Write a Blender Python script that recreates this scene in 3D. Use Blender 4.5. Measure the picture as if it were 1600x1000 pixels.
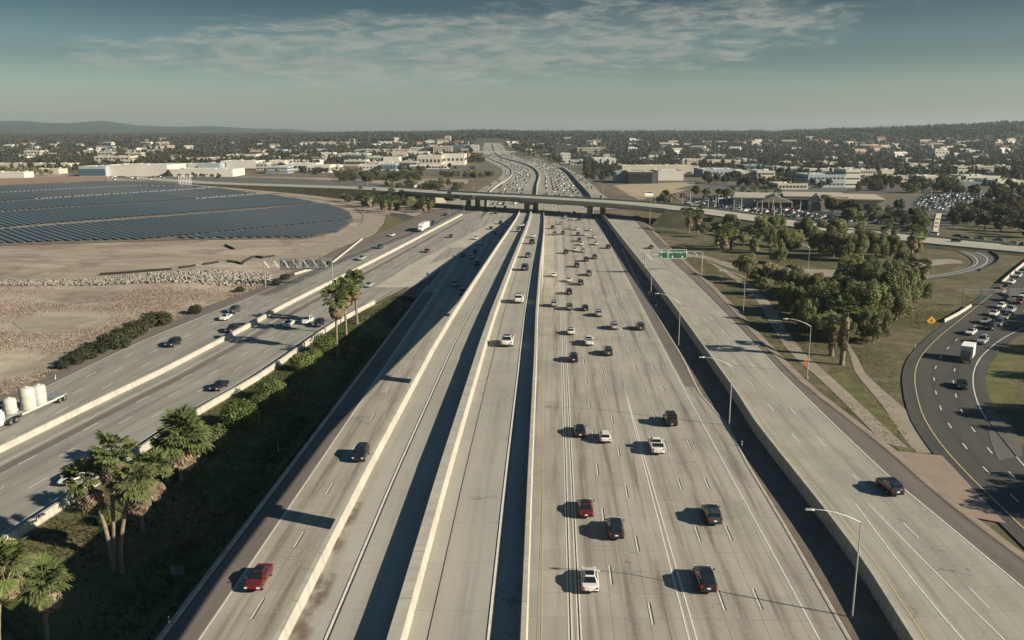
import bpy, bmesh, math, random
import numpy as np
from mathutils import Vector, Matrix
from mathutils import noise as mnoise
R = math.radians
for o in list(bpy.data.objects):
    bpy.data.objects.remove(o)
SC = bpy.context.scene
COL = SC.collection
# ------------------------------------------------------------------ camera
F, CH, PITCH = 1320.0, 46.0, 12.31
cam_d = bpy.data.cameras.new('camera')
cam = bpy.data.objects.new('camera', cam_d)
COL.objects.link(cam)
cam.location = (0, 0, CH)
cam.rotation_euler = (R(90 - PITCH), 0, 0)
cam_d.sensor_width = 36
cam_d.lens = 36 * F / 1600
cam_d.clip_start = .5
cam_d.clip_end = 40000
SC.camera = cam
# ------------------------------------------------------------------ sky
SUN_EL, SUN_AZ = 24.0, 22.0          # azimuth: degrees behind the +X axis
w = bpy.data.worlds.new('World')
SC.world = w
w.use_nodes = True
nt = w.node_tree
nt.nodes.clear()
def wn(t, **k):
    n = nt.nodes.new(t)
    for a, b in k.items():
        setattr(n, a, b)
    return n
sky = wn('ShaderNodeTexSky', sky_type='NISHITA', sun_disc=False)
sky.sun_elevation = R(SUN_EL)
sky.sun_rotation = R(90 + SUN_AZ)
sky.altitude = 100
sky.air_density = 1.0
sky.dust_density = 1.6
sky.ozone_density = 1.5
hsv = wn('ShaderNodeHueSaturation')
hsv.inputs['Hue'].default_value = .468
hsv.inputs['Saturation'].default_value = .78
hsv.inputs['Value'].default_value = 1.0
nt.links.new(sky.outputs[0], hsv.inputs['Color'])
tint = wn('ShaderNodeMix', data_type='RGBA', blend_type='MULTIPLY')
tint.inputs[0].default_value = 1
tint.inputs[7].default_value = (.98, 1.0, .86, 1)
nt.links.new(hsv.outputs[0], tint.inputs[6])
# thin high clouds: project the view ray on a flat layer, stretched sideways
tc = wn('ShaderNodeTexCoord')
sep = wn('ShaderNodeSeparateXYZ')
nt.links.new(tc.outputs['Generated'], sep.inputs[0])
def wm(op, a, b=None, c=None):
    n = wn('ShaderNodeMath', operation=op)
    for i, v in enumerate((a, b, c)):
        if v is None: continue
        if isinstance(v, (int, float)): n.inputs[i].default_value = v
        else: nt.links.new(v, n.inputs[i])
    return n.outputs[0]
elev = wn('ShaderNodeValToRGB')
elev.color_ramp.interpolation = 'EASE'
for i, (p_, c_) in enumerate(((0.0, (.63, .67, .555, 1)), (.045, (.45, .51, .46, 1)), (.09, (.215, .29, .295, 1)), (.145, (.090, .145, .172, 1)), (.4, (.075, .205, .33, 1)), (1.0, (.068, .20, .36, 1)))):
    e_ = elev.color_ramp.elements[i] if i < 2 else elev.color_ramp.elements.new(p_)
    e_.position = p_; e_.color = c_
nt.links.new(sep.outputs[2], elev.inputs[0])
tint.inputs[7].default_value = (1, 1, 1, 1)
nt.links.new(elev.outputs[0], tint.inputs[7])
CLOUD_SHIFT = 0.3
zz = wm('MAXIMUM', sep.outputs[2], .012)
den = wm('ADD', zz, .10)
cx = wm('DIVIDE', sep.outputs[0], den)
cy = wm('DIVIDE', sep.outputs[1], den)
def cloud_noise(sx, sy, off, scale, det, rough):
    cmb = wn('ShaderNodeCombineXYZ')
    nt.links.new(wm('MULTIPLY_ADD', cx, sx, CLOUD_SHIFT * sx), cmb.inputs[0])
    nt.links.new(wm('MULTIPLY', cy, sy), cmb.inputs[1])
    cmb.inputs[2].default_value = off
    n = wn('ShaderNodeTexNoise')
    n.inputs['Scale'].default_value = scale
    n.inputs['Distortion'].default_value = .35
    n.inputs['Detail'].default_value = det
    n.inputs['Roughness'].default_value = rough
    nt.links.new(cmb.outputs[0], n.inputs['Vector'])
    return n.outputs[0]
big = cloud_noise(.62, 1.05, 14.2, .62, 2.5, .5)
fine = cloud_noise(1.1, 1.1, 7.7, 3.6, 9, .68)
def wramp(v, a, b):
    n = wn('ShaderNodeMapRange', interpolation_type='SMOOTHSTEP')
    nt.links.new(v, n.inputs[0])
    n.inputs[1].default_value = a
    n.inputs[2].default_value = b
    return n.outputs[0]
# one bank of thin cloud stands ahead of the road; thinner wisps are scattered over the rest of the sky
az = wm('ARCTAN2', sep.outputs[0], sep.outputs[1])
ea = wm('POWER', wm('ABSOLUTE', wm('DIVIDE', wm('ADD', az, .05), .39)), 2.0)
ee = wm('POWER', wm('ABSOLUTE', wm('DIVIDE', wm('SUBTRACT', wm('MULTIPLY_ADD', az, -.045, sep.outputs[2]), .100), .040)), 2.0)
ell = wm('ADD', wm('ADD', ea, ee), wm('MULTIPLY_ADD', fine, -3.0, 1.5))
ell = wm('ADD', ell, wm('MULTIPLY_ADD', big, -2.2, 1.1))
bank = wm('MULTIPLY', wramp(ell, 1.25, .15), wm('MULTIPLY_ADD', wramp(fine, .38, .64), .72, .28))
wisp = wm('MULTIPLY', wramp(big, .52, .70), wramp(fine, .42, .70))
cl = wm('MAXIMUM', wm('MULTIPLY', bank, .66), wm('MULTIPLY', wisp, .28))
cmix = wn('ShaderNodeMix', data_type='RGBA')
nt.links.new(cl, cmix.inputs[0])
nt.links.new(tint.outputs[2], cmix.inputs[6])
cmix.inputs[7].default_value = (2.35, 2.4, 2.05, 1)
bg = wn('ShaderNodeBackground')
bg.inputs[1].default_value = .095
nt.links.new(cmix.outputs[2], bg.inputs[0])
wo = wn('ShaderNodeOutputWorld')
nt.links.new(bg.outputs[0], wo.inputs[0])
# ------------------------------------------------------------------ sun
sd = bpy.data.lights.new('sun', 'SUN')
sd.energy = 5.0
sd.angle = R(.5)
sd.color = (1.0, .895, .71)
sun = bpy.data.objects.new('sun', sd)
COL.objects.link(sun)
to_sun = Vector((math.cos(R(SUN_AZ)) * math.cos(R(SUN_EL)), -math.sin(R(SUN_AZ)) * math.cos(R(SUN_EL)), math.sin(R(SUN_EL))))
sun.rotation_euler = to_sun.to_track_quat('Z', 'Y').to_euler()
sun.location = to_sun * 300
SC.view_settings.view_transform = 'Standard'
SC.view_settings.look = 'None'
SC.view_settings.gamma = 1
SC.view_settings.use_curve_mapping = False
SC.view_settings.exposure = 0.86
SC.cycles.use_denoising = True
SC.cycles.max_bounces = 5
SC.cycles.volume_bounces = 0
SC.cycles.transparent_max_bounces = 8

# ================================================================== helpers
_cp, _sp = math.cos(R(PITCH)), math.sin(R(PITCH))
def P(px, py, z=0.0):
    """point of the place at height z that the pixel (1600 x 1000 photo) looks at"""
    u, v = (px - 800) / F, (py - 500) / F
    dx, dy, dz = u, _cp - v * _sp, -_sp - v * _cp
    t = (z - CH) / dz
    return Vector((dx * t, dy * t, z))
def Yof(py, z=0.0):
    return P(800, py, z).y
def zat(py, Y):
    """height seen at row py at distance Y"""
    v = (py - 500) / F
    return CH + Y * (-_sp - v * _cp) / (_cp - v * _sp)
def xat(px, py, Y):
    u, v = (px - 800) / F, (py - 500) / F
    return u * Y / (_cp - v * _sp)
def lerp(a, b, t): return a + (b - a) * t
def pw(pts):
    ys = [p[0] for p in pts]; xs = [p[1] for p in pts]
    return lambda y: np.interp(y, ys, xs)
def sstep(a, b, v):
    t = np.clip((v - a) / (b - a), 0, 1)
    return t * t * (3 - 2 * t)

def tag(o, label=None, cat=None, group=None, kind=None):
    if label: o['label'] = label
    if cat: o['category'] = cat
    if group: o['group'] = group
    if kind: o['kind'] = kind
    return o
def empty(name, loc, rz=0.0, label=None, cat=None, group=None):
    o = bpy.data.objects.new(name, None)
    COL.objects.link(o)
    o.empty_display_size = .2
    o.location = loc
    o.rotation_euler = (0, 0, rz)
    return tag(o, label, cat, group)
def link(name, me, parent=None, loc=None, rot=None, scale=None):
    o = bpy.data.objects.new(name, me)
    COL.objects.link(o)
    if parent: o.parent = parent
    if loc is not None: o.location = loc
    if rot is not None: o.rotation_euler = rot
    if scale is not None: o.scale = scale
    return o

class MB:
    """collects faces; build() links them as ONE mesh object"""
    def __init__(s): s.v, s.f, s.m, s.uv, s.mats = [], [], [], [], []
    def mi(s, m):
        if m not in s.mats: s.mats.append(m)
        return s.mats.index(m)
    def face(s, pts, m=None, uv=None):
        n = len(s.v)
        s.v += [tuple(p) for p in pts]
        s.f.append(tuple(range(n, n + len(pts))))
        s.m.append(s.mi(m)); s.uv.append(uv)
    def grid(s, rows, m=None, closed=False, uvs=None):
        """rows of equal length joined by quads"""
        n = len(s.v); k = len(rows[0]); i = s.mi(m)
        for r in rows: s.v += [tuple(p) for p in r]
        for a in range(len(rows) - 1):
            for b in range(k if closed else k - 1):
                c = (b + 1) % k
                s.f.append((n + a * k + b, n + a * k + c, n + (a + 1) * k + c, n + (a + 1) * k + b))
                s.m.append(i)
                s.uv.append(None if uvs is None else (uvs[a][b], uvs[a][c], uvs[a + 1][c], uvs[a + 1][b]))
    def cap(s, ring, m=None, flip=False):
        s.face(ring[::-1] if flip else ring, m)
    def box(s, c, d, m=None, rz=0.0, taper=1.0):
        x, y, z = d[0] / 2, d[1] / 2, d[2] / 2
        ca, sa = math.cos(rz), math.sin(rz)
        q = []
        for zz, k in ((-z, 1.0), (z, taper)):
            for a, b in ((-x, -y), (x, -y), (x, y), (-x, y)):
                a *= k; b *= k
                q.append((c[0] + a * ca - b * sa, c[1] + a * sa + b * ca, c[2] + zz))
        n = len(s.v); s.v += q; i = s.mi(m)
        for f in ((3, 2, 1, 0), (4, 5, 6, 7), (0, 1, 5, 4), (1, 2, 6, 5), (2, 3, 7, 6), (3, 0, 4, 7)):
            s.f.append(tuple(n + j for j in f)); s.m.append(i); s.uv.append(None)
    def tube(s, pts, rad, m=None, n=6, cap=True):
        pts = [Vector(p) for p in pts]
        if not isinstance(rad, (list, tuple)): rad = [rad] * len(pts)
        rows = []
        for i, p in enumerate(pts):
            t = (pts[min(i + 1, len(pts) - 1)] - pts[max(i - 1, 0)]).normalized()
            a = t.cross(Vector((0, 0, 1)))
            if a.length < .05: a = Vector((1, 0, 0))
            a.normalize(); b = t.cross(a)
            rows.append([p + (a * math.cos(k * 2 * math.pi / n) + b * math.sin(k * 2 * math.pi / n)) * rad[i] for k in range(n)])
        s.grid(rows, m, True)
        if cap: s.cap(rows[0], m, True); s.cap(rows[-1], m)
    def mesh(s, name, smooth=False):
        me = bpy.data.meshes.new(name)
        me.from_pydata(s.v, [], s.f)
        for m in s.mats:
            me.materials.append(m)
        me.polygons.foreach_set('material_index', s.m)
        if any(u is not None for u in s.uv):
            lay = me.uv_layers.new(name='UVMap')
            flat = []
            for f, u in zip(s.f, s.uv):
                for k in range(len(f)):
                    flat += list(u[k]) if u is not None else [0, 0]
            lay.data.foreach_set('uv', flat)
        if smooth: me.polygons.foreach_set('use_smooth', [True] * len(s.f))
        me.update()
        return me
    def build(s, name, parent=None, loc=None, rot=None, smooth=False):
        return link(name, s.mesh(name, smooth), parent, loc, rot)
def sharp(me, deg=38):
    me.polygons.foreach_set('use_smooth', [True] * len(me.polygons))
    try: me.set_sharp_from_angle(angle=R(deg))
    except Exception: pass
    return me
def np_mesh(name, V, Fc, mats, mi=None, smooth=False):
    """V (n,3) array, Fc (m,k) array of one face size"""
    me = bpy.data.meshes.new(name)
    k = Fc.shape[1]
    me.vertices.add(len(V)); me.vertices.foreach_set('co', np.ascontiguousarray(V, dtype=np.float32).ravel())
    me.loops.add(Fc.size); me.loops.foreach_set('vertex_index', np.ascontiguousarray(Fc, dtype=np.int32).ravel())
    me.polygons.add(len(Fc)); me.polygons.foreach_set('loop_start', np.arange(0, Fc.size, k, dtype=np.int32))
    try: me.polygons.foreach_set('loop_total', np.full(len(Fc), k, dtype=np.int32))
    except Exception: pass
    for m in mats: me.materials.append(m)
    if mi is not None: me.polygons.foreach_set('material_index', np.ascontiguousarray(mi, dtype=np.int32))
    if smooth: me.polygons.foreach_set('use_smooth', np.ones(len(Fc), dtype=bool))
    me.update(calc_edges=True)
    me.validate()
    return me

def smooth_line(pts, step=6.0):
    """Catmull-Rom through 2D/3D points, resampled"""
    p = [Vector((q[0], q[1], q[2] if len(q) > 2 else 0)) for q in pts]
    if len(p) == 2: p = [p[0], (p[0] + p[1]) / 2, p[1]]
    e = [p[0] * 2 - p[1]] + p + [p[-1] * 2 - p[-2]]
    out = []
    for i in range(1, len(e) - 2):
        a, b, c, d = e[i - 1:i + 3]
        n = max(2, int((c - b).length / step))
        # centripetal-ish: chord-scaled tangents stop overshoot on uneven spacing
        lb = (c - b).length
        t1 = ((c - a) / max((c - a).length, 1e-6)) * lb
        t2 = ((d - b) / max((d - b).length, 1e-6)) * lb
        for k in range(n):
            t = k / n
            out.append(b * (2 * t**3 - 3 * t * t + 1) + t1 * (t**3 - 2 * t * t + t) + c * (-2 * t**3 + 3 * t * t) + t2 * (t**3 - t * t))
    out.append(p[-1])
    return out
def resample(line, n):
    d = [0]
    for a, b in zip(line, line[1:]): d.append(d[-1] + (b - a).length)
    t = np.linspace(0, d[-1], n)
    A = np.array([tuple(q) for q in line])
    return [Vector((np.interp(s, d, A[:, 0]), np.interp(s, d, A[:, 1]), np.interp(s, d, A[:, 2]))) for s in t], t
def offset(line, d):
    out = []
    for i, p in enumerate(line):
        t = line[min(i + 1, len(line) - 1)] - line[max(i - 1, 0)]
        n = Vector((t.y, -t.x, 0)).normalized()      # to the right of travel
        out.append(p + n * d)
    return out
def px_line(pts, z=0.0, step=6.0):
    return smooth_line([P(a, b, z) for a, b in pts], step)
def xline(fx, y0, y1, z=0.0, step=5.0):
    """line from x = fx(Y)"""
    n = max(2, int((y1 - y0) / step)) + 1
    return [Vector((float(fx(y)), y, z if not callable(z) else float(z(y)))) for y in np.linspace(y0, y1, n)]
# ================================================================== materials
class NT:
    def __init__(s, name):
        s.m = bpy.data.materials.new(name); s.m.use_nodes = True
        s.t = s.m.node_tree; s.t.nodes.clear()
        s.out = s.n('ShaderNodeOutputMaterial')
        s.b = s.n('ShaderNodeBsdfPrincipled')
        s.t.links.new(s.b.outputs[0], s.out.inputs[0])
    def n(s, t, **k):
        x = s.t.nodes.new(t)
        for a, b in k.items(): setattr(x, a, b)
        return x
    def put(s, inp, v):
        if isinstance(v, bpy.types.NodeSocket): s.t.links.new(v, inp)
        elif isinstance(v, tuple) and len(v) == 3 and inp.type == 'RGBA': inp.default_value = (*v, 1)
        else: inp.default_value = v
    def set(s, **k):
        for a, v in k.items(): s.put(s.b.inputs[a.replace('_', ' ')], v)
    def math(s, op, a, b=None, c=None, clamp=False):
        x = s.n('ShaderNodeMath', operation=op, use_clamp=clamp)
        for i, v in enumerate((a, b, c)):
            if v is not None: s.put(x.inputs[i], v)
        return x.outputs[0]
    def mix(s, f, a, b, mode='MIX'):
        x = s.n('ShaderNodeMix', data_type='RGBA', blend_type=mode)
        s.put(x.inputs[0], f); s.put(x.inputs[6], a); s.put(x.inputs[7], b)
        return x.outputs[2]
    def ramp(s, v, a, b, lo=0.0, hi=1.0):
        x = s.n('ShaderNodeMapRange', interpolation_type='SMOOTHSTEP')
        s.put(x.inputs[0], v)
        for i, q in enumerate((a, b, lo, hi)): x.inputs[i + 1].default_value = q
        return x.outputs[0]
    def obj(s): return s.n('ShaderNodeTexCoord').outputs['Object']
    def pos(s): return s.n('ShaderNodeNewGeometry').outputs['Position']
    def uv(s): return s.n('ShaderNodeTexCoord').outputs['UV']
    def sc(s, vec, x, y, z=1.0, loc=(0, 0, 0)):
        q = s.n('ShaderNodeMapping'); q.inputs['Scale'].default_value = (x, y, z); q.inputs['Location'].default_value = loc
        s.t.links.new(vec, q.inputs[0]); return q.outputs[0]
    def noise(s, vec, scale, det=4, rough=.55, dist=0.0):
        q = s.n('ShaderNodeTexNoise')
        s.t.links.new(vec, q.inputs['Vector'])
        q.inputs['Scale'].default_value = scale; q.inputs['Detail'].default_value = det
        q.inputs['Roughness'].default_value = rough; q.inputs['Distortion'].default_value = dist
        return q.outputs[0]
    def rnd(s): return s.n('ShaderNodeObjectInfo').outputs['Random']
    def bump(s, h, strength=.3, dist=.05):
        q = s.n('ShaderNodeBump'); q.inputs['Strength'].default_value = strength; q.inputs['Distance'].default_value = dist
        s.t.links.new(h, q.inputs['Height']); s.t.links.new(q.outputs[0], s.b.inputs['Normal'])

def road_mat(name, c0, c1, stain, lane_u=0.0, lane_w=3.66, wear=.5, slab=4.6, joints=.3, rough=.85, patches=.0):
    k = NT(name)
    uv = k.uv()
    sep = k.n('ShaderNodeSeparateXYZ'); k.t.links.new(uv, sep.inputs[0])
    u, v = sep.outputs[0], sep.outputs[1]
    streak = k.noise(k.sc(uv, 1.0, .03), 1.6, 5, .6)
    blot = k.noise(k.sc(uv, .16, .045), 1.0, 4, .6)
    grain = k.noise(k.pos(), 2.2, 6, .75)
    col = k.mix(k.ramp(blot, .3, .7), c0, c1)
    # slab to slab tone
    if slab:
        cell = k.n('ShaderNodeCombineXYZ')
        k.put(cell.inputs[0], k.math('FLOOR', k.math('DIVIDE', k.math('ADD', u, lane_u), lane_w)))
        k.put(cell.inputs[1], k.math('FLOOR', k.math('DIVIDE', v, slab)))
        wnz = k.n('ShaderNodeTexWhiteNoise', noise_dimensions='2D'); k.t.links.new(cell.outputs[0], wnz.inputs[0])
        tone = k.math('MULTIPLY_ADD', wnz.outputs[0], .09, .955)
        col = k.mix(1.0, col, tone, 'MULTIPLY') if False else k.mix(k.math('MULTIPLY', k.math('POWER', wnz.outputs[0], 2.0), .34), col, tuple(q * .74 for q in c1))
    # oil and tyre darkening along the lane centres
    ph = k.math('MULTIPLY', k.math('ADD', u, lane_u), 2 * math.pi / lane_w)
    band = k.math('MULTIPLY_ADD', k.math('COSINE', ph), -.5, .5)
    oil = k.math('MULTIPLY', k.math('POWER', band, 2.0), k.ramp(streak, .34, .66))
    oil = k.math('MULTIPLY', oil, k.ramp(k.noise(k.sc(uv, .12, .006, 1, (3, 1, 0)), 1.0, 3), .25, .55))
    col = k.mix(k.math('MULTIPLY', oil, wear), col, stain)
    col = k.mix(k.ramp(streak, .55, .85, 0, .22), col, tuple(q * .62 for q in c1))
    col = k.mix(k.ramp(grain, .35, .75, 0, .28), col, tuple(q * 1.18 for q in c0))
    if joints:
        fr = k.math('FRACT', k.math('DIVIDE', v, slab))
        j = k.math('LESS_THAN', fr, .016)
        fu = k.math('FRACT', k.math('DIVIDE', k.math('ADD', u, lane_u), lane_w))
        j2 = k.math('LESS_THAN', fu, .012)
        jj = k.math('MULTIPLY', k.math('MAXIMUM', k.math('MULTIPLY', j, .55), j2), joints)
        col = k.mix(jj, col, (.07, .065, .06))
    if patches:
        vor = k.n('ShaderNodeTexVoronoi'); k.t.links.new(k.sc(uv, .08, .018), vor.inputs['Vector']); vor.inputs['Scale'].default_value = 1
        col = k.mix(k.math('MULTIPLY', k.ramp(vor.outputs['Color'], .6, .62), patches), col, tuple(q * .8 for q in c1))
    vor = k.n('ShaderNodeTexVoronoi', feature='DISTANCE_TO_EDGE'); vor.inputs['Scale'].default_value = .11
    wob = k.n('ShaderNodeVectorMath', operation='ADD'); k.t.links.new(k.pos(), wob.inputs[0])
    nv_ = k.n('ShaderNodeTexNoise'); nv_.inputs['Scale'].default_value = .5; k.t.links.new(k.pos(), nv_.inputs['Vector'])
    sv = k.n('ShaderNodeVectorMath', operation='SCALE'); k.t.links.new(nv_.outputs[1], sv.inputs[0]); sv.inputs['Scale'].default_value = 2.6
    k.t.links.new(sv.outputs[0], wob.inputs[1]); k.t.links.new(wob.outputs[0], vor.inputs['Vector'])
    ck = k.math('MULTIPLY', k.math('LESS_THAN', vor.outputs['Distance'], .006), k.ramp(blot, .5, .62))
    col = k.mix(k.math('MULTIPLY', ck, .45), col, (.06, .055, .05))
    k.set(Base_Color=col, Roughness=rough)
    k.b.inputs['Specular IOR Level'].default_value = .25
    k.bump(grain, .15, .02)
    return k.m
M = {}
CON0, CON1 = (.36, .335, .285), (.275, .255, .215)
M['main_road'] = road_mat('main_concrete', CON0, CON1, (.125, .102, .088), 0, 3.66, .95, 4.6, .75)
M['ramp_road'] = road_mat('ramp_concrete', (.35, .33, .285), (.295, .278, .24), (.17, .155, .132), 0, 3.7, .5, 6.1, .3)
M['left_road'] = road_mat('left_concrete', (.30, .285, .25), (.215, .205, .18), (.115, .108, .098), 0, 3.66, .7, 4.6, .34)
M['right_road'] = road_mat('right_concrete', (.345, .33, .28), (.27, .258, .215), (.15, .138, .115), 0, 3.66, .6, 4.6, .5)
M['far_road'] = road_mat('far_concrete', (.31, .29, .245), (.25, .232, .20), (.2, .18, .15), 0, 3.66, .5, 0, 0)
M['shoulder'] = road_mat('brown_asphalt_shoulder', (.165, .142, .125), (.125, .108, .096), (.05, .045, .04), 0, 3.66, .2, 0, 0)
M['asphalt'] = road_mat('dark_asphalt', (.078, .074, .066), (.058, .056, .051), (.032, .032, .032), 0, 3.66, .6, 0, 0)
M['grey_asphalt'] = road_mat('grey_asphalt', (.125, .118, .108), (.095, .09, .084), (.065, .06, .056), 0, 3.66, .5, 0, 0)
M['over_road'] = road_mat('overpass_concrete', (.37, .35, .30), (.31, .293, .25), (.16, .15, .13), 0, 3.66, .4, 0, 0)
M['pink_concrete'] = road_mat('pink_gore_concrete', (.30, .225, .175), (.245, .19, .15), (.2, .15, .12), 0, 3.66, .1, 3.0, .3)
M['maroon'] = road_mat('maroon_gore_paving', (.115, .078, .078), (.095, .064, .066), (.07, .05, .05), 0, 3.66, .1, 0, 0)
M['cream_concrete'] = road_mat('pale_gore_concrete', (.42, .385, .32), (.35, .32, .265), (.3, .27, .22), 0, 3.66, .1, 4.6, .15)

def simple(name, c, rough=.8, var=.18, scale=.6, bump=0.0, metal=0.0, spec=.3, dirt=None, coord='pos', seam=0):
    k = NT(name)
    vec = k.pos() if coord == 'pos' else k.obj()
    n = k.noise(vec, scale, 5, .62)
    n2 = k.noise(vec, scale * 7, 4, .6)
    col = k.mix(k.ramp(n, .32, .68), tuple(q * (1 - var) for q in c), tuple(min(1, q * (1 + var)) for q in c))
    col = k.mix(k.ramp(n2, .4, .75, 0, .4), col, tuple(q * (1 - var * 1.3) for q in c))
    if dirt: col = k.mix(k.ramp(k.noise(k.sc(vec, 1, 1, .25), scale * 1.7, 4), .52, .72, 0, .55), col, dirt)
    if seam:
        sx_ = k.n('ShaderNodeSeparateXYZ'); k.t.links.new(k.pos(), sx_.inputs[0])
        col = k.mix(k.math('MULTIPLY', k.math('LESS_THAN', k.math('FRACT', k.math('DIVIDE', sx_.outputs[1], seam)), .018), .5), col, (.09, .08, .07))
        run = k.noise(k.sc(vec, .02, 1.4, .12), 1.0, 4, .6)
        col = k.mix(k.ramp(run, .46, .74, 0, .42), col, tuple(q * .58 for q in c))
    k.set(Base_Color=col, Roughness=rough, Metallic=metal)
    k.b.inputs['Specular IOR Level'].default_value = spec
    if bump: k.bump(n2, bump, .05)
    return k.m
M['barrier'] = simple('barrier_concrete', (.385, .36, .305), .85, .10, .5, .1, dirt=(.33, .30, .25), seam=6.1)
M['barrier_old'] = simple('old_barrier_concrete', (.37, .345, .295), .85, .14, .5, .1, dirt=(.25, .225, .18), seam=6.1)
M['deck'] = simple('deck_concrete', (.34, .32, .275), .85, .12, .3, .1, dirt=(.22, .2, .17))
M['white_paint'] = simple('white_road_paint', (.62, .60, .54), .6, .10, 1.3, dirt=(.40, .38, .33))
M['yellow_paint'] = simple('yellow_road_paint', (.46, .37, .22), .6, .12, 1.3, dirt=(.36, .32, .25))
M['black_paint'] = simple('black_road_paint', (.045, .043, .04), .7, .2, 1.3)
M['dot'] = simple('road_stud', (.03, .03, .03), .6, .1, 2)
M['steel'] = simple('galvanised_steel', (.42, .43, .41), .45, .12, 1.5, metal=.6)
M['grey_pole'] = simple('grey_lamp_pole', (.40, .405, .385), .5, .1, .8, metal=.3)
M['dark_metal'] = simple('dark_metal', (.06, .06, .06), .5, .2, 1)
M['sign_green'] = simple('sign_green', (.028, .105, .072), .45, .06, .4)
M['sign_white'] = simple('sign_white', (.78, .78, .74), .5, .05, 1)
M['sign_back'] = simple('sign_back', (.16, .165, .165), .5, .12, .8, metal=.3)
M['sign_blue'] = simple('sign_blue', (.06, .17, .30), .5, .06, 1)
M['sign_yellow'] = simple('sign_yellow', (.62, .34, .05), .5, .06, 1)
M['orange'] = simple('orange_plastic', (.55, .13, .03), .5, .05, 1)
M['white_tank'] = simple('white_tank', (.46, .45, .40), .4, .08, .9, dirt=(.5, .47, .4))
M['white_truck'] = simple('white_truck_paint', (.62, .61, .57), .4, .04, .6)
M['tyre'] = simple('tyre_rubber', (.022, .022, .022), .85, .2, 3)
M['rim'] = simple('wheel_rim', (.45, .45, .45), .3, .08, 3, metal=.8)
M['rock'] = simple('riprap_rock', (.25, .23, .195), .9, .3, .5, .2)
M['wattle'] = simple('black_silt_fence', (.028, .027, .025), .9, .2, 1)
M['trunk'] = simple('bark', (.13, .10, .072), .95, .3, 2.5, .4)
M['palm_trunk'] = simple('palm_bark', (.20, .165, .125), .95, .3, 4, .5)

def glass(name, c=(.012, .016, .02), rough=.06):
    k = NT(name)
    k.set(Base_Color=c, Roughness=rough); k.b.inputs['Specular IOR Level'].default_value = .6
    return k.m
M['glass'] = glass('car_glass')
M['win_glass'] = glass('window_glass', (.03, .042, .05), .12)
M['blue_glass'] = glass('blue_facade_glass', (.05, .095, .13), .15)
M['dark_facade'] = glass('dark_facade_glass', (.018, .02, .022), .2)
M['lamp_lens'] = simple('headlight_lens', (.62, .62, .6), .15, .03, 1, spec=.6)
M['tail'] = simple('tail_light', (.30, .014, .012), .25, .05, 1, spec=.5)
M['plate'] = simple('number_plate', (.72, .72, .7), .5, .02, 1)
M['trim'] = simple('black_trim', (.02, .02, .02), .5, .1, 1)
def paint(name, c, metal=0.0):
    k = NT(name)
    k.set(Base_Color=c, Roughness=.32, Metallic=metal)
    k.b.inputs['Coat Weight'].default_value = .55
    k.b.inputs['Coat Roughness'].default_value = .06
    return k.m
PAINT = {'white': paint('white_car_paint', (.62, .61, .575)), 'silver': paint('silver_car_paint', (.42, .43, .42), .35),
         'grey': paint('grey_car_paint', (.15, .155, .155), .3), 'black': paint('black_car_paint', (.013, .014, .016)),
         'dark blue': paint('dark_blue_car_paint', (.02, .032, .055)), 'red': paint('red_car_paint', (.105, .013, .013)),
         'tan': paint('tan_car_paint', (.38, .31, .21), .2), 'blue grey': paint('blue_grey_car_paint', (.16, .21, .235), .3),
         'dark grey': paint('dark_grey_car_paint', (.05, .052, .054), .2)}

# ------------------------------------------------------------------ foliage
def leaf_mat(name, a, b, c, scale=.5):
    k = NT(name)
    o = k.obj()
    n = k.noise(o, scale, 3, .6)
    n2 = k.noise(o, scale * 5, 2, .5)
    col = k.mix(k.ramp(n, .34, .66), a, b)
    col = k.mix(k.ramp(n2, .45, .75, 0, .75), col, c)
    r = k.rnd()
    h = k.n('ShaderNodeHueSaturation')
    k.put(h.inputs['Hue'], k.math('MULTIPLY_ADD', r, .03, .485))
    k.put(h.inputs['Saturation'], k.math('MULTIPLY_ADD', r, .25, .85))
    k.put(h.inputs['Value'], k.math('MULTIPLY_ADD', k.math('FRACT', k.math('MULTIPLY', r, 7.31)), .5, .75))
    k.t.links.new(col, h.inputs['Color'])
    k.set(Base_Color=h.outputs[0], Roughness=.7)
    k.b.inputs['Specular IOR Level'].default_value = .15
    tr = k.n('ShaderNodeBsdfTranslucent'); k.t.links.new(h.outputs[0], tr.inputs[0])
    mx = k.n('ShaderNodeMixShader'); mx.inputs[0].default_value = .22
    k.t.links.new(k.b.outputs[0], mx.inputs[1]); k.t.links.new(tr.outputs[0], mx.inputs[2]); k.t.links.new(mx.outputs[0], k.out.inputs[0])
    return k.m
M['pepper_leaf'] = leaf_mat('pepper_tree_leaves', (.085, .102, .044), (.19, .202, .086), (.275, .262, .118), .45)
M['olive_leaf'] = leaf_mat('olive_leaves', (.155, .148, .078), (.25, .232, .12), (.32, .285, .155), .4)
M['green_leaf'] = leaf_mat('green_leaves', (.085, .115, .035), (.17, .205, .065), (.25, .27, .10), .6)
M['dark_leaf'] = leaf_mat('dark_leaves', (.030, .040, .022), (.052, .062, .032), (.075, .078, .04), .4)
M['brown_leaf'] = leaf_mat('brown_leaves', (.082, .058, .036), (.125, .085, .05), (.11, .095, .05), .4)
M['palm_leaf'] = leaf_mat('palm_fronds', (.070, .095, .032), (.125, .148, .052), (.19, .19, .08), .8)
M['palm_dead'] = leaf_mat('dead_palm_fronds', (.19, .145, .10), (.28, .215, .15), (.15, .11, .075), 1.2)
M['shrub_leaf'] = leaf_mat('dark_shrub_leaves', (.034, .042, .022), (.06, .066, .034), (.085, .075, .045), .8)
M['far_leaf'] = leaf_mat('distant_leaves', (.052, .056, .034), (.092, .088, .050), (.125, .105, .062), .06)
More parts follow.
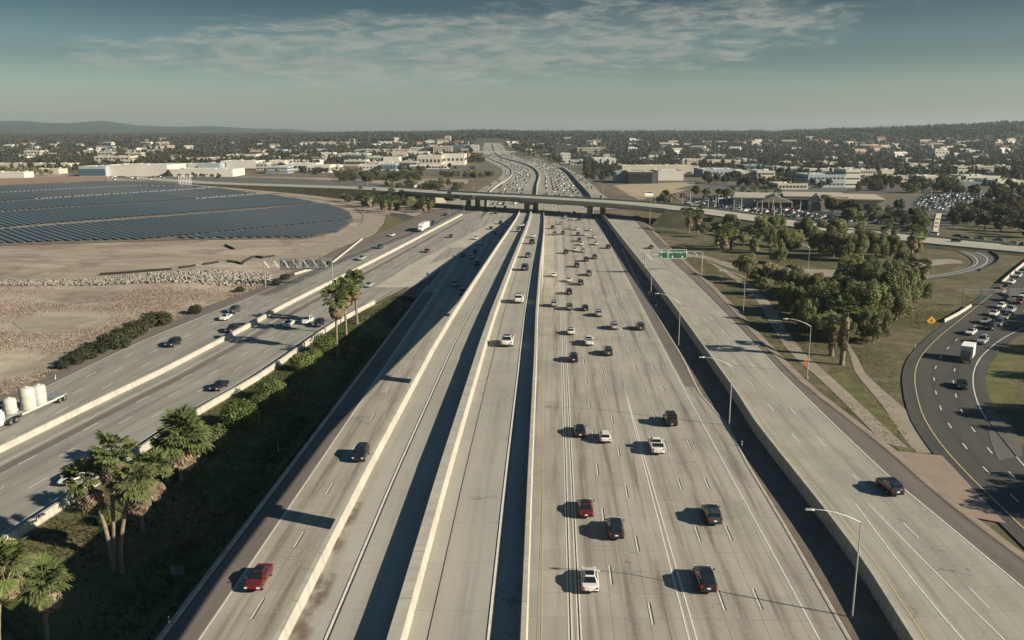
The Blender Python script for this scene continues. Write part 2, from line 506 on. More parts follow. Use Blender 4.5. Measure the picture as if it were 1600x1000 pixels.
M['grass_blade'] = leaf_mat('green_grass_blades', (.045, .062, .02), (.085, .10, .035), (.12, .115, .05), .12)
M['verge_blade'] = leaf_mat('verge_grass_blades', (.11, .115, .05), (.17, .155, .075), (.21, .18, .10), .12)
M['dry_blade'] = leaf_mat('dry_grass_blades', (.26, .20, .155), (.32, .255, .20), (.21, .15, .118), .15)

# ------------------------------------------------------------------ ground: zone colours are what the soil is
k = NT('ground_soil')
at = k.n('ShaderNodeAttribute', attribute_name='zone')
zs = k.n('ShaderNodeSeparateColor'); k.t.links.new(at.outputs['Color'], zs.inputs[0])
p = k.pos()
nb = k.noise(p, .035, 6, .62, .4)
nm = k.noise(p, .22, 6, .66)
nf = k.noise(p, 1.6, 5, .7)
town = k.mix(k.ramp(nb, .35, .65), (.115, .10, .075), (.175, .15, .115))
town = k.mix(k.ramp(nm, .5, .7, 0, .6), town, (.07, .072, .04))
track = k.noise(k.sc(p, .012, .10), 1.0, 5, .6, .3)
tan = k.mix(k.ramp(track, .36, .62), (.36, .312, .248), (.275, .222, .175))
tan = k.mix(k.ramp(nm, .5, .72, 0, .6), tan, (.25, .185, .15))
tan = k.mix(k.math('MULTIPLY', k.ramp(nb, .50, .60), k.ramp(nm, .38, .60, .25, .85)), tan, (.20, .148, .118))
tan = k.mix(k.ramp(nf, .5, .8, 0, .45), tan, (.44, .39, .315))
grass = k.mix(k.ramp(nm, .38, .62), (.052, .066, .024), (.105, .115, .045))
grass = k.mix(k.ramp(nb, .46, .66, 0, .9), grass, (.135, .105, .062))
grass = k.mix(k.ramp(nf, .55, .8, 0, .5), grass, (.16, .15, .075))
dark = k.mix(k.ramp(nm, .35, .65), (.10, .088, .052), (.165, .142, .092))
dark = k.mix(k.ramp(nb, .44, .62, 0, .8), dark, (.082, .085, .04))
dark = k.mix(k.ramp(nf, .6, .8, 0, .5), dark, (.24, .205, .155))
def noisy(s):
    return k.ramp(k.math('ADD', s, k.math('MULTIPLY_ADD', nm, .5, -.25)), .35, .65)
sx = k.n('ShaderNodeSeparateXYZ'); k.t.links.new(p, sx.inputs[0])
town = k.mix(k.ramp(sx.outputs[1], 1500, 3200), town, k.mix(k.ramp(k.noise(p, .004, 5), .35, .65), (.030, .038, .026), (.055, .058, .036)))
col = k.mix(noisy(zs.outputs[0]), town, tan)
col = k.mix(noisy(zs.outputs[1]), col, grass)
col = k.mix(noisy(zs.outputs[2]), col, dark)
k.set(Base_Color=col, Roughness=.95); k.b.inputs['Specular IOR Level'].default_value = .1
k.bump(k.math('ADD', nf, k.math('MULTIPLY', nm, 2.0)), .5, .25)
M['ground'] = k.m
def dirt_mat(name, a, b, c, s=.2):
    k = NT(name); p = k.pos()
    nm = k.noise(p, s, 6, .66); nf = k.noise(p, s * 8, 5, .7)
    col = k.mix(k.ramp(nm, .35, .65), a, b); col = k.mix(k.ramp(nf, .48, .78, 0, .6), col, c)
    k.set(Base_Color=col, Roughness=.95); k.b.inputs['Specular IOR Level'].default_value = .1
    k.bump(nf, .5, .12); return k.m
M['dirt_strip'] = dirt_mat('dirt_between_roads', (.135, .112, .092), (.18, .152, .125), (.098, .082, .07))
M['trail'] = dirt_mat('pale_trail_dirt', (.255, .22, .175), (.31, .27, .215), (.21, .18, .14))
M['bank'] = dirt_mat('slope_soil', (.10, .095, .05), (.16, .135, .085), (.075, .08, .035))
M['bare'] = dirt_mat('bare_tan_lot', (.37, .30, .215), (.32, .255, .18), (.40, .33, .245), .05)
M['red_bare'] = dirt_mat('reddish_bare_soil', (.25, .165, .12), (.29, .20, .145), (.22, .15, .11), .05)
M['green_verge'] = dirt_mat('green_verge', (.085, .095, .04), (.15, .14, .065), (.19, .165, .095), .25)
k = NT('solar_glass'); uvn = k.uv(); sp = k.n('ShaderNodeSeparateXYZ'); k.t.links.new(uvn, sp.inputs[0])
ln = k.math('LESS_THAN', k.math('FRACT', k.math('DIVIDE', sp.outputs[1], 1.02)), .05)
ln2 = k.math('LESS_THAN', k.math('FRACT', sp.outputs[0]), .05)
k.set(Base_Color=k.mix(k.math('MAXIMUM', ln, ln2), k.mix(k.ramp(k.noise(uvn, .3, 3), .35, .65), (.056, .066, .074), (.076, .086, .092)), (.16, .175, .18)), Roughness=.28)
k.b.inputs['Specular IOR Level'].default_value = .5
M['solar'] = k.m
# ================================================================== terrain
def ext(line, a=0.0, b=0.0):
    """prolong a line straight at its start / end"""
    if a: line = [line[0] + (line[0] - line[1]).normalized() * a * k / 12 for k in range(12, 0, -1)] + line
    if b: line = line + [line[-1] + (line[-1] - line[-2]).normalized() * b]
    return line
B3x = pw([(-40, -2.2), (46, .7), (68, 1.5), (112, 3.2), (145, 4.3), (219, 7.3), (286, 10.4), (348, 13.1), (434, 16.4), (527, 19.6)])
RH = pw([(-40, 16), (46, 16), (70, 16.4), (115, 16.2), (148, 14.9), (219, 12), (287, 9.8), (348, 7.3), (434, 3.4), (490, 1.2), (532, .12)])
HOVx = lambda Y: 2.35 + .0503 * Y
NBEx = pw([(-20, 26.0), (70.7, 28.7), (82, 29.2), (146, 31.7), (265, 37.3), (392, 43.2), (470, 47.3), (560, 51.5)])
SBEx = lambda Y: -31.6 + .034 * Y                        # southbound edge line
lf_wall_r = ext(px_line([(0, 855), (113, 782), (302, 651), (403, 592), (525, 507), (585, 474), (640, 446), (732, 402)]), 70)
lf_med = ext(px_line([(0, 706), (175, 620), (252, 583), (400, 505), (436, 484), (540, 431), (622, 389), (722, 336)]), 70)
lf_edge = ext(px_line([(57, 612), (225, 532), (400, 461), (490, 421), (540, 400), (647, 360), (690, 340), (735, 318)]), 70)
lf_out = ext(px_line([(50, 601), (210, 525), (400, 452), (480, 416), (530, 391), (600, 362), (655, 337), (705, 317)]), 70)
nb_curb = ext(px_line([(1325, 1000), (1220, 815), (1165, 723), (1132, 660), (1095, 618), (1065, 558), (1032, 503), (992, 433), (965, 372), (951, 345), (941, 331)]), 60)
RRZ = 1.0                                               # the right carriageway stands a metre higher
rr_wall = ext(px_line([(1432, 1000), (1333, 849), (1180, 656), (1155, 617), (1060, 487), (1017, 430), (975, 377), (950, 345), (938, 330)], RRZ + .9), 60)
rr_wall = [Vector((q.x, q.y, 0)) for q in rr_wall]
rr_edge = ext(px_line([(1600, 920), (1449, 794), (1386, 742), (1218, 580), (1200, 560), (1095, 452), (1030, 390), (1002, 357), (985, 338)], RRZ), 60)
rr_out = ext(px_line([(1600, 880), (1491, 797), (1428, 744), (1381, 702), (1235, 584), (1112, 452), (1072, 415), (1030, 375), (1012, 355), (995, 337)], RRZ), 60)
def xfun(line):
    ys = np.array([q.y for q in line]); xs = np.array([q.x for q in line]); o = np.argsort(ys)
    return lambda y: np.interp(y, ys[o], xs[o])
LFWR, LFED, LFOUT, NBC, RRW, RRE, RRO, LFM = map(xfun, (lf_wall_r, lf_edge, lf_out, nb_curb, rr_wall, rr_edge, rr_out, lf_med))
H3 = pw([(-800, 20), (0, 10), (400, 14), (600, 24), (700, 25), (735, 30), (775, 31), (812, 28), (900, 26), (1200, 27), (1300, 38), (1400, 45), (1450, 52), (1500, 55), (1560, 64), (1600, 66), (2400, 68)])
M9 = pw([(-900, 150), (-300, 165), (-100, 150), (0, 158), (60, 172), (90, 160), (120, 150), (160, 158), (200, 134), (260, 112), (300, 104), (340, 106), (400, 82), (470, 58), (560, 36), (650, 20), (800, 12), (1600, 12), (2600, 12)])
def gz(x, Y):
    x = np.asarray(x, float); Y = np.asarray(Y, float)
    a = 800 + F * x / np.maximum(Y, 60)
    z = -.15 + sstep(1600, 5000, Y) * 32
    rough = 1 + .10 * np.sin(x * .013 + Y * .004) + .07 * np.sin(x * .031 - Y * .01 + 1)
    z = z + H3(a) * sstep(1550, 2900, Y) * rough
    z = z + .85 * M9(a) * (1 + .10 * np.sin(a * .045) + .06 * np.sin(a * .11 + 1)) * sstep(6000, 9000, Y) * (1 + .07 * np.sin(x * .0042) + .05 * np.sin(x * .011 + 2))
    # ditch between the left freeway and the southbound lanes
    xl, xr = LFWR(Y) + .4, SBEx(Y) - 3.2
    t = np.clip((x - xl) / np.maximum(xr - xl, 1.0), 0, 1)
    d = sstep(.30, .62, t) * sstep(1.0, .82, t) * np.clip((xr - xl) / 14, 0, 1)
    z = z - 2.3 * d * sstep(285, 235, Y)
    # loose earth left of the left freeway
    lft = sstep(2, 14, LFOUT(Y) - x) * sstep(352, 300, Y + .1 * np.maximum(0, -x - 130))
    z = z + lft * (.35 * np.sin(x * .11 + Y * .05) + .25 * np.sin(Y * .16 - x * .03) + .25)
    z = z + lft * 1.4 * sstep(6, 30, LFOUT(Y) - x) * sstep(400, 300, Y) * (0.5 + .5 * np.sin(Y * .055 + x * .012))
    # right-hand verge
    rgt = sstep(1.0, 9, x - RRO(Y)) * sstep(700, 500, Y)
    z = z + rgt * (.25 + .22 * np.sin(x * .15 + Y * .04)) * sstep(60, 110, Y) * 0.0 - sstep(-1, 1, x - NBC(Y)) * sstep(1, -1, x - RRW(Y)) * .1
    return z
def gz1(x, Y): return float(gz(x, Y))
def PG(px, py, up=0.0):
    v = (py - 500) / F; u = (px - 800) / F
    ky, kz = _cp - v * _sp, -_sp - v * _cp
    Yq = np.concatenate([np.arange(20, 1200, 2.0), np.arange(1200, 11000, 12.0)])
    zr_ = CH + Yq * kz / ky; xr_ = u * Yq / ky
    below = zr_ <= gz(xr_, Yq) + up
    i = int(np.argmax(below)) if below.any() else len(Yq) - 1
    if i == 0: return P(px, py, 0)
    d0, d1 = [float(zr_[j] - gz1(xr_[j], Yq[j]) - up) for j in (i - 1, i)]
    t = d0 / (d0 - d1) if d0 != d1 else 0
    t = min(1, max(0, t)); Y = lerp(Yq[i - 1], Yq[i], t)
    return Vector((u * Y / ky, Y, gz1(u * Y / ky, Y) + up))
def grid_axis(parts):
    out = [parts[0][0]]
    for a, b, s in parts:
        n = max(1, int(round((b - a) / s)))
        out += list(np.linspace(a, b, n + 1)[1:])
    return np.array(out)
gx = grid_axis([(-9000, -2400, 300), (-2400, -800, 80), (-800, -240, 14), (-240, -130, 4), (-130, 130, 2.2), (130, 260, 5), (260, 800, 18), (800, 2400, 80), (2400, 9000, 300)])
gy = grid_axis([(-120, 30, 15), (30, 300, 2.6), (300, 560, 5), (560, 1200, 20), (1200, 3600, 75), (3600, 12000, 280)])
GX, GY = np.meshgrid(gx, gy)
GZ = gz(GX, GY)
V = np.stack([GX.ravel(), GY.ravel(), GZ.ravel()], 1)
nx, ny = len(gx), len(gy)
idx = np.arange(nx * ny).reshape(ny, nx)
Fc = np.stack([idx[:-1, :-1].ravel(), idx[:-1, 1:].ravel(), idx[1:, 1:].ravel(), idx[1:, :-1].ravel()], 1)
me = np_mesh('ground', V, Fc, [M['ground']], smooth=True)
zr = sstep(-2, 6, LFOUT(GY) - GX) * sstep(1000, 820, GY + .25 * GX)
zg = sstep(-1, 3, GX - LFWR(GY)) * sstep(1, -1, GX - SBEx(GY) + 3) * sstep(300, 210, GY)
zb = sstep(-1, 3, GX - RRO(GY)) * sstep(640, 520, GY) 
zg = np.maximum(zg, zb * (.5 + .5 * np.sin(GX * .09 + 1.3) * np.sin(GY * .07 + GX * .03)) * sstep(60, 90, GX) * .95)
zb = np.maximum(zb, sstep(-1, 1, GX - LFWR(GY)) * sstep(1, -1, GX - SBEx(GY) + 3) * sstep(170, 260, GY))
colr = np.stack([zr.ravel(), zg.ravel(), zb.ravel(), np.ones(nx * ny)], 1).astype(np.float32)
ca = me.color_attributes.new('zone', 'FLOAT_COLOR', 'POINT')
ca.data.foreach_set('color', colr.ravel())
tag(link('ground', me), kind='structure')

# ================================================================== road surfaces
def ribbon(name, left, right, mat, z=0.0, parent=None, n=None, cross=1, u0=0.0, follow=False, kind='structure', zf=None, uref=None):
    """pavement sheet between two lines; UV in metres (u across from the left line, v along)"""
    L = sum((b - a).length for a, b in zip(left, left[1:]))
    n = n or max(3, int(L / 5))
    A, t = resample(left, n); B, _ = resample(right, n)
    mb = MB(); rows, uvs = [], []
    for a, b, v in zip(A, B, t):
        r, uu = [], []
        wd = (b - a).length
        for k in range(cross + 1):
            q = a.lerp(b, k / cross)
            if zf: q.z = float(zf(q.x, q.y)) + z
            elif follow: q.z = gz1(q.x, q.y) + z
            else: q.z = q.z + z
            r.append(q)
            uu.append(((q.x - float(uref(q.y))) if uref else u0 + wd * k / cross, v))
        rows.append(r); uvs.append(uu)
    mb.grid(rows, mat, uvs=uvs)
    o = mb.build(name, parent, smooth=True)
    return tag(o, kind=kind) if kind else o
def paint_line(name, line, wd, mat, z, parent, dash=None, phase=0.0, follow=False):
    mb = MB()
    L = sum((b - a).length for a, b in zip(line, line[1:]))
    if dash:
        on, per = dash
        s = phase
        A, t = resample(line, max(8, int(L / 1.5)))
        X = np.array([tuple(q) for q in A])
        def at(d): return Vector((np.interp(d, t, X[:, 0]), np.interp(d, t, X[:, 1]), np.interp(d, t, X[:, 2])))
        while s + on < L:
            a, b = at(s), at(s + on)
            n_ = Vector(((b - a).y, -(b - a).x, 0)).normalized() * wd / 2
            q = [a - n_, a + n_, b + n_, b - n_]
            for p_ in q: p_.z += z
            mb.face(q, mat)
            s += per
    else:
        A, t = resample(line, max(3, int(L / 5)))
        a, b = offset(A, -wd / 2), offset(A, wd / 2)
        rows = []
        for p_, q in zip(a, b):
            p_ = p_.copy(); q = q.copy()
            for r in (p_, q): r.z = (gz1(r.x, r.y) if follow else r.z) + z
            rows.append([p_, q])
        mb.grid(rows, mat)
    if not mb.f: return None
    o = mb.build(name, parent)
    return tag(o, kind='structure')
Z1 = .018
# --- northbound carriageway (also runs under the viaduct)
nbL = xline(lambda y: SBEx(y) + 18.5, -40, 235) + xline(lambda y: float(B3x(y)) - .3, 245, 545)
nbR = [Vector((float(NBC(y)), y, 0)) for y in np.linspace(-40, 545, len(nbL))]
nb = ribbon('main_freeway_pavement', nbL, nbR, M['main_road'], 0, cross=4, uref=HOVx)
nb_sh = ribbon('asphalt_shoulder', xline(lambda y: float(NBEx(y)) + .5, 152, 545), [Vector((float(NBC(y)), y, 0)) for y in np.linspace(152, 545, 60)], M['shoulder'], .008, nb)
for d in (-.58, -.28, .28, .58):
    paint_line('lane_line', xline(lambda y: HOVx(y) + d, 10, 545), .15, M['white_paint'], Z1, nb)
for d in (-.43, .43):
    paint_line('lane_line', xline(lambda y: HOVx(y) + d, 10, 545), .10, M['black_paint'], Z1, nb)
paint_line('edge_line', xline(lambda y: float(B3x(y)) + 1.15, 10, 500), .14, M['yellow_paint'], Z1, nb)
paint_line('edge_line', xline(lambda y: float(NBEx(y)), 10, 545), .16, M['white_paint'], Z1, nb)
def nb_lane(i):
    base = [4.0, 7.5, 11.0, 14.9, 18.6][i]
    cut = [0, 0, 0, .6, .75][i]
    return lambda y: HOVx(y) + (base - cut * float(sstep(100, 190, y))) * (1 - max(0, y - 150) * .00021)
for i in range(5):
    f_ = nb_lane(i)
    if i == 2:
        apex = 155.0
        paint_line('lane_line', xline(lambda y: f_(y) + .55 * (1 - min(1, y / apex)) * 1.15 + .02, 10, apex, step=3), .17, M['white_paint'], Z1, nb)
        paint_line('lane_line', xline(lambda y: f_(y) - .55 * (1 - min(1, y / apex)) * 1.15 - .02, 10, apex, step=3), .17, M['white_paint'], Z1, nb)
        ln_ = xline(f_, apex, 545)
    else: ln_ = xline(f_, 20, 545)
    ph = [2.2, 9.4, 5.0, 11.8, 12.0][i]
    paint_line('lane_dashes', [q + Vector((.17, 0, 0)) for q in ln_], .13, M['black_paint'], Z1, nb, (3.9, 14.63), ph)
    paint_line('lane_dashes', ln_, .17, M['white_paint'], Z1 + .004, nb, (3.9, 14.63), ph)
# --- southbound carriageway
sbL = xline(lambda y: SBEx(y) - 3.4, -40, 300) + [Vector((float(np.interp(y, [300, 345, 420, 545], [SBEx(300) - 3.4, -24.5, -21, -14])), y, 0)) for y in np.linspace(305, 545, 40)]
sbR = xline(lambda y: SBEx(y) + 18.5, -40, 235) + xline(lambda y: float(B3x(y)) - 14.6, 245, 545)
sb = ribbon('southbound_freeway_pavement', sbL, sbR, M['main_road'], .004, cross=3, uref=SBEx)
ribbon('asphalt_shoulder', xline(lambda y: SBEx(y) - 3.4, -40, 250), xline(lambda y: SBEx(y) - .18, -40, 250), M['shoulder'], .012, sb)
paint_line('edge_line', xline(SBEx, 10, 335), .18, M['white_paint'], Z1 + .004, sb)
for i, d in enumerate((3.65, 7.3, 10.95)):
    ln_ = xline(lambda y: SBEx(y) + d, 20, 540)
    paint_line('lane_dashes', [q + Vector((.17, 0, 0)) for q in ln_], .12, M['black_paint'], Z1 + .004, sb, (3.8, 14.63), [10.3, 3, 7][i])
    paint_line('lane_dashes', ln_, .16, M['white_paint'], Z1 + .008, sb, (3.8, 14.63), [10.3, 3, 7][i])
curb_pts = xline(lambda y: SBEx(y) - 3.55, -40, 262)
def wall_mesh(line, h, wd, zb=0.0, wt=None, mat=None, z0=None, skirt=None):
    """a barrier swept along a line: flared foot, upright top. h may be callable(Y)"""
    wt = wt or wd * .5
    mb = MB(); rows = []
    for i, q in enumerate(line):
        t = line[min(i + 1, len(line) - 1)] - line[max(i - 1, 0)]
        n_ = Vector((t.y, -t.x, 0)).normalized()
        z_ = z0(q.y) if callable(z0) else (q.z + zb)
        hh = h(q.y) if callable(h) else h
        lo = skirt(q.y) if callable(skirt) else z_ - .1
        prof = [(-wd / 2, lo), (-wd / 2, z_ + .10), (-wd / 2 * .8, z_ + hh * .35), (-wt / 2, z_ + hh), (wt / 2, z_ + hh), (wd / 2 * .8, z_ + hh * .35), (wd / 2, z_ + .10), (wd / 2, lo)]
        rows.append([q + n_ * a + Vector((0, 0, b - q.z)) for a, b in prof])
    mb.grid(rows, mat or M['barrier'])
    mb.cap(rows[0], mat or M['barrier'], True); mb.cap(rows[-1], mat or M['barrier'])
    return mb
mb = MB(); rows = []
for q in curb_pts: rows.append([q + Vector((a, 0, b)) for a, b in ((-.5, -.3), (-.5, .12), (-.12, .14), (.1, .02))])
mb.grid(rows, M['barrier_old']); tag(mb.build('concrete_curb'), kind='structure')
# --- left freeway, two carriageways
lfm_r, lfm_l = offset(lf_med, .35), offset(lf_med, -.35)
def cut(line, y0, y1): return [q for q in line if y0 <= q.y <= y1]
lfR = ribbon('left_freeway_inner_pavement', cut(lfm_r, 20, 545), cut(lf_wall_r, 20, 420) + [Vector((-18, 545, 0))], M['left_road'], .008, cross=3)
lfL = ribbon('left_freeway_outer_pavement', cut(offset(lf_out, -.2), 20, 620), cut(lfm_l, 20, 620), M['left_road'], .009, cross=3)
ribbon('asphalt_shoulder', cut(offset(lf_out, -.1), 20, 620), cut(offset(lf_edge, -.15), 20, 620), M['shoulder'], .016, lfL)
ribbon('asphalt_lane', cut(offset(lf_edge, .1), 240, 620), cut(offset(lf_edge, 4.6), 240, 620), M['grey_asphalt'], .016, lfL)
ribbon('asphalt_shoulder', cut(offset(lf_med, 4.3), 20, 480), cut(offset(lf_med, 6.0), 20, 480), M['shoulder'], .016, lfR)
paint_line('edge_line', cut(lf_edge, 25, 600), .17, M['white_paint'], .03, lfL)
paint_line('edge_line', cut(offset(lf_med, -1.2), 25, 520), .13, M['yellow_paint'], .03, lfL)
for d in (3.7, 7.4, 11.1): paint_line('lane_dashes', cut(offset(lf_edge, d), 25, 520), .15, M['white_paint'], .03, lfL, (3.7, 14.63), 3 + d)
paint_line('edge_line', cut(offset(lf_med, 3.6), 25, 520), .13, M['white_paint'], .03, lfR)
paint_line('edge_line', cut(offset(lf_wall_r, -2.3), 25, 420), .15, M['white_paint'], .03, lfR)
for d in (6.3, 10.0, 13.6): 
    paint_line('lane_dashes', cut(offset(lf_med, d), 25, 430), .15, M['white_paint'], .03, lfR, (3.7, 14.63), 1 + d)
def thing_mesh(mb, name, label, cat, group=None, smooth=False):
    return tag(mb.build(name, smooth=smooth), label, cat, group)
o = thing_mesh(wall_mesh(cut(lf_med, 20, 545), 1.0, .85, wt=.62), 'median_barrier', 'pale concrete median barrier between the two carriageways of the left freeway', 'barrier')
o = thing_mesh(wall_mesh(cut(lf_wall_r, 20, 238), .95, .62, wt=.42, skirt=lambda y: -2.0), 'roadside_barrier', 'concrete barrier along the palm side of the left freeway', 'barrier')
gl_ = px_line([(520, 411), (566, 374)]);
thing_mesh(wall_mesh(gl_, .75, .4), 'guard_rail', 'short pale roadside barrier beside the dirt below the solar field', 'barrier')
gl_ = px_line([(460, 430), (508, 415)])
thing_mesh(wall_mesh(gl_, .75, .4), 'guard_rail', 'short pale barrier just past the left gantry at the road edge', 'barrier')
# gore paving
def poly_sheet(name, pts, mat, z, parent=None, kind='structure'):
    mb = MB(); c = [P(a, b, 0) for a, b in pts]
    x0 = min(q.x for q in c); y0 = min(q.y for q in c)
    mb.face([q + Vector((0, 0, z)) for q in c][::-1], mat, [(q.x - x0, q.y - y0) for q in c][::-1])
    me = mb.mesh(name)
    bm = bmesh.new(); bm.from_mesh(me); bmesh.ops.triangulate(bm, faces=bm.faces[:]); bmesh.ops.recalc_face_normals(bm, faces=bm.faces[:])
    for f in bm.faces:
        if f.normal.z < 0: f.normal_flip()
    bm.to_mesh(me); bm.free()
    return tag(link(name, me, parent), kind=kind)
poly_sheet('gore_paving', [(619, 461), (650, 466), (676, 437), (690, 420), (706, 410), (735, 388), (724, 387), (668, 434)], M['maroon'], .02)
poly_sheet('gore_paving', [(560, 492), (668, 435), (735, 388), (758, 366), (793, 345), (775, 345), (722, 372), (640, 414), (585, 449), (640, 449)], M['cream_concrete'], .022)
poly_sheet('pavement_patch', [(668, 414), (742, 387), (725, 387), (700, 387)], M['left_road'], .026)
# --- right carriageway, raised on a low retaining wall
rrz = lambda l: [Vector((q.x, q.y, RRZ)) for q in l]
rr = ribbon('right_carriageway_pavement', cut(rrz(rr_wall), 10, 560), cut(rrz(rr_edge), 10, 560), M['right_road'], .02, cross=3)
rr_sh = ribbon('asphalt_shoulder', cut(rrz(rr_edge), 10, 560), cut(rrz(rr_out), 10, 560), M['shoulder'], .02, rr)
paint_line('edge_line', cut(rrz(offset(rr_wall, 1.5)), 10, 540), .16, M['yellow_paint'], .04, rr)
paint_line('edge_line', cut(rrz(rr_edge), 10, 540), .2, M['white_paint'], .045, rr)
rrw_w = float(RRE(100) - RRW(100))
def rr_mid(t, y0=10, y1=540): return [Vector((lerp(float(RRW(y)), float(RRE(y)), t), y, RRZ)) for y in np.arange(y0, y1, 5.0)]
paint_line('lane_dashes', rr_mid(.63), .16, M['white_paint'], .04, rr, (3.8, 14.63), 6)
paint_line('lane_dashes', rr_mid(.37, 118), .16, M['white_paint'], .04, rr, (3.8, 14.63), 2)
paint_line('lane_line', px_line([(1336, 787), (1400, 873), (1470, 960), (1540, 1040)], RRZ), .17, M['white_paint'], .04, rr)
paint_line('lane_line', px_line([(1356, 787), (1440, 873), (1530, 962), (1600, 1030)], RRZ), .17, M['white_paint'], .04, rr)
# bank down from the raised carriageway
mb = MB(); rows = []
for q in cut(rr_out, 10, 540): rows.append([Vector((q.x, q.y, RRZ + .02)), Vector((q.x + .3, q.y, RRZ + .12)), Vector((q.x + .6, q.y, RRZ)), Vector((q.x + 3.6, q.y, -.4))])
mb.grid(rows, M['dirt_strip']); tag(mb.build('embankment', smooth=True), kind='structure')
RW = cut(rr_wall, 10, 545)
thing_mesh(wall_mesh(RW, lambda y: RRZ + lerp(.75, 1.5, min(1, max(0, (y - 60) / 230))), .55, wt=.34, z0=lambda y: 0.0, skirt=lambda y: -.4), 'retaining_wall', 'long concrete retaining wall under the left edge of the right carriageway', 'wall')
ribbon('dirt_strip', [Vector((float(NBC(y)), y, 0)) for y in np.linspace(-30, 545, 90)], [Vector((float(RRW(y)), y, 0)) for y in np.linspace(-30, 545, 90)], M['dirt_strip'], .0, cross=2)
mb = MB(); rows = []
for q in cut(nb_curb, -20, 545): rows.append([q + Vector((a, 0, b)) for a, b in ((-.1, .015), (-.05, .05), (.22, .06), (.3, .02), (.42, -.05))])
mb.grid(rows, M['barrier_old']); tag(mb.build('concrete_curb'), kind='structure')

# ================================================================== viaduct of the carpool ramps
VY = list(np.arange(-30, 527, 6.0)) + [532.0]
def vline(off, z=0.0): return [Vector((float(B3x(y)) + off, y, float(RH(y)) + z)) for y in VY]
vroot = empty('viaduct', (float(B3x(140)) - 7, 140, 0), 0, 'long concrete carpool viaduct rising toward the viewer above the median', 'viaduct')
inv = Matrix.Translation(-vroot.location)
def under(o, root):
    o.parent = root; o.matrix_parent_inverse = Matrix.Translation(-root.location); return o
under(ribbon('ramp_pavement', vline(-14.4), vline(-7.7), M['ramp_road'], 0, kind=None, cross=1, u0=1.45), vroot)
under(ribbon('ramp_pavement', vline(-7.5), vline(-.1), M['ramp_road'], 0, kind=None, cross=1, u0=2.0), vroot)
for off, wd, yes in ((-12.05, .17, 'w'), (-11.88, .10, 'b'), (-8.35, .15, 'y'), (-5.75, .15, 'y'), (-2.15, .17, 'w'), (-1.98, .10, 'b')):
    under(tag(paint_line('edge_line', vline(off), wd, {'w': M['white_paint'], 'b': M['black_paint'], 'y': M['cream_concrete']}[yes], .05, None), kind='structure'), vroot)['kind'] = 'thing'
def vwall(off, wd, wt, h, skirt=None):
    l = vline(off)
    return wall_mesh([Vector((q.x, q.y, 0)) for q in l], h, wd, wt=wt, z0=lambda y: float(RH(y)), skirt=skirt)
ABUT = 246.0
under(vwall(-14.6, .55, .34, .98).build('parapet'), vroot)
under(vwall(-7.6, 1.05, .82, 1.12).build('median_barrier'), vroot)
under(vwall(0, .5, .32, .92).build('parapet'), vroot)
mb = MB(); rows = []
for y in VY:
    if y > ABUT: continue
    x, z = float(B3x(y)), float(RH(y))
    rows.append([Vector((x + a, y, z + b)) for a, b in ((.25, -.05), (.25, -.6), (-2.4, -.95), (-3.4, -2.4), (-11.2, -2.4), (-12.2, -.95), (-14.85, -.6), (-14.85, -.05))])
mb.grid(rows, M['deck'], closed=True); mb.cap(rows[0], M['deck'], True); mb.cap(rows[-1], M['deck'])
under(mb.build('box_girder'), vroot)
mb = MB(); rows = []
for y in [ABUT] + [q for q in VY if q > ABUT]:
    x, z = float(B3x(y)), float(RH(y))
    rows.append([Vector((x + a, y, b)) for a, b in ((.24, -.3), (.24, z - .02), (-14.84, z - .02), (-14.84, -.3))])
mb.grid(rows, M['barrier_old'], closed=True); mb.cap(rows[0], M['barrier_old'], True); mb.cap(rows[-1], M['barrier_old'])
under(mb.build('retaining_wall'), vroot)
for y in (27, 88, 149, 210):
    x, z = float(B3x(y)), float(RH(y))
    mb = MB()
    mb.box((x - 7.3, y, (z - 2.4) / 2 - .2), (2.7, 1.8, z - 2.0), M['deck'])
    mb.box((x - 7.3, y, z - 2.8), (6.2, 1.9, 1.0), M['deck'])
    under(mb.build('pier'), vroot)

def on_ramp_height(px, py):
    h = 10.0
    for _ in range(40): h = lerp(h, float(RH(P(px, py, h).y)), .5)
    return P(px, py, h)

# ================================================================== overpass road and bridge
OV = [(-430, 965, .1), (-300, 842, .8), (-160, 712, 4.6), (-100, 645, 6.8), (-41, 572, 8.0), (12, 529, 8.3), (66, 486, 8.0), (100, 452, 6.8), (139, 413, 3.6), (177, 374, 1.3), (211, 341, .5), (262, 292, .25), (330, 226, .2)]
ovl = smooth_line(OV, 5)
OVX = np.array([tuple(q) for q in ovl])
OVW = 14.0
def near_ov(x, y):
    d = (OVX[:, 0] - x) ** 2 + (OVX[:, 1] - y) ** 2; i = int(d.argmin()); return i, math.sqrt(d[i])
ovf, ovn = offset(ovl, -OVW), offset(ovl, OVW)
ov = ribbon('overpass_road', ovf, ovn, M['over_road'], 0, n=260, cross=4)
for d in (-OVW + 1.6, OVW - 1.6): paint_line('edge_line', offset(ovl, d), .16, M['white_paint'], .03, ov)
for d in (-.3, .3): paint_line('centre_line', offset(ovl, d), .14, M['yellow_paint'], .03, ov)
for d in (-8.2, -4.6, 4.6, 8.2): paint_line('lane_dashes', offset(ovl, d), .15, M['white_paint'], .03, ov, (3.6, 14.6), 2)
br0, br1 = near_ov(-66, 600)[0], near_ov(92, 460)[0]
bl = ovl[br0:br1 + 1]
broot = empty('road_bridge', (12, 529, 0), 0, 'wide grey concrete road bridge crossing the freeway on three piers', 'bridge')
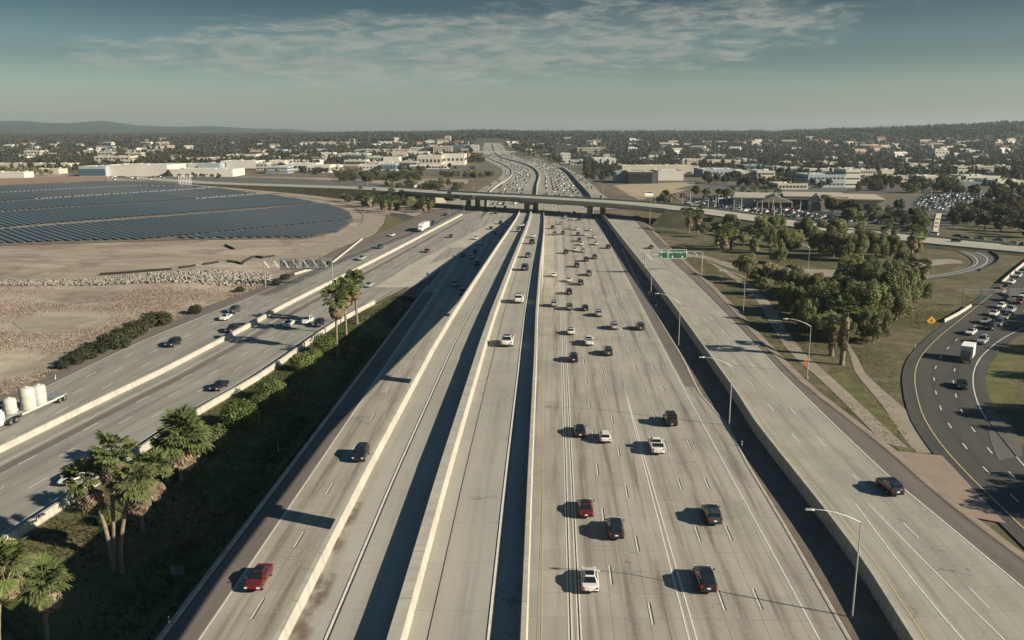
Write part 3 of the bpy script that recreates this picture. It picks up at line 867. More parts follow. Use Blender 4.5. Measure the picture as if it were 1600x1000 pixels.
def sweep(line, prof, mat, name, parent, caps=True):
    mb = MB(); rows = []
    for i, q in enumerate(line):
        t = line[min(i + 1, len(line) - 1)] - line[max(i - 1, 0)]
        n_ = Vector((t.y, -t.x, 0)).normalized()
        rows.append([q + n_ * a + Vector((0, 0, b)) for a, b in prof])
    mb.grid(rows, mat, closed=True)
    if caps: mb.cap(rows[0], mat, True); mb.cap(rows[-1], mat)
    o = mb.build(name)
    return under(o, parent) if parent else o
sweep(bl, [(OVW + .3, -.03), (OVW + .3, -.6), (OVW - 1.6, -.75), (OVW - 2.0, -2.0), (-OVW + 2.0, -2.0), (-OVW + 1.6, -.75), (-OVW - .3, -.6), (-OVW - .3, -.03)], M['deck'], 'box_girder', broot)
for s in (-1, 1):
    sweep(bl, [(s * (OVW + .3), -.65), (s * (OVW + .34), 1.0), (s * (OVW + .05), 1.0), (s * (OVW - .15), 0)][::s], M['barrier_old'], 'parapet', broot)
# chain link railing with posts on the far parapet
fl = [q for q in offset(bl, -OVW - .15)]
fr = under(empty('railing', (0, 0, 0)), broot) if False else None
mb = MB()
for a, b in zip(fl[:-1:1], fl[1::1]):
    mb.tube([a + Vector((0, 0, 1)), a + Vector((0, 0, 2.9))], .06, M['dark_metal'], 4)
    for h in (1.5, 2.0, 2.5, 2.9): mb.tube([a + Vector((0, 0, h)), b + Vector((0, 0, h))], .035, M['dark_metal'], 3, False)
under(mb.build('railing'), broot)
for x_ in (-24, 12, 49):
    i, _ = near_ov(x_, 529 - (x_ - 12) * .81)
    q = ovl[i]; t = (ovl[i + 1] - ovl[i - 1]).normalized(); ang = math.atan2(t.y, t.x) + math.pi / 2
    mb = MB()
    for d in ((-4.5, 4.5) if x_ < 40 else (-7, 7)):
        c = q + Vector((t.y, -t.x, 0)) * d
        mb.tube([(c.x, c.y, -.3), (c.x, c.y, q.z - 3.2), (c.x, c.y, q.z - 2.2)], [1.7, 1.7, 2.6], M['deck'], 8)
    mb.box((q.x, q.y, q.z - 2.35), (23, 1.9, .9), M['deck'], ang)
    under(mb.build('pier', smooth=False), broot)
# embankments both sides
def skirt(line, name):
    for s in (-1, 1):
        mb = MB(); rows = []
        for i, q in enumerate(line):
            t = line[min(i + 1, len(line) - 1)] - line[max(i - 1, 0)]
            n_ = Vector((t.y, -t.x, 0)).normalized() * s
            g = -.5
            rows.append([q + n_ * (OVW - .1) + Vector((0, 0, -.05)), q + n_ * (OVW + 2.2) + Vector((0, 0, -.05)), q + n_ * (OVW + 2.4 + max(.2, (q.z - g)) * 1.7) + Vector((0, 0, g - q.z))])
        if s < 0: rows = [r[::-1] for r in rows]
        mb.grid(rows, M['bank']); tag(mb.build(name, smooth=False), kind='structure')
skirt(ovl[:br0 + 1], 'embankment'); skirt(ovl[br1:], 'embankment')
# sloped abutment faces
for i, sgn in ((br0, 1), (br1, -1)):
    q = ovl[i]; t = (ovl[i + 1] - ovl[i - 1]).normalized() * sgn; n_ = Vector((t.y, -t.x, 0))
    mb = MB()
    mb.grid([[q + n_ * d + Vector((0, 0, -1.9)) for d in (-OVW - 2, OVW + 2)], [q + n_ * d + t * 10 + Vector((0, 0, -q.z - .3)) for d in (-OVW - 2, OVW + 2)]], M['cream_concrete'])
    mb.grid([[q + n_ * d + Vector((0, 0, -.05)) for d in (-OVW - 2, OVW + 2)], [q + n_ * d + Vector((0, 0, -1.95)) for d in (-OVW - 2, OVW + 2)]], M['deck'])
    tag(mb.build('abutment_slope'), kind='structure')
for s in (-1, 1):
    l = offset(ovl[br1:], s * (OVW + .3)); l2 = offset(ovl[:br0], s * (OVW + .3))
    mbw = wall_mesh(l, .8, .4, wt=.3); thing_mesh(mbw, 'roadside_barrier', ['pale kerb wall on the far side of the cross road before the car lots', 'pale kerb wall on the near side of the cross road behind the trees'][s > 0], 'barrier')

# ================================================================== freeway beyond the bridge
def gline(pts, up=0.0, step=14):
    """ground-following line through pixels"""
    return smooth_line([PG(a, b) for a, b in pts], step)
def follow(line, up=0.0): return [Vector((q.x, q.y, gz1(q.x, q.y) + up)) for q in line]
def join(a, b): return a + b
med_far = smooth_line([Vector((12.6, 527, 0)), Vector((18, 640, 0))] + [PG(a, b) for a, b in ((839, 292), (842, 274), (833, 263), (814, 255), (797, 250.5), (782, 246), (775, 240), (771, 231), (769, 223))], 12)
nbr_far = smooth_line([Vector((float(NBC(535)), 535, 0))] + [PG(a, b) for a, b in ((915, 307), (900, 290), (882, 270), (866, 260), (842, 252.5), (815, 247.5), (798, 242), (790, 234), (783, 224))], 12)
sbl_far = smooth_line([Vector((-16, 540, 0))] + [PG(a, b) for a, b in ((766, 300), (797, 277), (799, 267), (790, 259), (776, 253), (764, 247.5), (756, 241), (755, 232), (757, 223))], 12)
col_far = smooth_line([Vector((-52, 545, 0))] + [PG(a, b) for a, b in ((742, 300), (770, 285), (784, 273), (783, 264), (772, 257), (760, 251), (748, 246))], 12)
rrr_far = smooth_line([Vector((float(RRO(545)) + 4, 545, 0))] + [PG(a, b) for a, b in ((948, 309), (928, 291), (910, 276), (890, 265), (872, 257.5), (846, 250), (830, 247))], 12)
rrl_far = smooth_line([Vector((float(RRW(545)) + .5, 545, 0))] + [PG(a, b) for a, b in ((921, 307), (906, 290), (888, 270), (870, 259.5), (850, 252.5), (832, 249))], 12)
ff = ribbon('far_freeway_pavement', offset(med_far, .4), nbr_far, M['far_road'], .18, n=170, cross=6, follow=True)
fs = ribbon('far_southbound_pavement', sbl_far, offset(med_far, -.4), M['far_road'], .18, n=170, cross=6, follow=True)
ribbon('far_collector_pavement', col_far, offset(sbl_far[:int(len(sbl_far) * .72)], -.5), M['far_road'], .17, n=110, cross=3, follow=True)
ribbon('far_right_carriageway', rrl_far, rrr_far, M['far_road'], .2, n=100, cross=3, follow=True)
ribbon('dirt_strip', nbr_far[:int(len(nbr_far) * .58)], rrl_far, M['dirt_strip'], .14, n=90, cross=2, follow=True)
def mid(a, b, t, n=120):
    A, _ = resample(a, n); B, _ = resample(b, n); return [p_.lerp(q, t) for p_, q in zip(A, B)]
for t in (.30, .345): paint_line('lane_line', follow(mid(med_far, nbr_far, t)), .3, M['white_paint'], .26, ff)
for t in (.62, .97): paint_line('lane_line', follow(mid(sbl_far, med_far, t)), .3, M['white_paint'], .26, fs)
paint_line('edge_line', follow(mid(med_far, nbr_far, .965)), .28, M['white_paint'], .26, ff)
fm_ = follow(med_far)
def far_wall(line, h, wd, label, name='median_barrier'):
    l = [Vector((q.x, q.y, gz1(q.x, q.y))) for q in line]
    return thing_mesh(wall_mesh(l, h, wd, zb=.1, wt=wd * .7), name, label, 'barrier')
far_wall(med_far[4:int(len(med_far) * .95)], 1.7, .9, 'tall median barrier curving away beyond the bridge with a dark shadow beside it')
far_wall(sbl_far[2:int(len(sbl_far) * .7)], 1.0, 1.0, 'pale barrier left of the distant southbound lanes beyond the bridge')
far_wall(rrl_far[2:int(len(rrl_far) * .62)], 2.4, .8, 'dark retaining wall beside the distant right carriageway beyond the bridge', 'retaining_wall')
# second bridge far away
fb = empty('far_bridge', (0, 0, 0), 0, 'thin distant bridge over the freeway near the skyline', 'bridge')
a_, b_ = PG(742, 244), PG(806, 243.5)
Yb = (a_.y + b_.y) / 2
a_, b_ = Vector((xat(738, 243, Yb), Yb, 0)), Vector((xat(806, 243, Yb), Yb, 0))
fb.location = (a_ + b_) / 2
zb_ = gz1(a_.x, Yb) + 8.5
mb = MB(); mb.box(((a_.x + b_.x) / 2, Yb, zb_), (b_.x - a_.x, 16, 1.9), M['deck']); under(mb.build('deck'), fb)
for s in (-7.8, 7.8):
    mb = MB(); mb.box(((a_.x + b_.x) / 2, Yb + s, zb_ + 1.4), (b_.x - a_.x, .4, .9), M['barrier']); under(mb.build('parapet'), fb)
for t in (.1, .53, .95):
    mb = MB(); mb.box((lerp(a_.x, b_.x, t), Yb, zb_ / 2 - .9), (3, 10, zb_ - 1.2), M['deck']); under(mb.build('pier'), fb)

# ================================================================== roads on the right
exL = px_line([(1640, 864), (1560, 788), (1492, 720), (1458, 677), (1440, 644), (1429.5, 600), (1431, 575), (1440, 556), (1462, 531), (1505, 496), (1548, 461), (1575, 438), (1602, 414), (1640, 385)])
exR = px_line([(1720, 830), (1650, 778), (1593, 720), (1564, 684), (1535, 646), (1520, 600), (1525, 570), (1540, 550), (1568, 528), (1600, 512), (1650, 486), (1700, 462), (1740, 440), (1790, 412)])
ex = ribbon('exit_road', offset(exL, -2.2), offset(exR, 2.2), M['asphalt'], .0, n=150, cross=3, zf=lambda x, y: 0)
for o_ in (exL, exR): o_[:] = [Vector((q.x, q.y, 0)) for q in o_]
paint_line('edge_line', exL, .2, M['yellow_paint'], .03, ex); paint_line('edge_line', exR, .2, M['white_paint'], .03, ex)
for t, ph in ((.34, 2), (.67, 8)): paint_line('lane_dashes', mid(exL, exR, t, 140), .2, M['white_paint'], .03, ex, (2.6, 9.6), ph)
thing_mesh(wall_mesh(px_line([(1565, 443), (1582, 428), (1600, 413), (1630, 390)]), .9, .5), 'roadside_barrier', 'white barrier beside the queue at the far end of the curving road', 'barrier')
thing_mesh(wall_mesh(px_line([(1475, 503.5), (1497, 492), (1517, 479)]), .8, .4), 'guard_rail', 'thin pale guard rail left of the curving road below the sign gantry', 'barrier')
loopO = px_line([(1405, 441), (1450, 436), (1500, 429.5), (1540, 419), (1556, 410), (1558, 402), (1540, 393), (1505, 385), (1478, 380)])
loopI = px_line([(1405, 435), (1440, 431.5), (1480, 426), (1508, 419), (1520, 411), (1514, 402), (1498, 394), (1478, 387), (1460, 383)])
lp = ribbon('loop_ramp', loopI, loopO, M['grey_asphalt'], .03, n=70, cross=2)
paint_line('edge_line', mid(loopI, loopO, .22, 80), .28, M['white_paint'], .05, lp); paint_line('edge_line', mid(loopI, loopO, .62, 80), .28, M['white_paint'], .05, lp)
thing_mesh(wall_mesh(offset(loopO[len(loopO) // 3:int(len(loopO) * .8)], .4), .7, .35, mat=M['wattle']), 'guard_rail', 'dark guard rail round the outside of the loop ramp', 'barrier')
for nm, l, r in (('dirt_track', [(1060, 395), (1100, 399), (1150, 412), (1250, 419), (1330, 421), (1400, 412), (1480, 404), (1502, 407)], [(1060, 398), (1100, 404), (1150, 420), (1250, 430), (1330, 432), (1400, 423), (1480, 412), (1504, 411)]),
                 ('trail', [(1321, 536), (1329, 556), (1336, 580), (1362, 612), (1384, 640), (1410, 680), (1432, 706)], [(1326, 536), (1341, 560), (1352, 582), (1384, 612), (1416, 640), (1452, 680), (1472, 708)]),
                 ('verge_dirt', [(1100, 404), (1170, 455), (1230, 545), (1290, 600), (1380, 690)], [(1130, 418), (1192, 460), (1247, 540), (1312, 600), (1420, 700)])):
    ribbon(nm, px_line(l), px_line(r), M['trail'], .05 if nm == 'trail' else .055, n=60, cross=4, follow=True)
ribbon('grass_strip', px_line([(1282, 588), (1330, 630), (1375, 675), (1410, 708)]), px_line([(1318, 580), (1360, 618), (1400, 660), (1432, 704)]), M['green_verge'], .045, n=40, cross=4, follow=True)
poly_sheet('gore_paving', [(1383, 703), (1472, 712), (1560, 806), (1572, 818), (1505, 806), (1440, 752)], M['pink_concrete'], .03)
ribbon('grass_strip', px_line([(1532, 640), (1540, 590), (1553, 558), (1600, 530)]), px_line([(1590, 640), (1585, 600), (1592, 570), (1640, 545)]), M['green_verge'], .045, n=30, cross=4, follow=True)
ribbon('side_road', px_line([(1640, 690), (1612, 640), (1605, 600), (1612, 575), (1640, 555)]), px_line([(1700, 690), (1680, 640), (1675, 600), (1682, 575), (1700, 555)]), M['asphalt'], .02, n=20)
ribbon('concrete_apron', px_line([(1560, 720), (1548, 690), (1540, 645)]), px_line([(1598, 712), (1594, 690), (1572, 650)]), M['grey_asphalt'], .03, n=12)
# car parks and yards
def lot(name, pts, mat, z): return poly_sheet(name, pts, mat, z - .13)
lot('car_park', [(1062, 327), (1070, 310), (1160, 303), (1260, 314), (1350, 332), (1355, 352)], M['grey_asphalt'], .03)
lot('car_park', [(1270, 340), (1300, 318), (1380, 318), (1420, 305), (1560, 298), (1600, 306), (1600, 330), (1480, 358), (1400, 356)], M['grey_asphalt'], .02)
lot('vacant_lot', [(958, 289), (1000, 287), (1085, 284), (1090, 292), (1060, 300), (1000, 312), (985, 306)], M['bare'], .04)
lot('street', [(1052, 296), (1090, 287), (1200, 287), (1300, 294), (1420, 296), (1420, 302), (1240, 300), (1130, 296)], M['grey_asphalt'], .045)
lot('soil_terrace', [(-60, 299), (0, 295), (120, 282), (170, 281), (168, 276), (140, 274), (0, 279), (-60, 283)], M['red_bare'], .05)
lot('street', [(240, 283), (330, 288), (440, 296), (560, 300), (700, 303), (640, 291), (560, 284), (470, 279), (330, 276), (240, 277)], M['grey_asphalt'], .04)
lot('street', [(640, 276), (740, 267), (776, 258), (772, 255), (740, 260), (640, 268)], M['grey_asphalt'], .06)
lot('on_ramp', [(600, 374), (640, 352), (652, 345), (650, 339), (634, 334), (612, 332), (608, 336), (622, 340), (628, 347), (612, 358), (590, 366)], M['asphalt'], .03)
ribbon('access_track', px_line([(-20, 592), (60, 562), (130, 534), (235, 493)]), px_line([(-20, 602), (64, 570), (134, 541), (237, 497)]), M['trail'], .06, n=50, cross=3, follow=True)
ribbon('access_track', px_line([(20, 505), (60, 497), (110, 494), (150, 495)]), px_line([(40, 526), (90, 516), (125, 505), (152, 498)]), M['trail'], .06, n=30, cross=3, follow=True)
poly_sheet('grass_island', [(586, 366), (600, 348), (604, 334), (626, 342), (632, 350), (618, 357), (596, 368)], M['green_verge'], -.09)
ribbon('access_track', px_line([(400, 300), (470, 304), (540, 318), (566, 335), (560, 352), (520, 372), (430, 400), (300, 420)]), px_line([(400, 303), (480, 309), (552, 322), (584, 338), (590, 355), (545, 382), (440, 411), (300, 428)]), M['trail'], .05, n=60, cross=2)

# rubber and water stains on the left ramp: flat marks in the concrete
k = NT('rust_brown_stain'); uvn = k.uv(); n_ = k.noise(k.sc(uvn, .5, .22), 1.4, 5, .65); sp = k.n('ShaderNodeSeparateXYZ'); k.t.links.new(uvn, sp.inputs[0])
edge = k.math('MULTIPLY', k.ramp(k.math('ABSOLUTE', k.math('SUBTRACT', sp.outputs[0], 1.0)), .25, 1.0, 1, 0), k.ramp(k.math('ABSOLUTE', k.math('SUBTRACT', sp.outputs[1], 6.0)), 2.5, 6.0, 1, 0))
k.set(Base_Color=(.15, .098, .075), Roughness=.9, Alpha=k.math('MULTIPLY', k.math('MULTIPLY', edge, k.ramp(n_, .38, .6)), .8))
for px, py in ((536, 822), (488, 948)):
    q = on_ramp_height(px, py); mb = MB()
    mb.face([(q.x - 1, q.y - 6, q.z + .07), (q.x + 1, q.y - 6, q.z + .07), (q.x + 1.1, q.y + 6, q.z + .07), (q.x - .9, q.y + 6, q.z + .07)], k.m, [(0, 0), (2, 0), (2, 12), (0, 12)])
    under(mb.build('stain'), vroot)
# ================================================================== vehicles
CAR_DIM = {  # L, W, hood z, belt z, H, rear glass base, roof rear, roof front, windscreen base (fractions of L from the centre), roof half width
    'sedan': (4.75, 1.84, .90, .96, 1.45, -.37, -.20, .06, .25, .60),
    'hatchback': (4.25, 1.78, .92, .98, 1.50, -.47, -.36, .06, .26, .62),
    'suv': (4.75, 1.92, 1.08, 1.14, 1.74, -.475, -.41, .05, .24, .68),
    'pickup': (5.55, 1.98, 1.12, 1.18, 1.84, -.10, -.065, .10, .22, .68),
    'jeep': (4.45, 1.92, 1.18, 1.24, 1.95, -.45, -.445, .09, .13, .76),
    'van': (5.0, 1.98, 1.10, 1.15, 1.95, -.485, -.45, .18, .34, .74)}
def car_shell(kind, lod):
    """paint shell + glass: returns {part: mesh}; 'body' material is a stand-in swapped per colour"""
    L, W, hz, bz, H, a0, a1, a2, a3, rw = CAR_DIM[kind]
    hw, hl = W / 2, L / 2
    boxy = kind in ('jeep',)
    deck = bz if kind in ('suv', 'hatchback', 'van', 'jeep') else (bz + .02 if kind == 'pickup' else bz + .03)
    if boxy:
        st = [(-1, .92, deck - .03, .5), (-.97, .96, deck, .45), (-.5, .97, deck, .42), (.3, .97, deck, .42), (.36, .84, hz, .45), (.93, .80, hz - .06, .5), (.97, .93, .86, .5), (1, .9, .78, .55)]
    else:
        st = [(-1, .62, deck - .20, .48), (-.985, .78, deck - .10, .42), (-.95, .89, deck - .03, .34), (-.86, .965, deck, .28), (-.70, .995, deck, .26), (-.35, 1, bz, .25), (.1, 1, bz, .25), (.46, .99, bz - .02, .25), (.60, .975, hz - .02, .26), (.82, .945, hz - .11, .28), (.92, .87, hz - .20, .32), (.97, .76, hz - .28, .37), (1, .58, hz - .36, .44)]
    mb = MB(); rows = []
    for f, wf, zt, zb_ in st:
        w = hw * wf; y = f * hl
        rows.append([(-w * .86, y, zb_), (-w, y, zb_ + .16), (-w, y, (zb_ + zt) / 2 + .05), (-w * .985, y, zt - .13), (-w * .90, y, zt), (0, y, zt + .035), (w * .90, y, zt), (w * .985, y, zt - .13), (w, y, (zb_ + zt) / 2 + .05), (w, y, zb_ + .16), (w * .86, y, zb_)])
    mb.grid([r[::-1] for r in rows], 'B', closed=True)
    mb.cap(rows[0][::-1], 'B', True); mb.cap(rows[-1][::-1], 'B')
    if kind == 'pickup':                       # open bed: walls rise round a sunken floor with a soft cover
        y0, y1 = -.97 * hl, (a0 - .02) * L
        for s in (-1, 1): mb.box((s * (hw - .09), (y0 + y1) / 2, deck + .08), (.13, y1 - y0, .16), 'B')
        mb.box((0, y0 + .05, deck + .08), (W - .2, .10, .16), 'B')
        mb.box((0, (y0 + y1) / 2, deck + .045), (W - .3, y1 - y0 - .1, .03), 'T')
    # greenhouse
    gb = hw * (.93 if boxy else .90)
    ya, yb, yc, yd = a0 * L, a1 * L, a2 * L, a3 * L
    zb_ = bz - .02
    lo = [(-gb, ya), (gb, ya), (gb * .97, yd), (-gb * .97, yd)]
    k2 = [(-rw * .97, yb), (rw * .97, yb), (rw, yc), (-rw, yc)]
    rr = rw * hw / .92 if False else rw
    bm = bmesh.new()
    vb = [bm.verts.new((x, y, zb_)) for x, y in lo]; vt = [bm.verts.new((x, y, H - (.03 if i < 2 else 0))) for i, (x, y) in enumerate(k2)]
    fs = [bm.faces.new(vt)]
    for i in range(4): fs.append(bm.faces.new((vb[i], vb[(i + 1) % 4], vt[(i + 1) % 4], vt[i])))
    if lod == 0:
        bmesh.ops.bevel(bm, geom=[e for e in bm.edges if len(e.link_faces) == 2], offset=.11 if not boxy else .05, segments=3, affect='EDGES')
    n0 = len(mb.v)
    bm.verts.index_update()
    bi = mb.mi('B')
    for v in bm.verts: mb.v.append(tuple(v.co))
    for f in bm.faces: mb.f.append(tuple(n0 + v.index for v in f.verts)); mb.m.append(bi); mb.uv.append(None)
    bm.free()
    def panel(q, s0, s1, t0, t1, off, tgt, mat):
        """sub-rectangle of a greenhouse side, set just proud of it"""
        a, b, c, d = (Vector(p_) for p_ in q)
        n_ = (b - a).cross(d - a).normalized()
        def pt(s, t): return (a.lerp(b, s)).lerp(d.lerp(c, s), t) + n_ * off
        g = [pt(s0, t0), pt(s1, t0), pt(s1, t1), pt(s0, t1)]
        tgt.face(g, mat)
    B_ = [(x, y, zb_) for x, y in lo]; T_ = [(x, y, H - (.03 if i < 2 else 0)) for i, (x, y) in enumerate(k2)]
    ws, rwn, sw = MB(), MB(), [MB(), MB()]
    if lod: ws = rwn = mb; sw = [mb, mb]
    panel((B_[2], B_[3], T_[3], T_[2]), .06, .94, .10, .93, .014, ws, 'G')
    panel((B_[0], B_[1], T_[1], T_[0]), .08, .92, .16 if kind != 'pickup' else .22, .90, .014, rwn, 'G')
    for i, q in enumerate(((B_[1], B_[2], T_[2], T_[1]), (B_[3], B_[0], T_[0], T_[3]))):
        cuts = ((.10, .47), (.51, .88)) if i == 0 else ((.12, .49), (.53, .90))
        for s0, s1 in cuts: panel(q, s0, s1, .16, .88, .012, sw[i], 'G')
    if kind in ('sedan', 'suv', 'jeep') :
        tgt = MB() if lod == 0 else mb
        y0, y1 = (yb + .18, yc - .12)
        if kind == 'suv': y0 = lerp(y0, y1, .55)
        if kind == 'jeep': y0, y1 = yb + .08, yc - .08
        tgt.face([(-rw * .74, y0, H + .006), (rw * .74, y0, H + .006), (rw * .76, y1, H + .012), (-rw * .76, y1, H + .012)], 'G')
        roofg = tgt
    else: roofg = None
    out = {'body': mb}
    if lod == 0:
        out['windscreen'] = ws; out['rear_window'] = rwn; out['side_window'] = sw[0]; out['side_window.001'] = sw[1]
        if roofg is not None and kind != 'jeep': out['roof_glass'] = roofg
        if kind == 'jeep': out['roof_panel'] = roofg
    # wheels
    wr = {'sedan': .33, 'hatchback': .32, 'suv': .38, 'pickup': .41, 'jeep': .44, 'van': .36}[kind]
    for sx in (-1, 1):
        for fy in (-.30, .305):
            w_ = MB() if lod == 0 else mb
            n = 14 if lod == 0 else 8
            cx_ = sx * (hw - .10)
            rows = []
            for dx, r_ in ((-.11, wr * .9), (-.09, wr), (.09, wr), (.115, wr * .9)):
                rows.append([((0 if lod == 0 else cx_) + dx * sx, (0 if lod == 0 else fy * L) + math.cos(2 * math.pi * k / n) * r_, wr + math.sin(2 * math.pi * k / n) * r_) for k in range(n)])
            w_.grid(rows if sx < 0 else [r[::-1] for r in rows], 'Y', closed=True); w_.cap(rows[-1] if sx > 0 else rows[-1][::-1], 'Y')
            if lod == 0:
                rim = MB(); x_ = .118 * sx
                ring = [(x_, math.cos(2 * math.pi * k / 10) * wr * .62, wr + math.sin(2 * math.pi * k / 10) * wr * .62) for k in range(10)]
                for k in range(10):
                    tri = [ring[k], ring[(k + 1) % 10], (x_ + .02 * sx, 0, wr)]
                    rim.face(tri if sx > 0 else tri[::-1], 'R')
                out.setdefault('wheels', []).append((w_, rim, (cx_, fy * L, 0)))
    if lod: return out
    # lamps, plate, mirrors
    def put(name, c, d, m):
        b = MB(); b.box(c, d, m); out[name] = b
    for s, sfx in ((-1, ''), (1, '.001')):
        fy = .985 * hl if boxy else .955 * hl
        put('headlight' + sfx, (s * hw * (.62 if boxy else .68), fy, hz - (.18 if boxy else .255)), (.30, .12, .15), 'L')
        put('tail_light' + sfx, (s * hw * .76, -.985 * hl, deck - .17), (.24 if kind != 'suv' else .2, .12, .15 if kind != 'suv' else .26), 'K')
        put('wing_mirror' + sfx, (s * (hw + .10), yd - .28, bz + .07), (.20, .10, .15), 'B')
    put('number_plate', (0, -hl - .012, .62 if kind != 'suv' else .78), (.36, .03, .17), 'P')
    put('bumper', (0, -hl * .99, .47), (W * .82, .10, .16), 'T')
    if kind == 'jeep':
        b = MB(); rows = []
        for dy, r_ in ((.02, .38), (-.05, .42), (-.2, .42), (-.24, .36)):
            rows.append([(math.cos(2 * math.pi * k / 14) * r_ - .02, -hl + dy, 1.12 + math.sin(2 * math.pi * k / 14) * r_) for k in range(14)])
        b.grid(rows[::-1], 'Y', closed=True); b.cap(rows[-1][::-1], 'Y'); out['spare_wheel'] = b
        b = MB(); b.box((0, yb + (yc - yb) / 2, H + .09), (rw * 1.8, (yc - yb) * .9, .05), 'T'); out['roof_rack'] = b
    return out
_mat_of = {'G': 'glass', 'Y': 'tyre', 'R': 'rim', 'L': 'lamp_lens', 'K': 'tail', 'P': 'plate', 'T': 'trim'}
_cm = {}
def car_meshes(kind, colour):
    key = (kind, colour)
    if key in _cm: return _cm[key]
    sh = car_shell(kind, 0); res = {}
    def fin(b, name, sm=True):
        b.mats = [PAINT[colour] if m == 'B' else M[_mat_of[m]] for m in b.mats]
        me = b.mesh(name); 
        return sharp(me, 32) if sm else me
    for k_, b in sh.items():
        if k_ == 'wheels': res['wheels'] = [(fin(a, 'wheel'), fin(r_, 'rim', False), loc) for a, r_, loc in b]
        else: res[k_] = fin(b, k_, k_ == 'body')
    _cm[key] = res
    return res
def car_low(kind, colour):
    key = (kind, colour, 1)
    if key not in _cm:
        b = car_shell(kind, 1)['body']
        b.mats = [PAINT[colour] if m == 'B' else M[_mat_of[m]] for m in b.mats]
        _cm[key] = b.mesh('car_' + kind)
    return _cm[key]
KNAME = {'sedan': 'sedan', 'hatchback': 'hatchback', 'suv': 'sport_utility_car', 'pickup': 'pickup_truck', 'jeep': 'off_road_car', 'van': 'van'}
KWORD = {'sedan': 'sedan', 'hatchback': 'hatchback', 'suv': 'SUV', 'pickup': 'pickup', 'jeep': 'boxy off-road car', 'van': 'van'}
KCAT = {'sedan': 'car', 'hatchback': 'car', 'suv': 'car', 'pickup': 'pickup truck', 'jeep': 'car', 'van': 'van'}
N_CARS = [0]
def car(kind, colour, loc, heading, label, group, low=False):
    """heading: direction vector the car drives toward"""
    rz = math.atan2(heading[1], heading[0]) - math.pi / 2
    N_CARS[0] += 1
    if low:
        o = link(KNAME[kind], car_low(kind, colour), None, loc, (0, 0, rz))
        return tag(o, label, KCAT[kind], group)
    t = empty(KNAME[kind], loc, rz, label, KCAT[kind], group)
    ms = car_meshes(kind, colour)
    for k_, me in ms.items():
        if k_ == 'wheels':
            for a, r_, l_ in me:
                w_ = link('wheel', a, t, l_); link('rim', r_, w_)
        else: link(k_.split('.')[0], me, t)
    return t
def tang(line, p_):
    i = min(range(len(line)), key=lambda k: (line[k] - p_).length_squared)
    return (line[min(i + 1, len(line) - 1)] - line[max(i - 1, 0)]).normalized()
UP, DOWN = Vector((.05, 1, 0)).normalized(), Vector((-.034, -1, 0)).normalized()
# northbound, seen from behind.  (px, py, kind, colour, what sets it apart)
NB = [(921, 912, 'sedan', 'white', 'white sedan with dark roof glass nearest the viewer beside the carpool lines'),
 (1101, 912, 'suv', 'black', 'black low SUV nearest the viewer right of the double white lines'),
 (961, 832, 'suv', 'black', 'black SUV just behind and right of the dark red car'),
 (915, 799, 'sedan', 'red', 'dark red sedan hugging the carpool lines of the northbound lanes'),
 (1112, 810, 'suv', 'dark grey', 'dark SUV in the fourth lane, straight ahead of the nearest black SUV'),
 (1025, 702, 'pickup', 'white', 'white pickup just behind the boxy black off-road car'),
 (945, 687, 'hatchback', 'white', 'white hatchback side by side with a small dark car'),
 (906, 677, 'sedan', 'black', 'small dark sedan beside the white hatchback at the carpool lines'),
 (1047, 661, 'jeep', 'black', 'tall boxy black off-road car with a spare wheel on its tail'),
 (896, 563, 'suv', 'black', 'black SUV closest to the carpool lines behind the white sedan'),
 (950, 553, 'suv', 'dark grey', 'dark SUV just behind a large white pickup'),
 (920, 537, 'pickup', 'white', 'large white pickup ahead of two dark SUVs'),
 (892, 521, 'sedan', 'white', 'white sedan at the carpool lines, left of the large white pickup'),
 (1000, 514, 'suv', 'dark grey', 'dark grey SUV farthest right, alone beside the brown shoulder'),
 (960, 513, 'suv', 'silver', 'silver grey SUV left of the lone dark grey SUV'),
 (936, 493, 'suv', 'silver', 'silver SUV third of the four in a slanting row'),
 (914, 484, 'sedan', 'black', 'black sedan second of the four in a slanting row'),
 (890, 483, 'suv', 'grey', 'grey SUV leading the slanting row, touching the carpool lines'),
 (866, 478, 'suv', 'silver', 'silver SUV alone in the carpool lane left of the white lines'),
 (889, 459, 'suv', 'black', 'black SUV between the slanting row and the white cars'),
 (907, 444.5, 'suv', 'dark grey', 'dark grey SUV diagonally behind a white sedan near the carpool lines'),
 (889, 440, 'sedan', 'white', 'white sedan straddling the shadow at the carpool lines'),
 (865.5, 432, 'hatchback', 'white', 'white hatchback in the carpool lane beside the bare concrete'),
 (920, 430, 'pickup', 'grey', 'grey pickup lying on the long gantry shadow'),
 (901, 417, 'suv', 'black', 'black SUV in the second lane level with the green sign'),
 (915.5, 408, 'suv', 'black', 'black SUV left of another dark SUV level with the sign posts'),
 (929, 404, 'suv', 'dark grey', 'dark SUV right of the black one near the sign posts')]
for px, py, kd, c, lab in NB:
    car(kd, c, P(px, py, .02), UP, lab, 'cars on the northbound lanes')
ords = ['first', 'second', 'third', 'fourth', 'fifth', 'sixth', 'seventh', 'eighth', 'ninth', 'tenth', 'eleventh', 'twelfth', 'thirteenth', 'fourteenth', 'fifteenth', 'sixteenth', 'seventeenth', 'eighteenth', 'nineteenth', 'twentieth']
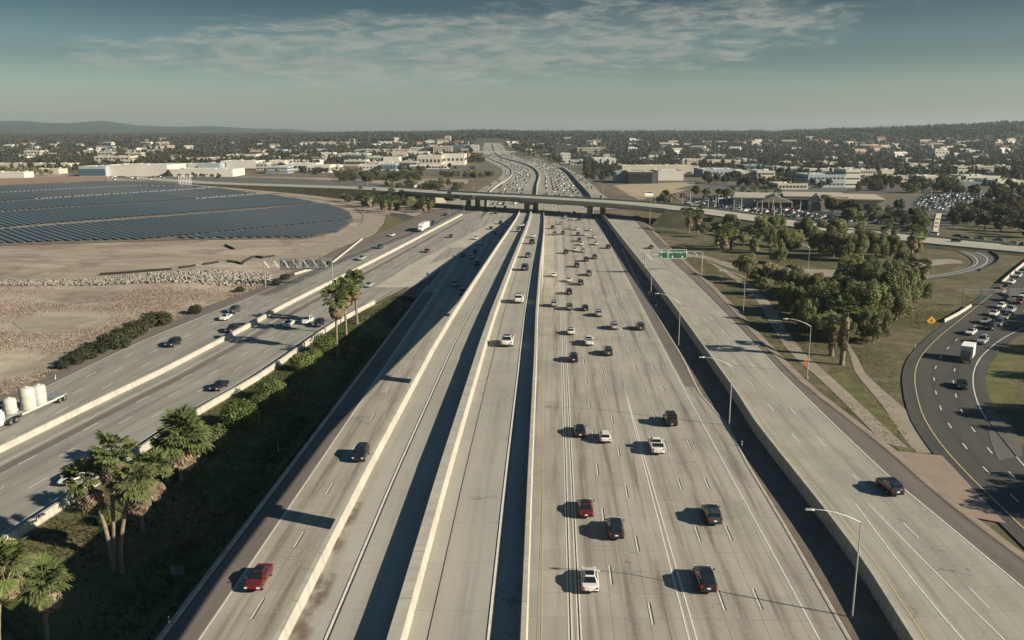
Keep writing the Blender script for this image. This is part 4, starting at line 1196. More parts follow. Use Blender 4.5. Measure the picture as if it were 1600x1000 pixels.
NB2 = [(884, 396, 'suv', 'black'), (911, 394, 'suv', 'silver'), (898, 392, 'sedan', 'white'), (950, 388, 'suv', 'black'), (908, 383, 'sedan', 'white'), (931, 382.5, 'sedan', 'white'), (905, 377, 'suv', 'dark grey'), (928.5, 372, 'sedan', 'white'), (914, 368, 'hatchback', 'white'), (903, 368, 'suv', 'dark grey'), (866.5, 367, 'suv', 'grey'), (879.5, 366, 'suv', 'black'), (922, 360.5, 'sedan', 'white'), (901, 359.5, 'sedan', 'white'), (863.5, 357, 'suv', 'black'), (890, 358, 'hatchback', 'silver'), (876, 350.5, 'sedan', 'tan'), (905, 344, 'suv', 'black'), (896, 344, 'sedan', 'white'), (883, 341, 'suv', 'silver'), (912, 339, 'sedan', 'white'), (897, 334.5, 'suv', 'black'), (894, 338, 'suv', 'dark grey'), (873, 334, 'suv', 'black')]
def ordl(i, n=None): return ords[i] if i < len(ords) else str(i + 1) + 'th'
cnt = {}
for px, py, kd, c in sorted(NB2, key=lambda q: -q[1]):
    i = cnt[c] = cnt.get(c, -1) + 1
    where = 'in bridge shadow' if py < 352 else 'short of bridge shadow'
    car(kd, c, P(px, py, .02), UP, f'{c} {KWORD[kd]}, {ordl(i)} {c} one past the sign, {where}', 'cars on the northbound lanes')
# carpool ramps on the viaduct
on_ramp = on_ramp_height
for px, py, kd, c, dr, lab in ((793, 538, 'sedan', 'white', 1, 'white sedan with dark rear glass, nearest on the right carpool ramp'), (811, 472, 'suv', 'white', 1, 'white SUV second on the right carpool ramp'),
    (820, 422, 'suv', 'dark grey', 1, 'dark grey SUV third on the right carpool ramp'), (825, 402, 'sedan', 'grey', 1, 'grey sedan with a long shadow fourth on the right carpool ramp'),
    (831, 381, 'suv', 'black', 1, 'black SUV fifth on the right carpool ramp'), (833, 371, 'hatchback', 'white', 1, 'white hatchback farthest on the right carpool ramp'),
    (810, 362, 'suv', 'grey', -1, 'grey SUV facing the viewer at the foot of the left carpool ramp'), (816, 354, 'sedan', 'white', -1, 'white sedan farthest on the left carpool ramp')):
    q = on_ramp(px, py)
    car(kd, c, q + Vector((0, 0, .03)), UP * dr, lab, 'cars on the carpool ramps')
# southbound
SB = [(405, 910, 'sedan', 'red', 'red sedan coming toward the viewer on the southbound edge line'), (564, 715, 'suv', 'black', 'black SUV coming toward the viewer, alone left of the viaduct'),
 (723, 460, 'suv', 'dark grey', 'dark SUV half in shade beside the viaduct wall'), (710, 447, 'suv', 'tan', 'tan SUV coming toward the viewer in the shaded lanes'),
 (745.6, 414, 'suv', 'black', 'black SUV behind the silver car in the shaded lanes'), (737, 403, 'sedan', 'silver', 'silver sedan between three dark cars in the shade'),
 (722.5, 401, 'suv', 'black', 'black SUV at the left tip of the wall shadow'), (742, 394, 'sedan', 'dark grey', 'dark sedan entering the wall shadow'),
 (778, 382, 'sedan', 'grey', 'grey sedan deepest in shade against the viaduct wall'), (750, 382, 'sedan', 'white', 'white sedan just outside the wall shadow'),
 (744, 374, 'hatchback', 'white', 'white hatchback uphill of the white sedan beside the shadow'), (704.5, 371, 'sedan', 'dark grey', 'dark sedan alone on the wide pale gore'),
 (773, 366, 'suv', 'black', 'black SUV nearest the far end of the wall shadow'), (767, 358, 'sedan', 'dark grey', 'dark sedan behind the black SUV, farther from the wall'),
 (794, 353, 'sedan', 'white', 'white sedan close to the ramp foot, southbound'), (782, 350, 'suv', 'black', 'black SUV before the bridge shadow, southbound'),
 (774.5, 334, 'suv', 'black', 'black SUV inside the bridge shadow, southbound'), (773, 326, 'sedan', 'dark grey', 'dark sedan just beyond the bridge shadow, southbound'), (789, 325, 'sedan', 'dark blue', 'dark blue sedan under the bridge beam, southbound')]
for px, py, kd, c, lab in SB:
    car(kd, c, P(px, py, .03), DOWN, lab, 'cars on the southbound lanes')
LF = [(271, 540, 'suv', 'black', 'black SUV alone on the outer left freeway beside the bushes'), (353, 499, 'sedan', 'white', 'white sedan beside a dark car on the outer left freeway'),
 (366, 488, 'suv', 'dark grey', 'dark SUV beyond the white sedan on the outer left freeway'), (363, 518, 'suv', 'black', 'black SUV by the median barrier of the left freeway'),
 (451, 509, 'sedan', 'white', 'white sedan leading the trio on the inner left freeway'), (481, 505, 'suv', 'white', 'white SUV in the middle of the trio on the inner left freeway'),
 (498, 509, 'suv', 'black', 'black SUV closest to the palms in the trio'), (343, 607, 'sedan', 'black', 'black sedan alone beside the barrier above the shrubs'),
 (577, 448, 'sedan', 'silver', 'silver sedan just right of the three tall palms'), (667, 394, 'sedan', 'red', 'dark red sedan on the broad pale pavement'),
 (114, 752, 'hatchback', 'white', 'white hatchback half hidden behind the near palm crowns'), (566, 406, 'pickup', 'silver', 'silver pickup on the dark outer lane past the gantry'),
 (594, 388, 'suv', 'dark grey', 'dark SUV on the dark outer lane behind the pickup'), (613, 369, 'sedan', 'white', 'white sedan at the mouth of the curving on-ramp'),
 (514, 416, 'suv', 'black', 'black SUV seen through the left sign gantry'), (677, 350, 'suv', 'dark grey', 'dark SUV beside the white semi trailer'), (696, 337, 'sedan', 'black', 'black sedan beyond the white semi near the bridge')]
LFD = [-q for q in (tang(lf_med, Vector((-70, 130, 0))), tang(lf_med, Vector((-50, 300, 0))))]
for px, py, kd, c, lab in LF:
    q = P(px, py, .04)
    car(kd, c, q, -tang(lf_med, q), lab, 'cars on the left freeway')
car('suv', 'black', P(1389, 766, RRZ + .03), Vector((tang(rr_edge, P(1389, 766, 1)))), 'black SUV alone on the right carriageway', 'cars on the right carriageway')
car('sedan', 'dark grey', P(1017, 388, RRZ + .03), UP, 'dark sedan far along the right carriageway behind the green sign', 'cars on the right carriageway')
EX = [(1517, 522, 'sedan', 'white', 'white sedan leading the queue on the curving road'), (1535, 536, 'suv', 'silver', 'silver SUV right of the leading white sedan on the curving road'), (1540, 505, 'sedan', 'silver', 'silver sedan second in the left file of the queue'),
 (1553, 493, 'sedan', 'white', 'white sedan third in the left file of the queue'), (1564, 481, 'hatchback', 'white', 'white hatchback fourth in the left file of the queue'), (1571, 498, 'sedan', 'tan', 'tan sedan in the right file of the queue'), (1579, 488, 'suv', 'silver', 'silver SUV behind the tan sedan in the queue'),
 (1561, 509, 'suv', 'grey', 'grey SUV in the middle of the right file'), (1548, 514, 'sedan', 'black', 'black sedan in shade at the head of the right file'), (1572, 470, 'suv', 'black', 'black SUV before the overhead sign frame'), (1593, 474, 'sedan', 'red', 'dark red sedan at the picture edge of the queue'),
 (1598, 464, 'sedan', 'white', 'white sedan beyond the dark red one in the queue'), (1565, 458, 'hatchback', 'tan', 'yellowish hatchback under the overhead sign frame'), (1581, 462, 'sedan', 'blue grey', 'blue grey sedan right of the yellowish hatchback'), (1571, 451, 'sedan', 'black', 'black sedan by the white barrier'),
 (1580, 443, 'sedan', 'white', 'white sedan by the white barrier'), (1591, 433, 'suv', 'silver', 'silver SUV by the upper end of the white barrier'), (1597, 426, 'sedan', 'dark grey', 'dark sedan at the top end of the queue'), (1503, 605, 'sedan', 'black', 'black sedan in deep tree shade on the curve')]
exM = mid(exL, exR, .5, 160)
for px, py, kd, c, lab in EX:
    q = P(px, py, .03)
    car(kd, c, q, tang(exM, q) * -1, lab, 'queue on the curving road')
OVC = [(1457, 368, 'van', 'white', -1, 'white van on the cross road below the leaning pylon sign'), (1497, 371, 'sedan', 'black', 1, 'black sedan on the near side of the cross road past the pylon sign'), (1508, 374, 'sedan', 'dark grey', -1, 'dark sedan behind the black one on the cross road'), (1494, 378, 'hatchback', 'black', 1, 'black hatchback waiting at the loop ramp junction'),
 (1530, 375, 'sedan', 'blue grey', -1, 'blue grey sedan in the middle of the cross road queue'), (1559, 377, 'sedan', 'grey', -1, 'grey sedan fourth in the cross road queue'), (1581, 383, 'suv', 'silver', -1, 'silver SUV last whole car in the cross road queue'), (1597, 384, 'sedan', 'black', -1, 'black sedan cut by the picture edge on the cross road'), (1412, 363, 'sedan', 'dark grey', -1, 'dark sedan half behind palms on the cross road')]
def ovz(x, y):
    i, _ = near_ov(x, y); return float(OVX[i, 2])
def on_ov(px, py):
    z = 4.0
    for _ in range(30):
        q = P(px, py, z); z = lerp(z, ovz(q.x, q.y), .6)
    return P(px, py, z)
for px, py, kd, c, s, lab in OVC + [(716, 309.5, 'suv', 'black', 1, 'black SUV on the bridge over the southbound lanes'), (736, 308.5, 'sedan', 'grey', 1, 'grey sedan on the bridge above the left pier'), (702.5, 303, 'sedan', 'dark grey', -1, 'dark sedan at the far kerb of the bridge'), (564, 295, 'suv', 'dark grey', 1, 'dark SUV on the cross road left of the bridge'), (586, 298, 'suv', 'blue grey', 1, 'blue grey SUV approaching the bridge from the left')]:
    q = on_ov(px, py); t_ = tang(ovl, Vector((q.x, q.y, ovz(q.x, q.y)))); t_.z = 0
    car(kd, c, q + Vector((0, 0, .03)), t_ * s, lab, 'cars on the cross road')
for px, py, kd, c, lab in ((493, 303, 'pickup', 'silver', 'silver pickup on the track above the solar field'), (1385, 399, 'hatchback', 'red', 'dark red hatchback parked among the pepper trees')):
    car(kd, c, PG(px, py, .1), Vector((1, -.5, 0)), lab, 'cars off the road')

# ---- trucks
def wheel_at(parent, x, y, r=.5, w_=.3):
    b = MB(); rows = []
    for dx, rr_ in ((-w_ / 2, r * .92), (-w_ / 2 + .03, r), (w_ / 2 - .03, r), (w_ / 2, r * .92)): rows.append([(dx, math.cos(2 * math.pi * k / 14) * rr_, math.sin(2 * math.pi * k / 14) * rr_) for k in range(14)])
    b.grid([q[::-1] for q in rows], M['tyre'], closed=True); b.cap(rows[0], M['tyre']); b.cap(rows[-1][::-1], M['tyre'])
    o = b.build('wheel', parent, (x, y, r))
    b = MB(); s = 1 if x > 0 else -1
    ring = [(s * (w_ / 2 + .01), math.cos(2 * math.pi * k / 10) * r * .55, math.sin(2 * math.pi * k / 10) * r * .55) for k in range(10)]
    b.face(ring if s > 0 else ring[::-1], M['rim']); b.build('rim', o)
q = P(660, 361, .04); hd = -tang(lf_med, q)
t = empty('semi_truck', q, math.atan2(hd.y, hd.x) - math.pi / 2, 'white semi truck with a box trailer on the dark outer lane before the bridge', 'truck')
b = MB(); b.box((0, -4.6, 2.45), (2.5, 13.2, 2.8), M['white_truck']); b.build('trailer_box', t)
b = MB(); b.box((0, -4.6, .95), (1.4, 13, .3), M['trim']); b.build('trailer_frame', t)
b = MB(); b.grid([[(-1.2, 2.6, .6), (1.2, 2.6, .6), (1.2, 2.6, 3.7), (-1.2, 2.6, 3.7)], [(-1.2, 4.3, .6), (1.2, 4.3, .6), (1.15, 4.1, 3.0), (-1.15, 4.1, 3.0)], [(-1.05, 4.5, .6), (1.05, 4.5, .6), (1.0, 4.4, 1.75), (-1.0, 4.4, 1.75)], [(-.95, 6.1, .65), (.95, 6.1, .65), (.9, 6.0, 1.5), (-.9, 6.0, 1.5)]], M['white_truck'], closed=True)
b.cap([(-1.2, 2.6, .6), (1.2, 2.6, .6), (1.2, 2.6, 3.7), (-1.2, 2.6, 3.7)], M['white_truck'], True); b.cap([(-.95, 6.1, .65), (.95, 6.1, .65), (.9, 6.0, 1.5), (-.9, 6.0, 1.5)], M['white_truck']); b.build('cab', t)
b = MB(); b.face([(-1.0, 4.32, 1.95), (1.0, 4.32, 1.95), (1.0, 4.17, 2.8), (-1.0, 4.17, 2.8)], M['glass']); b.build('windscreen', t)
b = MB(); b.box((0, 6.1, 1.05), (1.2, .06, .7), M['dark_metal']); b.build('grille', t)
for x in (-1.05, 1.05):
    for y in (5.2, 2.6, 1.4, -9.4, -10.6): wheel_at(t, x, y)
# flatbed with three white tanks, its tractor beyond the picture edge
q0, q1 = P(84, 629, .04), P(0, 664, .04)
hd = -tang(lf_med, q1)
t = empty('flatbed_truck', q0, math.atan2(hd.y, hd.x) - math.pi / 2, 'low flatbed truck carrying white tanks, entering at the left edge', 'truck')
b = MB(); b.box((0, 5.0, .82), (2.5, 8.6, .22), M['steel']); b.build('drop_deck', t)
b = MB(); b.box((0, -.4, 1.12), (2.5, 3.2, .24), M['steel']); b.build('rear_deck', t)
b = MB(); b.box((0, 11.2, 1.42), (2.5, 4.4, .24), M['steel']); b.box((0, 9.15, 1.12), (2.5, .2, .8), M['steel']); b.build('gooseneck', t)
for s in (-1, 1):
    b = MB(); b.box((s * 1.24, 4.0, 1.0), (.09, 10.4, .2), M['white_paint']); b.build('side_rail', t)
for x in (-1.08, 1.08):
    for y in (-1.35, -.1, 10.6, 11.9, 16.0): wheel_at(t, x, y, .5, .34)
b = MB(); b.box((0, 13.2, 1.9), (2.4, .3, 1.6), M['white_truck']); b.box((0, 15.0, 1.9), (2.4, 3.2, 2.5), M['white_truck']); b.box((0, 17.4, 1.3), (2.1, 1.7, 1.3), M['white_truck']); b.build('tractor_cab', t)
for i, (y, r_, h) in enumerate(((3.3, 1.12, 3.35), (6.1, 1.22, 3.75), (10.2, 1.0, 2.5))):
    zb_ = .94 if y < 9 else 1.55
    b = MB(); rows = []
    for f, rr_ in ((0, .96), (.03, 1), (.3, 1), (.32, 1.015), (.34, 1), (.62, 1), (.64, 1.015), (.66, 1), (.86, 1), (.95, .86), (1, .5)):
        rows.append([(math.cos(2 * math.pi * k / 20) * r_ * rr_, math.sin(2 * math.pi * k / 20) * r_ * rr_, f * h) for k in range(20)])
    b.grid(rows, M['white_tank'], closed=True); b.cap(rows[-1], M['white_tank'])
    b2 = MB(); b2.tube([(0, 0, h - .02), (0, 0, h + .13)], .3, M['white_tank'], 10)
    rz = math.atan2(hd.y, hd.x) - math.pi / 2
    wp = q0 + Vector((-math.sin(rz) * y, math.cos(rz) * y, zb_))
    root = b.build('tank', None, wp, (0, 0, rz), smooth=False); sharp(root.data, 40)
    tag(root, ['slim tall white tank at the rear of the flatbed', 'widest white tank in the middle of the flatbed', 'short white tank nearest the flatbed front at the picture edge'][i], 'tank', 'tanks on the flatbed')
    b2.build('lid', root)
q = P(1510, 563, .03); hd = tang(exM, q) * -1
t = empty('box_truck', q, math.atan2(hd.y, hd.x) - math.pi / 2, 'pale box truck with a white roof alone on the curving road', 'truck')
b = MB(); b.box((0, -1.2, 1.95), (2.3, 4.6, 2.4), M['white_truck']); b.build('cargo_box', t)
b = MB(); b.box((0, -1.2, 3.2), (2.36, 4.7, .12), M['sign_white']); b.build('roof', t)
b = MB(); b.grid([[(-1.0, 1.2, .5), (1.0, 1.2, .5), (.95, 1.2, 2.3), (-.95, 1.2, 2.3)], [(-1.0, 2.2, .5), (1.0, 2.2, .5), (.9, 1.9, 2.25), (-.9, 1.9, 2.25)], [(-.95, 3.1, .55), (.95, 3.1, .55), (.9, 3.0, 1.3), (-.9, 3.0, 1.3)]], PAINT['dark grey'], closed=True); b.cap([(-.95, 3.1, .55), (.95, 3.1, .55), (.9, 3.0, 1.3), (-.9, 3.0, 1.3)], PAINT['dark grey']); b.build('cab', t)
b = MB(); b.face([(-.85, 2.25, 1.4), (.85, 2.25, 1.4), (.82, 1.98, 2.15), (-.82, 1.98, 2.15)], M['glass']); b.build('windscreen', t)
for x in (-.95, .95):
    for y in (2.3, -2.2): wheel_at(t, x, y, .42, .28)
# ---- distant traffic and parked cars
rg = random.Random(5)
pool = ['white'] * 4 + ['silver'] * 4 + ['grey'] * 3 + ['black'] * 4 + ['dark grey'] * 4 + ['dark blue', 'red', 'tan', 'blue grey']
kinds = ['sedan', 'suv', 'suv', 'hatchback', 'pickup', 'sedan']
far_slots = []
LANES = {'n': [mid(med_far, nbr_far, t) for t in (.22, .39, .49, .59, .69, .79, .89)], 's': [mid(sbl_far, med_far, t) for t in (.14, .25, .36, .47, .58, .69)],
         'c': [mid(col_far, sbl_far[:int(len(sbl_far) * .72)], t) for t in (.35, .65)], 'r': [mid(rrl_far, rrr_far, t) for t in (.35, .65)]}
lane_of = {'n': 'dense northbound traffic beyond the bridge', 's': 'southbound traffic beyond the bridge', 'c': 'sparse collector lanes beyond the bridge', 'r': 'right carriageway beyond the bridge'}
for key, gap0, y0, y1 in (('n', 44, 560, 2500), ('s', 58, 575, 2200), ('c', 110, 600, 1300), ('r', 85, 580, 1500)):
    for ln_ in LANES[key]:
        acc = rg.random() * gap0
        for a, b_ in zip(ln_, ln_[1:]):
            acc -= (b_ - a).length
            while acc < 0:
                p_ = b_ + (b_ - a).normalized() * acc
                acc += gap0 * rg.uniform(.45, 1.7) * (1 + max(0, p_.y - 1000) / 1800)
                if y0 < p_.y < y1: far_slots.append((p_.y, p_, (b_ - a).normalized() * (1 if key in 'nr' else -1), rg.choice(kinds), rg.choice(pool + ['black', 'dark grey', 'grey', 'dark blue', 'grey', 'dark grey']), lane_of[key], .24))
def rows_of(poly, d, pitch, row_gap, n):
    """parked cars in rows inside a pixel polygon"""
    c = [P(a, b) for a, b in poly]
    xs = [q.x for q in c]; ys = [q.y for q in c]
    def inside(x, y):
        r_ = False
        for i in range(len(c)):
            a, b = c[i], c[i - 1]
            if (a.y > y) != (b.y > y) and x < (b.x - a.x) * (y - a.y) / (b.y - a.y) + a.x: r_ = not r_
        return r_
    out = []; d = d.normalized(); e = Vector((-d.y, d.x, 0)); mid_ = sum(c, Vector()) / len(c)
    for i in range(-60, 61):
        for j in range(-60, 61):
            q = mid_ + d * i * pitch + e * (j // 2 * row_gap + (j % 2) * 5.6)
            if inside(q.x, q.y) and rg.random() < .82: out.append(q)
    rg.shuffle(out)
    return out[:n], e
for poly, d, n, lab in (([(1066, 330), (1078, 311), (1130, 307), (1205, 315), (1262, 334), (1345, 343), (1330, 350), (1250, 343), (1150, 335)], Vector((.8, -.6, 0)), 420, 'car lot beside the bridge'),
                        ([(1430, 318), (1445, 306), (1500, 302), (1560, 305), (1545, 314), (1500, 325), (1440, 330)], Vector((.8, -.6, 0)), 260, 'pale far car lot'),
                        ([(1310, 338), (1340, 330), (1430, 333), (1440, 348), (1390, 352), (1330, 345)], Vector((.8, -.6, 0)), 60, 'car lot under the trees'),
                        ([(166, 281), (168, 276), (262, 276), (262, 280)], Vector((1, 0, 0)), 26, 'parking row before the long white warehouse')):
    ps, e = rows_of(poly, d, 2.75, 17.5, n)
    for q in ps: far_slots.append((q.y, q, e, rg.choice(kinds), rg.choice(pool if 'pale' not in lab else ['white', 'silver', 'white', 'silver', 'grey', 'black']), lab, .08 + gz1(q.x, q.y)))
far_slots.sort(key=lambda s: s[0])
left_over = []
for i, (y, p_, d, kd, c, lab, up) in enumerate(far_slots):
    z = up if 'lot' in lab or 'row' in lab else gz1(p_.x, p_.y) + up
    if N_CARS[0] < 300:
        word = 'parked in the ' if ('lot' in lab or 'row' in lab) else 'in the '
        car(kd, c, Vector((p_.x, p_.y, z)), d, f'{c} {KWORD[kd]} {word}{lab}', lab, low=True)
    else: left_over.append((p_, d, kd, c, z))
# the rest: one mass of cars too small to tell apart
VV, FF, MI, mats = [], [], [], []
nv = 0
for p_, d, kd, c, z in left_over:
    L, W, hz, bz, H, a0, a1, a2, a3, rw = CAR_DIM[kd]
    rz = math.atan2(d.y, d.x) - math.pi / 2; ca_, sa_ = math.cos(rz), math.sin(rz)
    for (y0, y1, y2, y3, w0, w1, zl, zh, mt) in ((-L / 2, -L / 2, L / 2, L / 2, W / 2, W / 2, .3, bz, PAINT[c]), (a0 * L, a1 * L, a2 * L, a3 * L, W * .44, rw, bz, H, M['glass']), (a1 * L, a1 * L, a2 * L, a2 * L, rw * .95, rw * .95, H, H + .03, PAINT[c])):
        if mt not in mats: mats.append(mt)
        pts = [(-w0, y0, zl), (w0, y0, zl), (w0, y3, zl), (-w0, y3, zl), (-w1, y1, zh), (w1, y1, zh), (w1, y2, zh), (-w1, y2, zh)]
        VV += [(p_.x + x * ca_ - y * sa_, p_.y + x * sa_ + y * ca_, z + q) for x, y, q in pts]
        for f in ((4, 5, 6, 7), (0, 1, 5, 4), (1, 2, 6, 5), (2, 3, 7, 6), (3, 0, 4, 7)): FF.append([nv + k_ for k_ in f]); MI.append(mats.index(mt))
        nv += 8
if VV: tag(link('distant_cars', np_mesh('distant_cars', np.array(VV), np.array(FF), mats, np.array(MI))), 'mass of tiny distant cars on the freeway and far lots', 'traffic', kind='stuff')
# ================================================================== trees and plants
def leaf_cloud(rng, lobes, n, size, up=.25, droop=0.0, tri=False, fill=.25):
    """many small leaf faces spread through lobes (x, y, z, rx, rz)"""
    lb = np.array(lobes, float)
    wts = lb[:, 3] ** 2; wts /= wts.sum()
    k = rng.choice(len(lb), n, p=wts)
    d = rng.normal(size=(n, 3)); d[:, 2] += up; d /= np.linalg.norm(d, axis=1, keepdims=True)
    r = np.where(rng.random(n) < fill, rng.uniform(.35, .9, n), rng.uniform(.84, 1.08, n))
    c = lb[k, :3] + d * np.stack([lb[k, 3], lb[k, 3], lb[k, 4]], 1) * r[:, None]
    if droop: c[:, 2] -= droop * rng.random(n) ** 2 * (np.hypot(d[:, 0], d[:, 1]))
    nrm = d + rng.normal(size=(n, 3)) * .55; nrm /= np.linalg.norm(nrm, axis=1, keepdims=True)
    a = np.cross(nrm, rng.normal(size=(n, 3))); a /= np.linalg.norm(a, axis=1, keepdims=True) + 1e-9
    b = np.cross(nrm, a)
    s = size * rng.uniform(.55, 1.35, n)[:, None]
    if tri:
        V = np.stack([c - a * s * .6 - b * s * .4, c + a * s * .6 - b * s * .4, c + b * s * .7], 1)
    else:
        V = np.stack([c - a * s * .5, c - b * s * .36, c + a * s * .5, c + b * s * .36], 1)
    q = V.shape[1]
    return V.reshape(-1, 3), np.arange(n * q).reshape(n, q)
def lobes_for(rng, kind, w, h, base):
    L = []
    if kind == 'round':
        for i in range(16):
            a = rng.uniform(0, 6.283); e = rng.uniform(-.35, 1.0); rr = w * .62 * math.sqrt(max(.05, 1 - e * e * .8)) * rng.uniform(.6, 1.05)
            r = w * rng.uniform(.22, .36)
            L.append((math.cos(a) * rr, math.sin(a) * rr, base + (h - base) * (.5 + e * .38), r, r * rng.uniform(.7, .95)))
        L.append((0, 0, base + (h - base) * .5, w * .5, (h - base) * .38))
    elif kind == 'pepper':
        for i in range(44):
            a = rng.uniform(0, 6.283); e = rng.uniform(-.75, 1.0); rr = w * .78 * math.sqrt(max(.05, 1 - e * e * .8)) * rng.uniform(.5, 1.12) * (1 + .18 * math.sin(2 * a + w))
            r = w * rng.uniform(.10, .25)
            L.append((math.cos(a) * rr, math.sin(a) * rr, base + (h - base) * (.52 + e * .38), r, r * rng.uniform(.9, 1.6)))
        L.append((0, 0, base + (h - base) * .48, w * .42, (h - base) * .30))
    elif kind == 'tall':
        for i in range(14):
            f = rng.uniform(0, 1); a = rng.uniform(0, 6.283); r = w * rng.uniform(.3, .5) * (1.1 - .5 * f)
            L.append((math.cos(a) * w * .42 * (1 - .5 * f), math.sin(a) * w * .42 * (1 - .5 * f), base + (h - base) * (.08 + .86 * f), r, r * 1.15))
    elif kind == 'cone':
        for i in range(16):
            f = i / 15; a = rng.uniform(0, 6.283); r = w * (.62 - .50 * f)
            L.append((math.cos(a) * w * .12, math.sin(a) * w * .12, base + (h - base) * f * .95, r, (h - base) * .09))
    elif kind == 'flat':
        for i in range(12):
            a = rng.uniform(0, 6.283); rr = w * rng.uniform(.2, .95); r = w * rng.uniform(.25, .4)
            L.append((math.cos(a) * rr, math.sin(a) * rr, base + (h - base) * rng.uniform(.4, .75), r, r * .6))
    elif kind == 'bush':
        for i in range(9):
            a = rng.uniform(0, 6.283); rr = w * rng.uniform(.1, .65); r = w * rng.uniform(.35, .55)
            L.append((math.cos(a) * rr, math.sin(a) * rr, h * rng.uniform(.35, .6), r, h * .42))
    return L
def trunk_mesh(rng, h, r, lobes, nl, mat):
    mb = MB()
    top = Vector((rng.uniform(-.3, .3), rng.uniform(-.3, .3), h))
    mb.tube([(0, 0, -.4), (0, 0, .2), top * .5 + Vector((.1, 0, 0)), top], [r * 1.35, r, r * .8, r * .6], mat, 7)
    for i in range(nl):
        l = lobes[i % len(lobes)]
        e = Vector(l[:3]); m_ = (top + e) / 2 + Vector((0, 0, .25 * (e - top).length * .4))
        mb.tube([top * .92, m_, e], [r * .5, r * .32, r * .1], mat, 5)
    return mb.mesh('trunk', True)
PROTO = {}
def proto(name, shape, w, h, base, n, leaf, mat, var=2, droop=0.0, tri=False, tr=.25, nl=5, extra=None):
    out = []
    for i in range(var):
        rng = np.random.default_rng(hash(name) % 1000 if False else sum(map(ord, name)) * 7 + i)
        lb = lobes_for(rng, shape, w, h, base)
        V, Fc = leaf_cloud(rng, lb, n, leaf, droop=droop, tri=tri)
        mats = [M[mat]] + ([M[extra]] if extra else [])
        mi = (rng.random(len(Fc)) < .22).astype(int) if extra else None
        cm = np_mesh('crown', V, Fc, mats, mi)
        tm = trunk_mesh(rng, base + (h - base) * .28, tr, lb, nl, M['trunk']) if tr else None
        out.append((cm, tm))
    PROTO[name] = (out, h, w)
proto('pepper_tree', 'pepper', 5.4, 9.0, .7, 19000, .33, 'pepper_leaf', 5, droop=1.5, tr=.34, nl=7)
proto('olive_tree', 'round', 3.6, 6.0, .9, 5000, .38, 'olive_leaf', 3, tr=.22)
proto('broadleaf_tree', 'round', 4.0, 8.0, 1.8, 2600, .6, 'dark_leaf', 3, tr=.26, extra='pepper_leaf')
proto('brown_tree', 'tall', 3.2, 8.0, 1.5, 2000, .55, 'brown_leaf', 2, tr=.2)
proto('eucalyptus_tree', 'tall', 4.2, 14.0, 3.5, 2400, .75, 'dark_leaf', 3, tr=.3, extra='olive_leaf')
proto('conifer_tree', 'cone', 3.6, 14.0, 1.5, 1800, .7, 'dark_leaf', 2, tr=.26)
proto('thicket_tree', 'bush', 4.6, 6.5, 0, 2200, .55, 'dark_leaf', 3, tr=.2, extra='olive_leaf')
proto('shrub', 'bush', 1.7, 2.3, 0, 4200, .17, 'green_leaf', 3, tr=.06, nl=4)
proto('dark_shrub', 'bush', 2.3, 2.4, 0, 1700, .34, 'shrub_leaf', 3, tr=.06, nl=4)
TREE_N = [0]
def tree(kind, x, y, label, group, h=None, wide=1.0, z=None, rg=random):
    ps, ph, pw_ = PROTO[kind]
    s = (h or ph) / ph
    v = ps[TREE_N[0] % len(ps)]; TREE_N[0] += 1
    nm = {'dark_shrub': 'shrub', 'thicket_tree': 'bushy_tree'}.get(kind, kind)
    t = empty(nm, (x, y, gz1(x, y) if z is None else z), rg.uniform(0, 6.28), label, 'shrub' if 'shrub' in kind else 'tree', group)
    t.scale = (s * wide, s * wide, s)
    link('crown', v[0], t)
    if v[1]: link('trunk', v[1], t)
    return t
# ---- palms
def frond_mesh(rng, dead):
    mb = MB(); m = M['palm_dead'] if dead else M['palm_leaf']
    pl = 1.15; n = 15; r0 = 1.25
    mb.grid([[(-.045, 0, 0), (.045, 0, 0)], [(-.035, pl * .5, .05), (.035, pl * .5, .05)], [(-.03, pl, .02), (.03, pl, .02)]], m)
    for i in range(n):
        a = lerp(-1.5, 1.5, i / (n - 1)) + rng.uniform(-.03, .03)
        r = r0 * (1 - .22 * abs(a) / 1.5) * rng.uniform(.88, 1.08)
        da = 1.5 / n * 1.15
        fold = (.07 if i % 2 else -.05)
        sag = -.30 * (1 if not dead else 1.6)
        def pt(rr, aa, z): return (math.sin(aa) * rr, pl + math.cos(aa) * rr * .9, z)
        mb.face([pt(.02, a, .02), pt(r * .74, a - da, fold + sag * .35), pt(r * .78, a + da, fold * -.4 + sag * .35)], m)
        tip = pt(r * (1.05 if not dead else .9), a + rng.uniform(-.05, .05), sag + rng.uniform(-.1, .05))
        mb.face([pt(r * .74, a - da, fold + sag * .35), tip, pt(r * .78, a + da, fold * -.4 + sag * .35)], m)
    return mb.mesh('frond')
prng = random.Random(3)
FR = [frond_mesh(prng, False) for _ in range(4)]; FD = [frond_mesh(prng, True) for _ in range(3)]
def palm_trunk(h, r, lean, shaggy=False):
    mb = MB(); rows = []; n = 9; K = 14
    rr_ = random.Random(int(h * 100))
    for k in range(K + 1):
        f = k / K; c = Vector((lean[0] * f * f, lean[1] * f * f, h * f - .3 * (1 - f)))
        rad = r * (1.35 - .45 * min(1, f * 4)) * (1 + (.06 if k % 2 else -.05))
        if shaggy: rad = r * (1.0 + .25 * sstep(.25, .75, f)) * (1 + rr_.uniform(-.12, .12))
        rows.append([c + Vector((math.cos(q * 2 * math.pi / n), math.sin(q * 2 * math.pi / n), 0)) * rad * (1 + (rr_.uniform(-.15, .15) if shaggy else 0)) for q in range(n)])
    mb.grid(rows, M['palm_trunk'], True); mb.cap(rows[-1], M['palm_trunk'])
    return mb.mesh('trunk', True)
